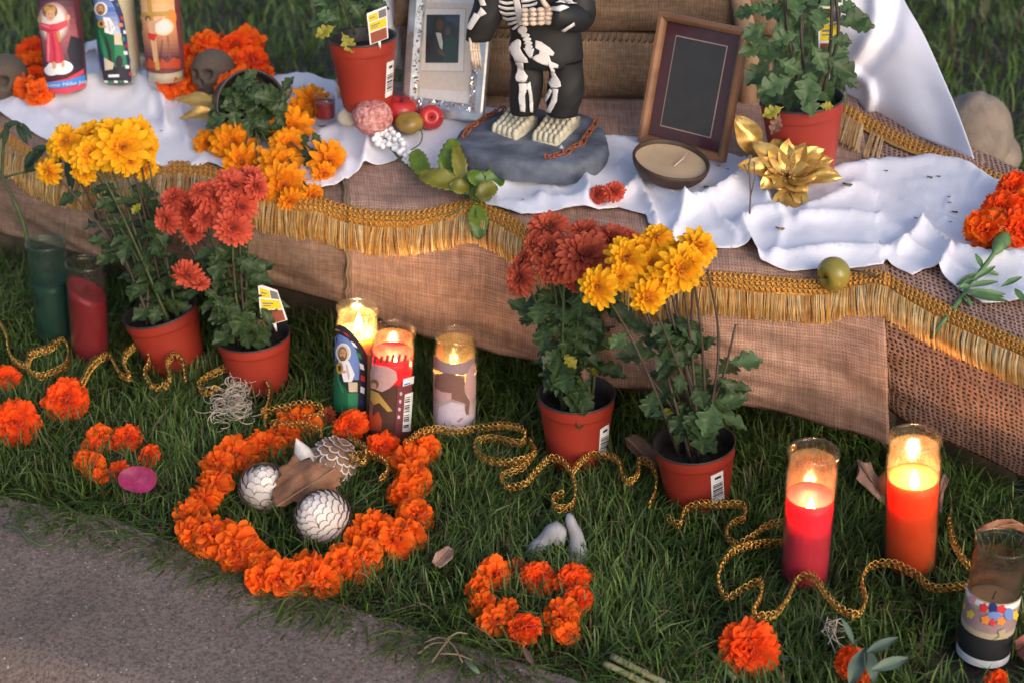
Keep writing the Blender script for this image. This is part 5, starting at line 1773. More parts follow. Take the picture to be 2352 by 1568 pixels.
# bony hand laid on the chest
hm = MB()
pp = m_per_px(wr) * .27369
yh = YF - .064
for i in range(4):
    for j in range(4):
        x, y = 712 + j * 66 + (i % 2) * 4, 88 + i * 38 + j * (-3)
        hm.ball(D(*Z0(x, y), yh - .004 * math.sin(j)), (34 * pp, 22 * pp, 20 * pp), nu=10, nv=7)
hm.ball(D(*Z0(900, 140), yh + .006), (60 * pp, 40 * pp, 72 * pp))
hm.ball(D(*Z0(800, 145), yh + .009), (110 * pp, 30 * pp, 72 * pp))
hm.tube([D(*Z0(905, 70), yh), D(*Z0(870, 20), yh - .004), D(*Z0(845, -20), yh)], [26 * pp, 22 * pp, 18 * pp], 8)
part('hand', hm, M_hand, fig)
hm = MB()
for i in range(4):
    x0 = 258 + i * 22
    hm.tube([D(*Z0(x0 - 4, 320), YF - .02 + i * .004), D(*Z0(x0, 420), YF - .026 + i * .004), D(*Z0(x0 + 14, 500 + i * 10), YF - .028 + i * .004), D(*Z0(x0 + 24, 570 + (i % 2) * 20), YF - .022 + i * .004)], [15 * pp, 13 * pp, 12 * pp, 9 * pp], 8)
    for t, yy in ((0, 420), (1, 500)):
        hm.ball(D(*Z0(x0 + t * 12, yy), YF - .027 + i * .004), 17 * pp, nu=8, nv=6)
part('hand', hm, M_hand, fig)
# big knuckled feet
for (bl_, br_, fr_, fl_) in (((585, 912), (800, 985), (640, 1148), (430, 1085)), ((905, 960), (1158, 985), (985, 1200), (768, 1150))):
    q = [P(*Z0(*p), zb + (.044 if i < 2 else .032)) for i, p in enumerate((bl_, br_, fr_, fl_))]
    fm = MB()
    def at(u, v):
        return lerp(lerp(q[0], q[1], u), lerp(q[3], q[2], u), v)
    lo_ = [at(u, v) - Vector((0, 0, .004)) for v in (-.12, 1) for u in (0, 1)]
    fl2 = [Vector((p.x, p.y, zb + .024)) for p in lo_]
    fm.add(lo_ + fl2, [(0, 1, 3, 2), (0, 4, 5, 1), (1, 5, 7, 3), (3, 7, 6, 2), (2, 6, 4, 0)])
    wv_ = (q[1] - q[0]).length / 5
    hv = (q[3] - q[0]).length / 5
    for a in range(5):
        for b in range(5):
            p = at((a + .5) / 5, (b + .5) / 5)
            Mx = frame(p, q[3] - q[0], Vector((0, 0, 1)))
            Mx.translation = Vector((0, 0, 0))
            fm.ball(p - Vector((0, 0, .002)), (wv_ * .52, hv * .62, .009 if b < 4 else .011), Mx, 9, 6)
    fm.tube([at(.5, .05) + Vector((0, .004, -.004)), at(.5, -.25) + Vector((0, .006, .022))], [.020, .019], 14)
    part('foot', fm, M_foot, fig)
def skull_mesh(jaw=True):
    mb = MB()
    def fn(u, v):
        a, b = 2 * math.pi * u, math.pi * v
        d = Vector((math.sin(b) * math.sin(a), -math.sin(b) * math.cos(a), math.cos(b)))
        x, y, z = d
        r_ = 1.0
        front = max(0, -y)
        low = max(0, -z + .05)
        px, py, pz = x * .78, y * .98, z * .84
        if z < .1:
            k = min(1, (.1 - z) * 1.3)
            px *= 1 - .30 * k
            if y > -.1: py *= 1 - .35 * k
            pz *= 1 + .22 * k * (front ** .5)
        for s in (-1, 1):
            g = math.exp(-(((x - s * .36) / .19) ** 2 + ((z + .04) / .18) ** 2)) * (front > .3)
            py += .52 * g
            px += -s * .03 * g
            br = math.exp(-(((x - s * .36) / .28) ** 2 + ((z - .20) / .10) ** 2)) * (front > .2)
            py -= .07 * br
            ck = math.exp(-(((x - s * .52) / .18) ** 2 + ((z + .36) / .13) ** 2)) * (front > .2)
            py -= .06 * ck
            px += s * .08 * ck
        nz_ = math.exp(-((x / .11) ** 2 + ((z + .36) / .12) ** 2)) * (front > .3)
        py += .32 * nz_
        mo = math.exp(-((x / .30) ** 2 + ((z + .68) / .05) ** 2)) * (front > .2)
        py += .08 * mo
        py += .012 * math.sin(x * 60) * math.exp(-((z + .68) / .12) ** 2) * (front > .3)
        return Vector((px, py, pz))
    mb.grid(fn, 72, 48, wrap=True)
    return mb
SK = skull_mesh()
hd = D(*Z0(730, -470), YF - .01)
part('head', SK.mesh('skull_head', M_foot), None, fig, frame(hd, Vector((0, 1, 0)), Vector((0, 0, 1)), .052))
part('neck', MB().tube([D(*Z0(740, -230), YF), hd - Vector((0, 0, .02))], .012, 12), M_bone, fig)

# ================================================================== PICTURE FRAMES
def framed(BL, BR, up, H):
    ex = (BR - BL)
    W = ex.length
    ex.normalize()
    up = (up - ex * up.dot(ex)).normalized()
    nz = ex.cross(up)
    if nz.y > 0: nz = -nz
    M = Matrix((ex, up, -nz)).transposed().to_4x4()        # local x along the foot, y up the frame, -z to the viewer
    M.translation = BL
    return M, W
def border(mb, M, x0, y0, x1, y1, wd, th, mi=0, rnd=.35):
    """moulded frame: profile swept round a rectangle; front is local -z"""
    prof = [(0, 0), (0, -th * .85), (wd * .12, -th), (wd * .5, -th * 1.0), (wd * .88, -th * .75), (wd, -th * .45), (wd, 0)]
    ring = []
    for (sx, sy) in ((0, 0), (1, 0), (1, 1), (0, 1)):
        for (a, z) in prof:
            ring.append(M @ Vector((lerp(x0 + a, x1 - a, sx), lerp(y0 + a, y1 - a, sy), z)))
    n = len(prof)
    for k in range(4):
        q = (k + 1) % 4
        mb.add([ring[k * n + i] for i in range(n)] + [ring[q * n + i] for i in range(n)], [(i, i + 1, n + i + 1, n + i) for i in range(n - 1)], mi)
# wooden frame
BL, BR = hit(1472, 324), hit(1668, 374)
zz = max(BL.z, BR.z)
BL, BR = P(1472, 324, zz), P(1668, 374, zz)
up0 = Vector((0, .42, 1))
TLd = None
# pick the lean that puts the top left corner on its pixel
best = None
ex = (BR - BL).normalized()
nrm = Vector((ex.y, -ex.x, 0))
for lean in np.linspace(-.2, 1.2, 57):
    for roll in np.linspace(-.2, .2, 9):
        upv = (Vector((0, 0, 1)) - nrm * lean + ex * roll).normalized()
        for H_ in np.linspace(.12, .30, 37):
            tl = BL + upv * H_
            v = tl - CAM
            f_ = v.dot(_f)
            x = 1176 + FPX * v.x / f_
            y = 784 - FPX * v.dot(_u) / f_
            e_ = (x - 1522) ** 2 + (y - 26) ** 2 + 2000 * roll ** 2
            if best is None or e_ < best[0]: best = (e_, upv, H_, lean, roll)
_, upv, HF, _, _ = best
exx = ex
M = Matrix((ex, upv, ex.cross(upv))).transposed().to_4x4()
M.translation = BL
W_ = (BR - BL).length
sgn = 1 if (M.to_3x3() @ Vector((0, 0, -1))).dot(CAM - BL) > 0 else -1
if sgn < 0:
    M = M @ Matrix.Diagonal((1, 1, -1, 1))
wf = thing('wooden_frame', 'empty dark picture in a wooden frame with burgundy mat', 'picture frame', (BL + BR) / 2)
M_wood = mat('frame_wood', (0.25, 0.115, 0.055), 0.45, nscale=18, namt=0.35, bump=0.2, bscale=90)
mb = MB()
bw = .0125
border(mb, M, 0, 0, W_, HF, bw, .014)
part('frame', mb, M_wood, wf, smooth=False)
def rect(mb, M, x0, y0, x1, y1, z, mi=0):
    mb.add([M @ Vector(p) for p in ((x0, y0, z), (x1, y0, z), (x1, y1, z), (x0, y1, z))], [(0, 1, 2, 3)], mi)
mb = MB()
rect(mb, M, bw * .5, bw * .5, W_ - bw * .5, HF - bw * .5, -.003)
part('mat_board', mb, mat('burgundy', (0.075, 0.014, 0.022), 0.6, namt=.15), wf)
mx_, my_ = W_ * .215, HF * .16
mb = MB()
rect(mb, M, mx_ - .0016, my_ - .0016, W_ - mx_ + .0016, HF - my_ + .0016, -.0036)
part('mat_bevel', mb, mat('mat_cream', (0.55, 0.36, 0.28), .6), wf)
mb = MB()
rect(mb, M, mx_, my_, W_ - mx_, HF - my_, -.0042)
part('picture', mb, mat('dark_print', (0.040, 0.028, 0.026), .45, namt=.2), wf)
mb = MB()
rect(mb, M, bw * .3, bw * .3, W_ - bw * .3, HF - bw * .3, -.0008)
part('backing', mb, mat('card', (.15, .10, .06), .9), wf)
G_pane = glass_mat('picture_glass', (0.97, 0.97, 0.97), 0.003, (.4, .36, .4))
mb = MB()
rect(mb, M, bw * .6, bw * .6, W_ - bw * .6, HF - bw * .6, -.0058)
part('pane', mb, G_pane, wf)
part('easel_leg', MB().tube([M @ Vector((W_ / 2, HF * .7, .002)), M @ Vector((W_ / 2, 0.0, .07))], .004, 6), M_wood, wf)

# silver frame with an instant photo
z_ = hit(1020, 272).z
BL, BR = P(928, 256, z_ + .002), P(1112, 282, z_ + .002)
ex = (BR - BL).normalized()
nrm = Vector((ex.y, -ex.x, 0))
upv = (Vector((0, 0, 1)) - nrm * .25).normalized()
M = Matrix((ex, upv, ex.cross(upv))).transposed().to_4x4()
M.translation = BL
if (M.to_3x3() @ Vector((0, 0, -1))).dot(CAM - BL) < 0: M = M @ Matrix.Diagonal((1, 1, -1, 1))
W_ = (BR - BL).length
HF = W_ * 1.75
sf = thing('silver_frame', 'ornate silver frame holding an instant photo of a couple', 'picture frame', (BL + BR) / 2)
M_silver = mat('silver', (0.55, 0.54, 0.56), 0.32, metal=.75, nscale=60, namt=.2)
mb = MB()
bw = W_ * .185
border(mb, M, 0, 0, W_, HF, bw, .012)
fr_o = part('frame', mb, M_silver, sf, smooth=False)
orn = MB()
rs = random.Random(4)
for k in range(330):
    side = rs.random()
    a = bw * rs.uniform(.45, .95)
    if side < .4: p = (a, rs.uniform(bw * .6, HF))
    elif side < .8: p = (W_ - a, rs.uniform(bw * .6, HF))
    else: p = (rs.uniform(bw * .6, W_ - bw * .6), a)
    s = rs.uniform(.0018, .0042)
    Mx = M @ Matrix.Translation((p[0], p[1], -.0105)) @ Matrix.Rotation(rs.uniform(0, 6.28), 4, 'Z') @ Matrix.Rotation(rs.uniform(-.8, .8), 4, 'X')
    orn.add([Mx @ Vector(q) for q in ((-s, 0, 0), (0, -s * .5, -.001), (s, 0, 0), (0, s * .6, -.002))], [(0, 1, 2, 3)])
part('embossed_leaves', orn, mat('bright_silver', (.85, .83, .82), .16, metal=1, namt=.1), fr_o, kind='stuff', smooth=False)
mb = MB()
rect(mb, M, bw * .8, bw * .8, W_ - bw * .8, HF - bw * .8, -.003)
part('white_card', mb, flat('card', (.72, .68, .68)), sf)
# photo traced as print on the card plane
pm = MB()
rect(pm, M, -.2, -.1, W_ + .2, HF + .2, -.004)
bvp = pm.bvh()
Z2 = lambda x, y: (551.25 + x * .27369, y * .27369)
keys = []
ph = MB()
shp = [('cream', [(1490, 20), (1975, 30), (1925, 770), (1470, 740)]), ('edge', [(1530, 68), (1897, 72), (1880, 605), (1508, 600)]), ('paper', [(1535, 74), (1891, 78), (1874, 599), (1514, 594)]), ('night', [(1568, 125), (1848, 125), (1832, 530), (1556, 530)]), ('dusk', [(1720, 140), (1840, 140), (1836, 230), (1760, 220)]), ('suit', [(1575, 300), (1640, 270), (1700, 280), (1730, 400), (1720, 528), (1560, 528)]), ('shirt', [(1645, 275), (1690, 280), (1705, 360), (1700, 420), (1680, 400)]),
       ('brown', ell(1678, 210, 32, 46)), ('dress', [(1720, 320), (1780, 300), (1825, 330), (1830, 528), (1710, 528)]), ('hairb', ell(1765, 235, 42, 52)), ('brown', ell(1748, 265, 24, 34)), ('brown', [(1660, 410), (1700, 420), (1735, 470), (1715, 480), (1670, 450)])]
PC = dict(cream=flat('cream', (.66, .56, .50)), edge=flat('edge', (.42, .36, .36)), paper=flat('paper', (.74, .68, .65)), night=flat('night', (.016, .02, .02)), dusk=flat('duskblue', (.03, .04, .08)), suit=flat('suit', (.012, .012, .014)), shirt=flat('shirt', (.55, .50, .48)), brown=flat('deepskin', (.09, .04, .022)), dress=flat('dress', (.012, .04, .03)), hairb=flat('hairb', (.015, .012, .012)))
for k, (key, poly) in enumerate(shp):
    if key not in keys: keys.append(key)
    decal(ph, bvp, poly, .0004 + .00015 * k, keys.index(key), 10, Z2)
part('instant_photo', ph, [PC[k] for k in keys], sf, smooth=False)
mb = MB()
rect(mb, M, bw * .8, bw * .8, W_ - bw * .8, HF - bw * .8, -.0075)
part('pane', mb, G_pane, sf)
part('back_leg', MB().tube([M @ Vector((W_ / 2, HF * .6, .003)), M @ Vector((W_ / 2, .01, .06))], .005, 6), M_silver, sf)
mb = MB()
rect(mb, M, .002, .002, W_ - .002, HF - .002, -.0005)
part('backing', mb, mat('card', (.15, .10, .06), .9), sf)

# ================================================================== COCONUT SHELL CANDLE
ctr = hit(1546, 428)
mpx = m_per_px(ctr)
rim_c = D(1542, 368, ctr.y + .012)
r = 90 * mpx
bowl = thing('coconut_candle', 'coconut shell half filled with beige wax, unlit', 'candle', ctr)
M = frame(rim_c, Vector((0, 1, 0)), Vector((.14, -.16, 1)))
hh = r * .62
o_ = [(0, -hh), (r * .35, -hh * .97)] + [(r * math.sin(a), -hh * math.cos(a)) for a in np.linspace(R(28), R(90), 12)] + [(r * .985, .0022), (r * .95, .0020), (r * .93, -.002), (r * .90, -hh * .3)]
mb = MB()
vs = []
for (a, z) in o_:
    for k in range(48):
        t = 2 * math.pi * k / 48
        w_ = 1 + .012 * noise.noise(Vector((math.cos(t) * 2, math.sin(t) * 2, z * 30)))
        vs.append(M @ Vector((a * math.cos(t) * w_, a * math.sin(t) * w_, z)))
mb.add(vs, [(i * 48 + k, i * 48 + (k + 1) % 48, (i + 1) * 48 + (k + 1) % 48, (i + 1) * 48 + k) for i in range(len(o_) - 1) for k in range(48)])
part('shell', mb, mat('coconut', (.050, .026, .016), .6, nscale=40, namt=.4, bump=.6, bscale=130, bdist=.002), bowl)
part('wax', MB().grid(lambda u, v: M @ Vector((r * .925 * v * math.cos(6.28318 * u), r * .925 * v * math.sin(6.28318 * u), -.006 + .0016 * v ** 6 + .0006 * noise.noise(Vector((u * 9, v * 5, 0))))), 40, 8, wrap=True), mat('wax_beige', (.42, .30, .19), .5, nscale=18, namt=.15), bowl)
part('wick', MB().tube([M @ Vector((.004, -.012, -.003)), M @ Vector((.018, .010, -.001)), M @ Vector((.024, .022, .003))], .0008, 5), mat('wick_pale', (.6, .5, .36), .8), bowl)

# ================================================================== FRUIT
def fruit(name, label, px, py, wpx, mats, kind, surf=None, stemdir=None, squash=.9):
    q = surf or hit(px, py)
    r = wpx / 2 * m_per_px(q)
    c = D(px, py - wpx * .42, q.y)
    c = drop((c.x, c.y, 0)) + Vector((0, 0, r * squash * .92))
    c = D(px, py - wpx * .45, q.y - r * .1)
    ax = Vector(stemdir or (0, -.1, 1)).normalized()
    M = frame(c, Vector((0, 1, 0)), ax)
    root = thing(name, label, name.replace('_', ' ').split(' ')[-1], (c.x, c.y, c.z - r * squash))
    mb = MB()
    def fn(u, v):
        a, b = 2 * math.pi * u, math.pi * v
        rad = math.sin(b) * (1 + .06 * math.cos(b))
        z = math.cos(b) * squash
        if kind == 'apple':
            z -= .34 * math.exp(-(math.sin(b) / .32) ** 2) * (1 if math.cos(b) > 0 else -.6)
        d = Vector((rad * math.cos(a), rad * math.sin(a), z)) * r
        if kind == 'sugar': d *= 1 + .05 * noise.noise(d * 300) + .05 * noise.noise(d * 120)
        else: d *= 1 + .03 * noise.noise(d * 40)
        return M @ d
    mb.grid(fn, 40, 26, wrap=True)
    part('body', mb, mats, root)
    if kind == 'apple':
        part('stalk', MB().tube([M @ Vector((0, 0, r * squash * .6)), M @ Vector((r * .06, 0, r * squash * .95)), M @ Vector((r * .16, 0, r * squash * 1.2))], [.0012, .0013, .0018], 6), mat('stalk', (.05, .03, .02), .8), root)
    return root, M, r
M_apple = mat('red_apple', (.42, .012, .020), .28, nscale=25, namt=.3, col2=(.50, .03, .03))
fruit('red_apple', 'large red apple standing against the silver frame', 922, 292, 80, M_apple, 'apple')
fruit('red_apple', 'small red apple showing its dimple, right of the large red apple', 990, 296, 58, M_apple, 'apple', stemdir=(.05, -.9, .35))
M_sug = mat('sugared_red', (.48, .055, .05), .6, nscale=160, namt=.3, bump=1, bscale=260, bdist=.004, col2=(.75, .42, .38))
fruit('sugared_fruit', 'round sugar crusted red fruit in front of the potted plant', 856, 312, 92, M_sug, 'sugar', squash=.85)
fruit('tejocote_fruit', 'small mottled olive brown fruit in front of the red apples', 940, 312, 66, mat('olive_skin', (.26, .16, .030), .4, nscale=40, namt=.4, bump=.15), 'round', squash=.72)
M_gra = mat('green_apple_skin', (.28, .27, .035), .32, nscale=30, namt=.3, col2=(.33, .20, .05))
gq, nq = hit_alt(1916, 655)
rt, Mg, rg = fruit('green_apple', 'small yellow green apple resting on the front gold fringe', 1916, 665, 80, M_gra, 'apple', surf=gq - Vector((0, .012, 0)), stemdir=(-.85, -.5, -.15))
part('twig', MB().tube([Mg @ Vector((0, 0, -rg * .7)), D(1985, 625, gq.y - .02), D(2035, 645, gq.y - .015)], [.0014, .0013, .002], 6), mat('stalk', (.05, .03, .02), .8), rt)
# cream coloured cone
q = hit(800, 290)
mb = MB()
mm = m_per_px(q)
c = D(797, 270, q.y)
mb.lathe([(0, -14 * mm), (20 * mm, -12 * mm), (23 * mm, 0), (15 * mm, 16 * mm), (6 * mm, 28 * mm), (0, 34 * mm)], frame(c, Vector((0, 1, 0)), Vector((.3, -.2, 1))), 20)
single('garlic_bulb', mb, mat('garlic', (.66, .58, .42), .6, nscale=60, namt=.15), 'pale cream pointed bulb beside the sugared fruit', 'bulb')

# ================================================================== GOLD ARTIFICIAL FLOWERS
M_gold = mat('gold_satin', (.60, .33, .075), .30, metal=.55, nscale=60, namt=.25, bump=.3, bscale=70, bdist=.003, col2=(.72, .46, .14))
def gold_petal(mb, p, d, n, L, W, cup=.3, curl=.5, seed=0):
    M = frame(p, d, n)
    rs = random.Random(seed)
    b = rs.uniform(-.3, .3)
    def fn(u, v):
        x = (u * 2 - 1)
        wdt = W * .5 * (math.sin(math.pi * (v * .86 + .10)) ** .8) * (1 if v < .98 else .12)
        return M @ Vector((x * wdt, v * L, cup * wdt * x * x + math.sin(v * 3 + b) * .10 * L - curl * L * .25 * v * v + .03 * L * math.sin(v * 9 + x * 4 + b * 5)))
    mb.grid(fn, 8, 12)
ctr = hit(1812, 430)
cc = D(1808, 404, ctr.y - .02)
gp = thing('gold_poinsettia', 'large gold fabric poinsettia in front of the right pot', 'artificial flower', ctr)
PT = [(1782, 325, 84, 60), (1832, 318, 92, 66), (1888, 348, 96, 60), (1905, 385, 100, 50), (1912, 432, 106, 56), (1760, 350, 74, 54), (1700, 388, 110, 50), (1742, 330, 90, 50), (1752, 430, 66, 54), (1800, 452, 60, 66), (1850, 446, 64, 62), (1870, 410, 76, 60), (1800, 358, 60, 54), (1850, 366, 62, 54)]
for k, (x, y, L, W) in enumerate(PT):
    tip = D(x, y, cc.y - (.012 if k > 7 else -.012) - .004 * (k % 3))
    mb = MB()
    d = tip - cc
    s = m_per_px(cc)
    gold_petal(mb, cc + d * .08, d, -ray(x, y) + Vector((0, 0, .5)) + d.normalized() * -.4, d.length, W * s, .5, .4, k)
    part('petal', mb, M_gold, gp)
mb = MB()
for k in range(16):
    x, y = random.gauss(1806, 13), random.gauss(398, 9)
    q = D(x, y, cc.y - .018)
    mb.ball(q, .0018, nu=6, nv=4)
    mb.tube([q, cc], .0005, 4)
part('stamens', mb, mat('old_gold', (.38, .22, .08), .4, metal=.4), gp)
for (x0, y0, x1, y1, W) in ((1815, 440, 1815, 512, 56), (1815, 450, 1780, 470, 40), (1815, 450, 1856, 468, 36)):
    a, b = hit(x0, y0) + Vector((0, -.004, .012)), hit(x1, y1) + Vector((0, -.004, .005))
    mb = MB()
    gold_petal(mb, a, b - a, Vector((0, -.5, 1)), (b - a).length, W * m_per_px(a), .3, .3, x1)
    part('leaf', mb, M_gold, gp)
gl = thing('gold_leaf', 'single gold fabric leaf propped between the wooden frame and right pot', 'artificial leaf', hit(1710, 375))
a, b = D(1728, 345, sp.y - .35), D(1690, 268, sp.y - .35)
yy = hit(1700, 390).y
a, b = D(1735, 352, yy), D(1692, 266, yy + .01)
mb = MB()
gold_petal(mb, a, b - a, Vector((.2, -1, .3)), (b - a).length, 62 * m_per_px(a), .4, .2, 3)
part('blade', mb, M_gold, gl)
gl = thing('gold_leaf', 'gold fabric leaves lying on the cloth beside the tipped pot', 'artificial leaf', hit(490, 300))
for (x0, y0, x1, y1, W) in ((510, 285, 418, 268, 46), (512, 295, 418, 304, 36), (500, 275, 500, 250, 40)):
    a, b = hit(x0, y0) + Vector((0, 0, .02)), hit(x1, y1) + Vector((0, 0, .018))
    mb = MB()
    gold_petal(mb, a, b - a, Vector((0, -.6, 1)), (b - a).length, W * m_per_px(a), .35, .3, x1)
    part('blade', mb, M_gold, gl)
# dry twig stuck by the poinsettia
q = hit(1722, 492)
mb = MB()
mb.tube([q, D(1724, 440, q.y), D(1720, 380, q.y), D(1726, 356, q.y)], .0012, 5)
mb.tube([D(1724, 450, q.y), D(1734, 410, q.y), D(1732, 372, q.y)], .001, 5)
mb.tube([D(1721, 400, q.y), D(1708, 378, q.y)], .0009, 5)
single('dry_twig', mb, mat('twig', (.14, .085, .06), .8), 'thin dry forked twig standing in front of the gold poinsettia', 'twig')

# ================================================================== ARTIFICIAL BRANCH WITH WHITE BERRIES
q0 = hit(920, 380)
br = thing('berry_branch', 'artificial branch with white berries and bright green leaves hanging over the edge', 'branch', q0)
M_fl = mat('plastic_leaf', (.060, .17, .012), .38, nscale=22, namt=.3, col2=(.17, .22, .018), bump=.2, bscale=60, bdist=.003, trans=.15)
M_fl2 = mat('plastic_leaf_yellow', (.17, .16, .014), .4, nscale=30, namt=.3, trans=.15)
def lift(x, y, h=.02):
    return hit(x, y) - ray(x, y) * h
main = [lift(885, 318, .03), lift(905, 350, .03), lift(940, 385, .025), lift(985, 420, .025), lift(1040, 440, .03), lift(1075, 445, .035)]
main = [Vector(p) for p in samp(main, 20)]
part('stem', MB().tube(main, .0020, 6), mat('plastic_stem', (.06, .10, .035), .5), br)
for (pth) in ([(935, 350), (965, 330), (968, 300), (945, 280)], [(1075, 420), (1058, 380), (1070, 350)], [(1070, 445), (1060, 480), (1020, 500)], [(1075, 445), (1090, 470), (1095, 500)]):
    part('tendril', MB().tube([Vector(p) for p in samp([lift(x, y, .03) for x, y in pth], 12)], .0011, 5), mat('plastic_stem', (.06, .10, .035), .5), br)
BER = [(863, 297), (872, 290), (884, 300), (897, 298), (903, 306), (866, 310), (878, 308), (890, 312), (860, 320), (872, 322), (884, 328), (896, 318), (908, 320), (914, 312), (922, 324), (926, 330), (880, 336), (900, 336), (893, 332), (910, 344), (918, 350), (906, 342), (925, 345), (932, 358), (940, 352), (948, 360), (930, 368), (942, 366), (952, 372), (960, 366), (958, 378), (945, 378), (966, 376), (868, 330), (912, 334), (935, 372)]
M_ber = mat('berry', (.80, .79, .80), .3, namt=.04)
bme = MB().ball((0, 0, 0), 1, nu=12, nv=8).mesh('berry', M_ber)
for k, (x, y) in enumerate(BER):
    p = lift(x, y, .028 + .012 * random.random())
    part('berry', bme, None, br, frame(p, (0, 1, 0), (0, 0, 1), 7.6 * m_per_px(p)))
LV = [(1020, 415, 1040, 312, 44, 0), (985, 415, 940, 345, 40, 0), (1068, 435, 965, 385, 44, 1), (1075, 425, 985, 400, 42, 0), (1078, 425, 1182, 402, 46, 0), (1060, 430, 1065, 340, 32, 1), (1080, 440, 1130, 455, 44, 0), (1095, 455, 1140, 425, 40, 1), (1095, 470, 1100, 552, 42, 0), (1080, 435, 1035, 440, 36, 1), (1110, 430, 1075, 400, 36, 0), (1050, 440, 1120, 425, 34, 0)]
for k, (x0, y0, x1, y1, W, m_) in enumerate(LV):
    a = lift(x0, y0, .03)
    b = D(x1, y1, a.y + random.uniform(-.012, .02)) if y1 < 470 else lift(x1, y1, .022)
    d = b - a
    M = frame(a, d, -ray(x1, y1) + Vector((random.uniform(-.5, .5), 0, .6)))
    L = d.length
    mb = MB()
    def fn(u, v):
        x = u * 2 - 1
        wdt = W * .55 * m_per_px(a) * (math.sin(math.pi * (v * .84 + .08)) ** .75) * (1 + .10 * math.sin(v * 44)) * (1 if v < .99 else .25)
        return M @ Vector((x * wdt, v * L, .30 * wdt * abs(x) + .10 * L * math.sin(v * 3) + .02 * L * math.sin(v * 11 + x * 2)))
    mb.grid(fn, 7, 26)
    lo2 = part('leaf', mb, M_fl2 if m_ else M_fl, br)
    lo2.modifiers.new('thick', 'SOLIDIFY').thickness = .0007

# fallen orange flower on the cloth
q = hit(1395, 450)
fl = thing('fallen_flower', 'orange chrysanthemum head fallen on the white cloth beside the coconut candle', 'flower', q)
for (x, y, d, ax, ay) in ((1410, 428, 62, .2, .5), (1372, 436, 44, -.7, .2)):
    p = hit(x, y + 12) - ray(x, y) * .018
    bloom(fl, 'coral', p, d / 2 * m_per_px(p), facing(x, y, ax, ay))
part('calyx', MB().ball(hit(1388, 452) - ray(1388, 452) * .006, .005, nu=8, nv=6), M_stem, fl)

# ================================================================== SKULLS
M_sk = mat('brown_clay', (.085, .060, .044), .75, nscale=25, namt=.3, bump=.4, bscale=200, bdist=.002, col2=(.13, .095, .072))
skm = SK.mesh('skull', M_sk)
for (x, y, wpx, dr, lb) in ((490, 165, 100, (-.42, -1, .22), 'brown clay skull framed by orange marigolds near the tipped pot'), (12, 180, 108, (-.10, -1, .25), 'brown clay skull cut off by the left edge of the picture')):
    q = hit(x, y + wpx * .35)
    c = D(x, y, q.y)
    r = wpx / 2 * m_per_px(c) * 1.22
    root = thing('clay_skull', lb, 'skull', (c.x, c.y, c.z - r * .85), 'clay skulls on the altar')
    back = -Vector(dr).normalized()
    part('skull', skm, None, root, frame(c, back, Vector((0, .25, 1)), r))

# ================================================================== MARIGOLDS
def ring(name, label, items, ground=True, cat='garland', zc=.026, base=None, string=True, k=1.07):
    xs = [i[0] for i in items]
    ys = [i[1] for i in items]
    q = base or (P(sum(xs) / len(xs), sum(ys) / len(ys), 0) if ground else hit(sum(xs) / len(xs), max(ys)))
    root = thing(name, label, cat, q)
    pts = []
    cx, cy = sum(xs) / len(xs), sum(ys) / len(ys)
    for it in items:
        x, y, d = it[:3]
        kind = it[3] if len(it) > 3 else 'loose'
        if ground:
            p = P(x, y, zc)
        else:
            p = hit(x, y + d * .25)
            p = D(x, y, p.y - .01)
        r = d / 2 * m_per_px(p) * k
        n = Vector((random.uniform(-.5, .5) + (x - cx) * .0012, -.75 + random.uniform(-.5, .4), 1.0)) if len(it) < 5 else facing(x, y, *it[4])
        bloom(root, kind, p, r, n, 'marigold')
        pts.append(p)
    if string and len(pts) > 2:
        part('string', MB().tube([Vector(p) for p in samp(pts, len(pts) * 3)], .0008, 4), M_stemg, root)
    return root
ring('marigold_garland', 'big ring of orange marigolds round the shell balls on the grass',
     [(692, 975, 84), (655, 1000, 74), (612, 1022, 68), (548, 1045, 82), (503, 1065, 66), (488, 1115, 84), (466, 1150, 70), (440, 1182, 74), (442, 1222, 72), (486, 1232, 92), (536, 1262, 94), (572, 1278, 80), (612, 1302, 88), (642, 1332, 92), (702, 1322, 104), (745, 1328, 92),
      (785, 1292, 90), (832, 1282, 82), (862, 1222, 94), (905, 1240, 100), (935, 1225, 72), (955, 1182, 78), (932, 1130, 82), (950, 1102, 78), (942, 1058, 84), (978, 1036, 62), (600, 1325, 70), (820, 1240, 70)])
EXC.append((P(700, 1190).x, P(700, 1190).y, 0.0))
ring('marigold_ring', 'small ring of marigolds with a magenta petal, left of the big ring', [(290, 1008, 80, 'marigold'), (236, 1005, 62), (208, 1032, 62, 'marigold'), (214, 1075, 66), (196, 1058, 54), (272, 1082, 58, 'marigold'), (342, 1048, 64, 'marigold'), (232, 1092, 44)], cat='flower ring', k=.98, zc=.022)
ring('marigold_ring', 'small ring of marigolds right of the big ring, in front of the bone pieces', [(1136, 1320, 78), (1186, 1306, 56, 'browned'), (1236, 1328, 84, 'marigold'), (1316, 1336, 94, 'marigold'), (1322, 1380, 78, 'marigold'), (1098, 1352, 56), (1108, 1392, 58), (1140, 1422, 78), (1200, 1442, 98, 'marigold'), (1286, 1418, 100), (1160, 1400, 50), (1300, 1450, 60)], cat='flower ring', k=.98, zc=.022)
ring('marigold_garland', 'column of orange marigolds between the left skull and child figure candle', [(70, 118, 66, 'marigold'), (82, 150, 60), (76, 180, 62, 'marigold'), (58, 204, 58), (92, 212, 54), (60, 140, 44)], ground=False)
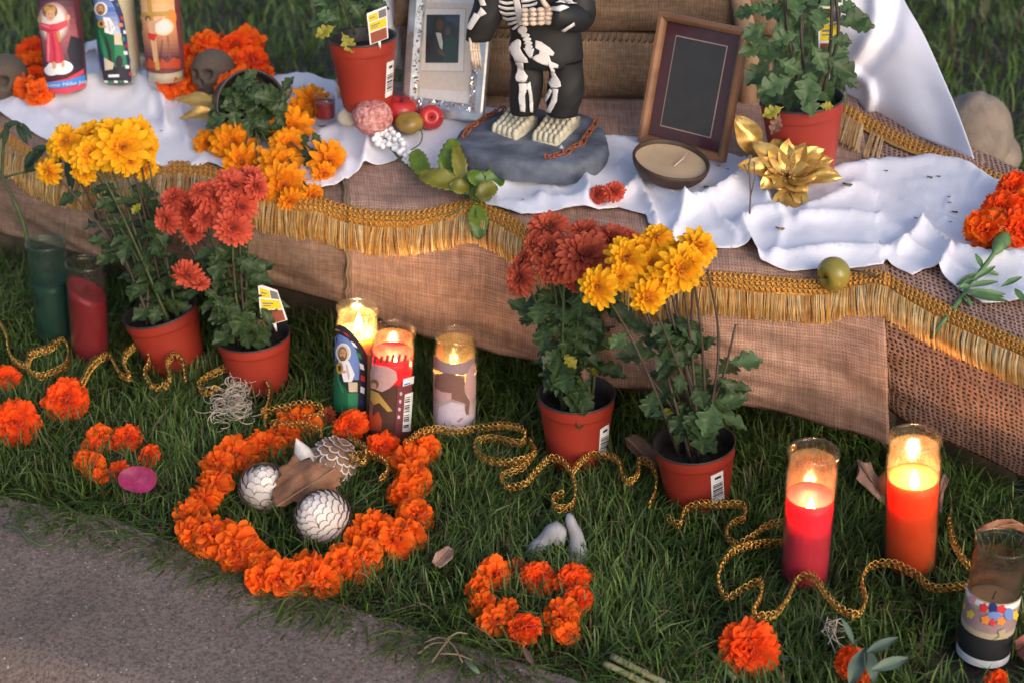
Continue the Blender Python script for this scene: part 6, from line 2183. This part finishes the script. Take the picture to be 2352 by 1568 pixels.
ring('marigold_garland', 'garland of orange marigolds around the brown skull at the altar back', [(392, 196, 62), (414, 168, 62), (438, 132, 66, 'marigold'), (470, 108, 62), (504, 98, 52, 'browned'), (540, 104, 80, 'marigold'), (572, 100, 68), (582, 142, 78, 'marigold'), (592, 170, 58), (556, 186, 68), (524, 196, 60), (512, 222, 52), (430, 195, 52), (560, 140, 60)], ground=False)
q = hit(2300, 590)
rg_ = ring('marigold_cluster', 'cluster of orange marigolds with cut stem hanging over the right edge', [(2330, 432, 84, 'marigold', (.3, .4)), (2302, 482, 92, 'marigold', (-.1, .4)), (2268, 530, 96, 'loose', (-.5, .1)), (2342, 528, 96, 'marigold', (.2, 0)), (2356, 470, 84, 'loose', (.3, .3)), (2290, 515, 70, 'loose', (-.3, .3))], ground=False, cat='marigolds', string=False)
def lf(x, y, h=.012): return hit(x, y) - ray(x, y) * h
M_cal = mat('calyx', (.085, .17, .060), .55, nscale=60, namt=.3)
st_pts = [lf(2300, 548, .03), lf(2285, 580, .025), lf(2255, 620, .016), lf(2215, 675, .014), lf(2170, 735, .014), lf(2138, 776, .016)]
part('calyx', MB().tube([lf(2306, 540, .032), lf(2300, 556, .03), lf(2286, 580, .025)], [.013, .012, .0042], 14), M_cal, rg_)
part('stem', MB().tube([Vector(p) for p in samp(st_pts, 16)], [.0042] + [.0032] * 14 + [.0028], 8), M_cal, rg_)
def leaflet(parent, a, b, W, m_=None, nm='leaflet'):
    d = b - a
    M = frame(a, d, Vector((random.uniform(-.5, .5), -.5, .8)))
    mb = MB()
    L = d.length
    mb.grid(lambda u, v: M @ Vector(((u * 2 - 1) * W * .5 * math.sin(math.pi * (v * .9 + .05)), v * L, .25 * W * abs(u * 2 - 1) + .06 * L * math.sin(v * 3))), 5, 9)
    return part(nm, mb, m_ or M_cal, parent)
for (x0, y0, x1, y1) in ((2255, 620, 2235, 590), (2245, 630, 2205, 640), (2240, 640, 2205, 655), (2235, 645, 2280, 632), (2230, 660, 2212, 672), (2225, 660, 2290, 655), (2220, 672, 2300, 690), (2225, 668, 2330, 665), (2330, 665, 2352, 700), (2210, 685, 2290, 712), (2215, 680, 2265, 700), (2300, 660, 2345, 650), (2250, 620, 2300, 618), (2230, 680, 2310, 680)):
    leaflet(rg_, lf(x0, y0, .018), lf(x1, y1, .02), .009)
# lone marigolds on the lawn
for (x, y, d, k, lb) in ((12, 868, 66, 'marigold', 'orange marigold at the left edge, above the bigger one'), (36, 972, 118, 'marigold', 'big orange marigold cut by the left edge, lowest of the three there'), (150, 918, 106, 'marigold', 'domed orange marigold between the gold braid and the small ring'),
                        (803, 980, 84, 'marigold', 'round orange marigold just below the green saint candle'), (880, 1024, 82, 'marigold', 'round orange marigold at the foot of the red candle'), (752, 956, 46, 'browned', 'withered rust brown flower beside the lit candles'),
                        (1720, 1492, 126, 'marigold', 'large ragged orange marigold near the lower edge below the pink candle'), (1962, 1528, 90, 'marigold', 'orange marigold half hidden by grey green leaves at the lower edge'), (2290, 1566, 62, 'marigold', 'marigold peeking in at the lower edge under the flower print jar')):
    p = P(x, y, .03)
    root = thing('marigold', lb, 'flower', P(x, y, 0), 'single marigolds on the lawn')
    n = Vector((random.uniform(-.2, .2), -.75, 1)) if x != 1720 else facing(x, y, -.1, .1)
    bloom(root, k, p, d / 2 * m_per_px(p) * 1.05, n, 'bloom')
    e = p - n.normalized() * .012
    part('calyx', MB().ball(e, (.007, .007, .009), nu=9, nv=6), M_cal, root)
    if x == 1720:
        part('stem', MB().tube([p + Vector((.02, .004, -.012)), P(1830, 1515, .014), P(1900, 1530, .01)], [.005, .0036, .0032], 8), mat('stem_dusky', (.035, .055, .04), .6), root)
        part('stem', MB().tube([P(1690, 1560, .012), P(1640, 1505, .014), P(1582, 1462, .018)], [.004, .0036, .003], 8), M_stemg, root)
    if x == 1962:
        for (x0, y0, x1, y1, W) in ((1990, 1490, 1950, 1560, .020), (1985, 1488, 2010, 1560, .020), (1990, 1500, 2045, 1500, .012), (1960, 1480, 1920, 1470, .008), (2000, 1540, 2060, 1530, .014)):
            leaflet(root, P(x0, y0, .065), P(x1, y1, .05), W, mat('leaf_glaucous', (.11, .16, .115), .6, namt=.25, trans=.2), 'leaf')
# magenta petal
mb = MB()
c = P(317, 1102, .040)
w2 = 44 * m_per_px(c)
Mp = frame(c, Vector((0, 1, .2)), Vector((.1, -.75, .8)))
mb.grid(lambda u, v: Mp @ Vector((w2 * v * math.cos(6.2832 * u) * (1 + .03 * math.sin(u * 19)), w2 * .74 * v * math.sin(6.2832 * u) * (1 + .05 * math.cos(u * 13)), .006 * v * v + .003 * math.sin(u * 12.6) * v)), 36, 8, wrap=True)
pt_ = single('fallen_petal', mb, mat('magenta_petal', (.30, .022, .095), .5, nscale=90, namt=.35, trans=.2), 'magenta rose petal lying on the small marigold ring', 'petal')

# ================================================================== SHELL SCALE BALLS
M_shell = mat('shell', (.60, .52, .47), .4, nscale=90, namt=.16, col2=(.72, .68, .66))
M_shelle = mat('shell_edge', (.34, .20, .13), .6, namt=.25)
M_cone = mat('cone_brown', (.24, .135, .085), .6, nscale=50, namt=.25)
def scale_mesh(m1, m2, inner=.965):
    mb = MB()
    for (rr_, z, mi) in ((1.0, 0.0, 1), (inner, .05, 0)):
        n = 14
        vs = [(0, 0, z + .08)] + [(rr_ * .86 * math.cos(t), rr_ * math.sin(t), z) for t in np.linspace(0, 2 * math.pi, n, endpoint=False)]
        mb.add(vs, [(0, 1 + k, 1 + (k + 1) % n) for k in range(n)], mi)
    return mb.mesh('scale', [m1, m2])
SCW, SCB = scale_mesh(M_shell, M_shelle), scale_mesh(M_cone, mat('scale_tip', (.66, .60, .56), .5), .74)
def scale_ball(label, x, y, wpx, ax, me, rows, srel, corem, tilt=.32):
    r = wpx / 2 * m_per_px(P(x, y, .045))
    c = P(x, y, r * .98)
    root = thing('shell_ball', label, 'ball', (c.x, c.y, 0), 'decorative balls in the big ring')
    EXC.append((c.x, c.y, r * .7))
    part('core', MB().ball(c, r * .92, nu=24, nv=16), corem, root)
    A = frame(Vector(), Vector((0, 1, 0)), ax).to_3x3()
    for j in range(rows):
        th = math.pi * (j + .35) / rows
        n = max(1, int(round(2 * math.pi * math.sin(th) / (srel * 1.35))))
        for k in range(n):
            ph = 2 * math.pi * (k + (j % 2) * .5) / n + random.uniform(-.11, .11)
            th_ = th + random.uniform(-.04, .04)
            d = A @ Vector((math.sin(th) * math.cos(ph), math.sin(th) * math.sin(ph), math.cos(th)))
            dn = A @ Vector((math.cos(th) * math.cos(ph), math.cos(th) * math.sin(ph), -math.sin(th)))   # towards the lower pole
            n_ = d - dn * 0 + dn * tilt
            if c.z + d.z * r < .003: continue
            part('scale', me, None, root, frame(c + d * r * .955, dn, n_ * 1.0, r * srel * random.uniform(.92, 1.06)))
scale_ball('ball of white shell scales in front, inside the big marigold ring', 742, 1188, 130, Vector((-.55, -.25, .85)), SCW, 14, .235, M_shelle)
scale_ball('ball of white shell scales at the left, half behind the dry leaf', 606, 1120, 112, Vector((.1, -.15, 1)), SCW, 11, .29, M_shelle)
scale_ball('brown and white scaly ball at the back of the big ring', 766, 1058, 108, Vector((.5, .2, .9)), SCB, 10, .27, M_cone, -.55)
# pointed white shell
q = P(700, 1050, .03)
mb = MB()
mb.lathe([(.012, -.012), (.014, -.004), (.012, .006), (.006, .018), (.0, .028)], frame(P(697, 1044, .05), Vector((0, 1, 0)), Vector((-.35, .1, 1))), 16)
single('sea_shell', mb, M_shell, 'pointed cream shell standing behind the dry brown leaf', 'shell')

# dry leaves
M_dry = mat('dry_leaf', (.27, .110, .050), .75, nscale=22, namt=.35, bump=.5, bscale=50, bdist=.004, trans=.15, col2=(.32, .155, .085))
def dry_leaf(label, outline, z0, bend, mid, m_=None, zf=None, stem=None, group='dry leaves on the lawn', Y=None):
    vs, fs = inside_cdt(outline, 7)
    cx = sum(p[0] for p in outline) / len(outline)
    cy = sum(p[1] for p in outline) / len(outline)
    (mx0, my0), (mx1, my1) = mid
    L = math.hypot(mx1 - mx0, my1 - my0)
    out = []
    for x, y in vs:
        dist = ((x - mx0) * (my1 - my0) - (y - my0) * (mx1 - mx0)) / L
        z = z0 + (zf(x, y) if zf else 0) + bend * (abs(dist) / L) + (.010 if Y else .0035) * noise.noise(Vector((x * .03, y * .03, z0 * 50))) + .0012 * math.sin(dist * .35)
        out.append(D(x, y, Y + z) if Y else P(x, y, max(.004, z)))
    mb = MB()
    mb.add(out, fs)
    o = single('dry_leaf', mb, m_ or M_dry, label, 'leaf', group)
    o.modifiers.new('thick', 'SOLIDIFY').thickness = .0006
    vein = [D(lerp(mx0, mx1, t), lerp(my0, my1, t), Y + z0 + (zf(lerp(mx0, mx1, t), lerp(my0, my1, t)) if zf else 0) - .0012) for t in np.linspace(0, 1, 12)] if Y else [P(lerp(mx0, mx1, t), lerp(my0, my1, t), max(.004, z0 + (zf(lerp(mx0, mx1, t), lerp(my0, my1, t)) if zf else 0) + .002)) for t in np.linspace(-.12 if stem else 0, 1, 12)]
    part('midrib', MB().tube(vein, [.0014] * 6 + [.0009] * 6, 5), mat('leaf_vein', (.30, .16, .09), .7), o)
    return o
dry_leaf('large dry brown leaf lying between the shell balls', [(632, 1162), (626, 1132), (634, 1102), (646, 1090), (638, 1074), (660, 1063), (676, 1040), (690, 1058), (712, 1049), (722, 1064), (742, 1060), (752, 1072), (772, 1072), (790, 1090), (776, 1098), (784, 1112), (770, 1118), (776, 1138), (760, 1138), (750, 1157), (722, 1148), (700, 1161), (676, 1150), (655, 1162)], .0, .030, ((634, 1162), (770, 1075)), zf=lambda x, y: (1160 - y) * .0004, Y=P(715, 1165).y - .052)
dry_leaf('small dry leaf on the grass right of the big ring', [(992, 1290), (1000, 1268), (1018, 1258), (1028, 1252), (1042, 1262), (1040, 1280), (1022, 1296), (1010, 1304)], .030, .02, ((1000, 1298), (1035, 1262)), mat('dry_leaf_pale', (.34, .20, .15), .8, namt=.2))
dry_leaf('dry leaf propped at the left of the brightest candle', [(1968, 1052), (1985, 1062), (2000, 1060), (2008, 1082), (2030, 1110), (2040, 1160), (2020, 1150), (1990, 1120), (1975, 1108), (1966, 1098), (1974, 1080)], .055, .02, ((1975, 1060), (2038, 1155)), mat('dry_leaf_pale', (.34, .20, .15), .8, namt=.2), zf=lambda x, y: -(y - 1060) * .0004)
dry_leaf('sliver of dry leaf behind the right side of the brightest candle', [(2150, 1120), (2168, 1085), (2180, 1100), (2168, 1130), (2162, 1175), (2150, 1170)], .045, .02, ((2152, 1170), (2172, 1095)), mat('dry_leaf_pale', (.34, .20, .15), .8, namt=.2))
dry_leaf('dry orange brown leaf behind the flower print jar', [(2238, 1222), (2254, 1206), (2290, 1192), (2326, 1190), (2356, 1206), (2366, 1226), (2330, 1214), (2280, 1214)], .09, .03, ((2244, 1216), (2340, 1200)), mat('dry_leaf_orange', (.30, .13, .07), .8, namt=.25), Y=P(2262, 1490).y + .045)
dry_leaf('brown leaf standing beside the yellow chrysanthemum pot', [(1435, 1005), (1455, 995), (1480, 1005), (1505, 1035), (1515, 1075), (1490, 1070), (1455, 1040), (1440, 1025)], .055, .02, ((1440, 1005), (1510, 1070)), mat('dry_leaf_dark', (.13, .065, .035), .8, namt=.3), zf=lambda x, y: -(y - 1000) * .0004)
dry_leaf('curled reddish dry leaf at the right edge below the jar', [(2330, 1470), (2352, 1455), (2370, 1490), (2352, 1515), (2335, 1500)], .03, .02, ((2335, 1490), (2360, 1470)), mat('dry_leaf_red', (.22, .06, .045), .8, namt=.3))
# orange ball behind the brightest candle
c = P(2052, 1110, .04)
mb = MB().ball(c, .021, nu=20, nv=14)
single('small_gourd', mb, mat('gourd', (.60, .17, .06), .5, namt=.2), 'small round orange gourd hidden behind the brightest candle', 'gourd')

# white weathered bone pieces
M_bw = mat('weathered', (.28, .275, .30), .65, nscale=30, namt=.3, bump=.5, bscale=90, bdist=.003)
mb = MB()
pts = [P(1327, 1288, .002), D(1325, 1235, P(1327, 1288).y + .004), D(1312, 1200, P(1327, 1288).y + .010), D(1306, 1178, P(1327, 1288).y + .014)]
s_ = m_per_px(pts[0])
mb.tube([Vector(p) for p in samp(pts, 14)], [25 * s_, 24 * s_, 22 * s_, 21 * s_, 20 * s_, 18.5 * s_, 17 * s_, 16 * s_, 15 * s_, 14 * s_, 13 * s_, 12 * s_, 10 * s_, 4 * s_], 14)
single('bone_piece', mb, M_bw, 'upright grey white bone piece standing in the grass', 'bone', 'bone pieces')
mb = MB()
pts = [P(1218, 1285, .004), D(1228, 1262, P(1222, 1285).y), D(1250, 1242, P(1222, 1285).y + .004), D(1270, 1218, P(1222, 1285).y + .006), D(1285, 1215, P(1222, 1285).y + .008), D(1284, 1250, P(1222, 1285).y + .008)]
mb.tube([Vector(p) for p in samp(pts, 16)], [x * s_ for x in (16, 17, 18, 19, 19, 18, 18, 18, 19, 19, 18, 17, 17, 16, 15, 14)], 12)
single('bone_piece', mb, M_bw, 'bent white bone piece left of the upright one', 'bone', 'bone pieces')

# ================================================================== RAFFIA, STALKS, WILTED STEM
M_raf = mat('raffia', (.62, .52, .40), .7, nscale=90, namt=.2)
root = thing('raffia_bundle', 'tangled knot of pale raffia lying beside the gold braid', 'raffia', P(530, 940, 0))
rs = random.Random(8)
mb = MB()
for k in range(130):
    cx, cy, z = rs.gauss(532, 22), rs.gauss(930, 18), .030 + rs.uniform(-.008, .018)
    if k < 34: cx, cy = rs.gauss(548, 8), rs.gauss(882, 14)
    rad = rs.uniform(8, 24)
    a0 = rs.uniform(0, 6.28)
    sw = rs.uniform(2.0, 5.5)
    ec = rs.uniform(.4, 1)
    pts = [P(cx + rad * math.cos(a0 + sw * t), cy + ec * rad * math.sin(a0 + sw * t), z + .008 * math.sin(3 * t + k)) for t in np.linspace(0, 1, 10)]
    mb.tube(pts, rs.uniform(.0003, .0007), 4, cap=False)
part('strands', mb, M_raf, root, kind='stuff')
part('loose_strand', MB().tube([Vector(p) for p in samp([P(575, 955, .03), P(600, 950, .035), P(618, 925, .03), P(612, 900, .025)], 12)], .0007, 5), M_raf, root)
root = thing('dead_grass_knot', 'small knot of dry pale grass below the gold braid', 'dry grass', P(1915, 1440, 0))
mb = MB()
for k in range(22):
    x, y = rs.gauss(1915, 10), rs.gauss(1440, 12)
    mb.tube([P(x, y, .03), P(x + rs.gauss(0, 12), y + rs.gauss(0, 14), .045), P(x + rs.gauss(0, 20), y + rs.gauss(6, 20), .03)], .0006, 4, cap=False)
part('strands', mb, M_raf, root, kind='stuff')
M_stk = mat('cut_stalk', (.27, .26, .08), .6, nscale=40, namt=.3, col2=(.36, .33, .17))
for (pts, rr_, lb) in (([(1405, 1506), (1480, 1545), (1570, 1590)], .0044, 'thick cut flower stalk lying at the lower edge, upper of two'), ([(1388, 1522), (1450, 1552), (1540, 1600)], .0038, 'cut yellow green stalk lying at the lower edge, lower of two')):
    mb = MB()
    mb.tube([Vector(p) for p in samp([P(x, y, .022) for x, y in pts], 12)], rr_, 10)
    mb.ball(P(*pts[1], .022), rr_ * 1.25, nu=10, nv=6)
    single('cut_stalk', mb, M_stk, lb, 'stalk', 'cut stalks')
# litter at the edge of the lawn
mb = MB()
rs = random.Random(21)
for pts in ([(975, 1475), (1010, 1462), (1040, 1480), (1062, 1520)], [(992, 1520), (1020, 1480), (1036, 1462)], [(1010, 1500), (1050, 1502), (1085, 1515)], [(960, 1500), (990, 1478), (1020, 1474)], [(1020, 1470), (1050, 1452), (1075, 1455)]):
    mb.tube([Vector(p) for p in samp([P(x, y, .018 + rs.uniform(0, .014)) for x, y in pts], 9)], .0010, 5)
single('dry_twig', mb, mat('dry_stem', (.20, .135, .085), .8, namt=.3), 'tangle of dry brown stems at the pavement edge', 'twigs')
mb = MB()
mb.tube([Vector(p) for p in samp([P(10, 1206, .02), P(40, 1212, .024), P(62, 1235, .02), P(96, 1252, .018), P(120, 1248, .02)], 14)], [.0030] * 7 + [.0022] * 7, 7)
single('bent_stalk', mb, M_stem, 'bent green stem lying on the pavement at the left edge', 'stem')
mb = MB()
mb.grid(lambda u, v: P(1068 + 32 * v + (u - .5) * 18 * math.sin(math.pi * (.1 + .8 * v)), 1512 + 34 * v, .022 + .004 * math.sin(v * 3)), 4, 8)
single('fallen_leaf', mb, mat('grey_leaf', (.12, .17, .085), .7, namt=.25, trans=.15), 'small grey green leaf fallen at the pavement edge', 'leaf')
mb = MB()
mb.grid(lambda u, v: P(1205 + 20 * v + (u - .5) * 16 * math.sin(math.pi * (.15 + .8 * v)), 1488 + 40 * v, .026 + .006 * abs(u - .5)), 4, 8)
single('bark_chip', mb, mat('bark_chip', (.20, .10, .07), .8, namt=.3), 'reddish bark chip in the grass below the small marigold ring', 'bark')
root = thing('wilted_flower_stem', 'wilted green flower stem with drooping leaves at the left edge', 'plant stem', P(70, 700, 0))
yw = P(100, 790, 0).y + .055
sp_ = [D(62, 548, yw), D(45, 490, yw), D(22, 440, yw), D(6, 408, yw), D(8, 330, yw), D(14, 285, yw)]
sp_ = [D(75, 640, yw)] + sp_
part('stem', MB().tube([Vector(p) for p in samp(sp_, 24)], [.0040] * 12 + [.0028] * 12, 8), M_stem, root)
part('stem', MB().tube([D(6, 410, yw), D(30, 402, yw), D(62, 395, yw)], .002, 6), M_stem, root)
M_wilt = mat('wilted', (.030, .055, .025), .7, namt=.3, trans=.1)
for (x0, y0, x1, y1, W) in ((14, 288, 60, 300, .012), (40, 290, 62, 345, .012), (30, 290, 28, 345, .011), (16, 290, 2, 340, .010), (20, 284, 50, 282, .01), (50, 285, 64, 330, .01), (70, 395, 62, 350, .012), (75, 345, 112, 340, .012), (112, 338, 118, 380, .012), (72, 350, 66, 400, .012), (90, 340, 92, 400, .012), (100, 342, 108, 410, .011), (62, 395, 100, 400, .012),
                       (155, 365, 168, 450, .016), (165, 380, 150, 430, .016), (150, 360, 140, 420, .014), (205, 500, 212, 530, .010), (228, 480, 236, 515, .010)):
    leaflet(root, D(x0, y0, yw - .005 * random.random()), D(x1, y1, yw - .01 * random.random()), W, M_wilt, 'leaf')

# ================================================================== GOLD BRAID ON THE GRASS
M_gw = mat('gold_wire', (.62, .37, .10), .32, metal=1.0, nscale=200, namt=.25)
SEG = [
    [(-20, 735), (0, 745), (16, 775), (22, 812), (38, 834)],
    [(38, 834), (62, 840), (72, 815), (110, 802), (140, 784), (156, 796), (155, 832), (130, 852), (95, 862), (66, 852), (62, 836)],
    [(188, 884), (205, 850), (226, 826), (250, 818), (266, 842), (278, 862), (300, 866), (284, 832), (300, 802), (328, 800), (344, 826), (332, 858), (346, 886), (374, 890), (390, 868), (384, 836), (400, 816), (420, 830), (426, 872)],
    [(520, 842), (480, 862), (456, 884), (472, 902), (505, 888)],
    [(565, 862), (600, 868), (620, 896), (614, 936), (598, 948)],
    [(610, 985), (614, 950), (660, 934), (705, 928), (742, 940), (720, 958), (670, 962), (625, 975), (700, 975), (735, 990), (738, 1008)],
    [(800, 1010), (840, 1030), (835, 1060), (800, 1050), (850, 1045), (884, 1060), (890, 1085), (872, 1100)],
    [(935, 1022), (958, 998), (1000, 986), (1050, 992), (1100, 984), (1160, 978), (1204, 990), (1196, 1015), (1130, 1005), (1095, 1012), (1094, 1040), (1130, 1060), (1190, 1058), (1228, 1040), (1216, 1012)],
    [(1228, 1040), (1200, 1070), (1152, 1092), (1165, 1118), (1205, 1112), (1232, 1082), (1262, 1054), (1292, 1060), (1312, 1090), (1322, 1130), (1312, 1160), (1280, 1164), (1270, 1145), (1296, 1132)],
    [(1312, 1090), (1326, 1068), (1350, 1048), (1384, 1046), (1420, 1060), (1430, 1092), (1446, 1106), (1466, 1086), (1466, 1058), (1490, 1066), (1506, 1092), (1505, 1130), (1492, 1160)],
    [(1532, 1190), (1560, 1204), (1574, 1172), (1610, 1158), (1660, 1158), (1704, 1160), (1710, 1186), (1682, 1200), (1668, 1226), (1690, 1250), (1722, 1236), (1760, 1208), (1800, 1200)],
    [(1800, 1244), (1740, 1248), (1684, 1264), (1656, 1300), (1650, 1340), (1670, 1372), (1712, 1350), (1744, 1336), (1748, 1366), (1730, 1408), (1776, 1412), (1806, 1380), (1832, 1332), (1866, 1324), (1898, 1366), (1932, 1400), (1970, 1410), (1988, 1380), (1980, 1332), (2002, 1300), (2050, 1294), (2100, 1318), (2145, 1350), (2225, 1344)],
    [(2178, 1192), (2188, 1240), (2208, 1280), (2232, 1306)],
]
root = thing('gold_braid_trim', 'long looping gold metallic braid trim winding across the grass', 'trim', P(1300, 1060, 0))
for si, sg in enumerate(SEG):
    L = sum(math.dist(a, b) for a, b in zip(sg, sg[1:]))
    n = max(30, int(L / 2.2))
    ctr_ = []
    for i, (x, y) in enumerate(samp(sg, n)):
        t = i / n
        ctr_.append(P(x, y, .042 + .008 * math.sin(t * L / 40 + si) ))
    mb = MB()
    wdt = .0092
    s = 0
    frs = []
    for i, p in enumerate(ctr_):
        tn = (ctr_[min(i + 1, n - 1)] - ctr_[max(i - 1, 0)])
        tn = tn.normalized() if tn.length > 1e-7 else Vector((1, 0, 0))
        sd = Vector((0, -.35, 1))
        sd = (sd - tn * sd.dot(tn)).normalized()
        frs.append((p, sd, tn.cross(sd)))
    acc = [0]
    for a, b in zip(ctr_, ctr_[1:]): acc.append(acc[-1] + (b - a).length)
    for row, ph in ((.0044, 0.0), (-.0044, .5)):                 # two rows of little crocheted loops
        nxt = ph * .0078
        for i in range(1, n - 1):
            if acc[i] < nxt: continue
            nxt += .0078
            p, sd, nr = frs[i]
            tn = sd.cross(nr)
            jr = random.uniform(.85, 1.15)
            loop = [p + sd * (row + .0042 * jr * math.sin(t)) + tn * (.0044 * math.cos(t)) + nr * (.0016 * math.cos(2 * t + ph)) for t in np.linspace(0, 2 * math.pi, 11)]
            mb.tube(loop, .0008, 4, cap=False)
    for ph in (0, math.pi / 2, math.pi):
        mb.tube([p + sd * (.0042 * math.sin(s / .0078 * math.pi + ph)) + nr * .0012 * math.cos(s / .0078 * math.pi) for (p, sd, nr), s in zip(frs, acc)], .0007, 4)
    part('braid', mb, M_gw, root)
# ================================================================== GRASS
def in_poly(px, py, poly):
    ins = np.zeros(len(px), bool)
    n = len(poly)
    for i in range(n):
        (ax, ay), (bx, by) = poly[i], poly[(i + 1) % n]
        cond = ((ay > py) != (by > py))
        xi = (bx - ax) * (py - ay) / ((by - ay) if by != ay else 1e-9) + ax
        ins ^= cond & (px < xi)
    return ins
FOOT = []
for s in np.linspace(0, 1, 30):
    e, b = altar_col(s)
    E, Bk = P(*e), P(*b)
    q = E.lerp(Bk, .30)
    FOOT.append((q.x, q.y))
for s in np.linspace(1, 0, 30):
    e, b = altar_col(s)
    q = P(*b)
    FOOT.append((q.x, q.y - .03))
def grass(name, label, N, xr, yr, hr, wr, lean, mats, cols, band=None):
    x = rng.uniform(xr[0], xr[1], N)
    y = rng.uniform(yr[0], yr[1], N)
    le = lawn_edge(x)
    if band: y = le + rng.uniform(band[0], band[1], N)
    keep = y > le + (rng.uniform(-.012, .012, N) if not band else band[0])
    # ragged density
    dn = np.array([noise.noise(Vector((a * 9, b * 9, 2))) for a, b in zip(x, y)])
    keep &= rng.uniform(0, 1, N) < .80 + .5 * dn
    keep &= ~in_poly(x, y, FOOT)
    for (cx, cy, r) in EXC:
        if r: keep &= (x - cx) ** 2 + (y - cy) ** 2 > r * r
    # only what the camera or a step beside it can see
    keep &= np.abs(x) < y * .48 + .35
    x, y, le, dn = x[keep], y[keep], le[keep], dn[keep]
    n = len(x)
    edge = np.clip((y - le) / .10, 0, 1)
    h = rng.uniform(hr[0], hr[1], n) * (.55 + .45 * edge) * (1 + .25 * dn)
    w = rng.uniform(wr[0], wr[1], n)
    az = rng.uniform(0, 2 * np.pi, n)
    patch = np.array([noise.noise(Vector((a * 5, b * 5, 7))) for a, b in zip(x, y)]) * 5
    az = np.where(rng.uniform(0, 1, n) < .45, patch + rng.normal(0, .6, n), az)
    az = np.where((edge < .9) & (rng.uniform(0, 1, n) < .7), -np.pi / 2 - .3 + rng.normal(0, .7, n), az)
    ln = h * rng.uniform(lean[0], lean[1], n) * (1.0 + (1 - edge) * .35)
    dx, dy = np.cos(az), np.sin(az)
    sx, sy = -dy, dx
    tw = rng.normal(0, .7, n)
    V = np.zeros((n, 7, 3))
    z0 = -.010
    for j, t in enumerate((0, .38, .74)):
        cx = x + dx * ln * t ** 1.8
        cy = y + dy * ln * t ** 1.8
        cz = z0 + h * (t - .22 * np.minimum(1.6, ln / h) * t ** 2.4)
        ww = w * (1 - .35 * t) * .5
        V[:, j * 2] = np.stack([cx - sx * ww, cy - sy * ww, cz + tw * ww * .4], 1)
        V[:, j * 2 + 1] = np.stack([cx + sx * ww, cy + sy * ww, cz - tw * ww * .4], 1)
    V[:, 6] = np.stack([x + dx * ln, y + dy * ln, z0 + h * (1 - .30 * np.minimum(1.8, ln / h))], 1)
    V[:, :, 2] = np.maximum(V[:, :, 2], np.where(y < le + .10, .006, -.02)[:, None])
    loops = np.array([0, 1, 3, 2, 2, 3, 5, 4, 4, 5, 6])
    allv = (np.arange(n) * 7)[:, None] + loops[None]
    me = bpy.data.meshes.new(name)
    me.vertices.add(n * 7)
    me.vertices.foreach_set('co', V.ravel())
    me.loops.add(n * 11)
    me.loops.foreach_set('vertex_index', allv.ravel().astype(np.int32))
    me.polygons.add(n * 3)
    st = (np.arange(n) * 11)[:, None] + np.array([0, 4, 8])[None]
    me.polygons.foreach_set('loop_start', st.ravel().astype(np.int32))
    me.update(calc_edges=True)
    me.polygons.foreach_set('use_smooth', np.ones(n * 3, bool))
    cols = np.array(cols)
    pick = rng.choice(len(cols), n, p=cols[:, 3] / cols[:, 3].sum())
    c = cols[pick, :3] * rng.uniform(.7, 1.3, (n, 1))
    cc = np.ones((n, 7, 4))
    cc[:, :, :3] = c[:, None]
    cc[:, 6, :3] *= 1.15
    ca = me.color_attributes.new('Col', 'FLOAT_COLOR', 'POINT')
    ca.data.foreach_set('color', cc.ravel())
    me.materials.append(mats)
    o = bpy.data.objects.new(name, me)
    COL.objects.link(o)
    return tag(o, label, 'grass', kind='stuff')
M_gr = mat('grass_blade', (1, 1, 1), .5, nscale=5, namt=.2, attr=True, spec=.35, trans=.22)
GC = [(.068, .120, .022, 5), (.098, .158, .030, 4), (.046, .086, .020, 3), (.140, .188, .050, 2.4), (.17, .13, .07, .6), (.10, .068, .040, .5)]
grass('lawn_grass', 'dark green tufted lawn grass around the candles and flowers', 215000, (-1.4, 1.4), (1.2, 2.75), (.026, .062), (.0016, .0030), (.12, 1.15), M_gr, GC)
grass('edge_grass', 'flattened grass straggling over the pavement edge', 6000, (-1.3, .9), (1.25, 2.1), (.035, .065), (.0022, .0036), (.7, 1.7), M_gr, GC + [(.16, .12, .06, 1.6)], band=(-.015, .07))
grass('back_grass', 'shaded lawn behind the altar', 90000, (-3.2, 3.2), (2.6, 7.0), (.035, .08), (.003, .006), (.15, 1.2), M_gr, GC)
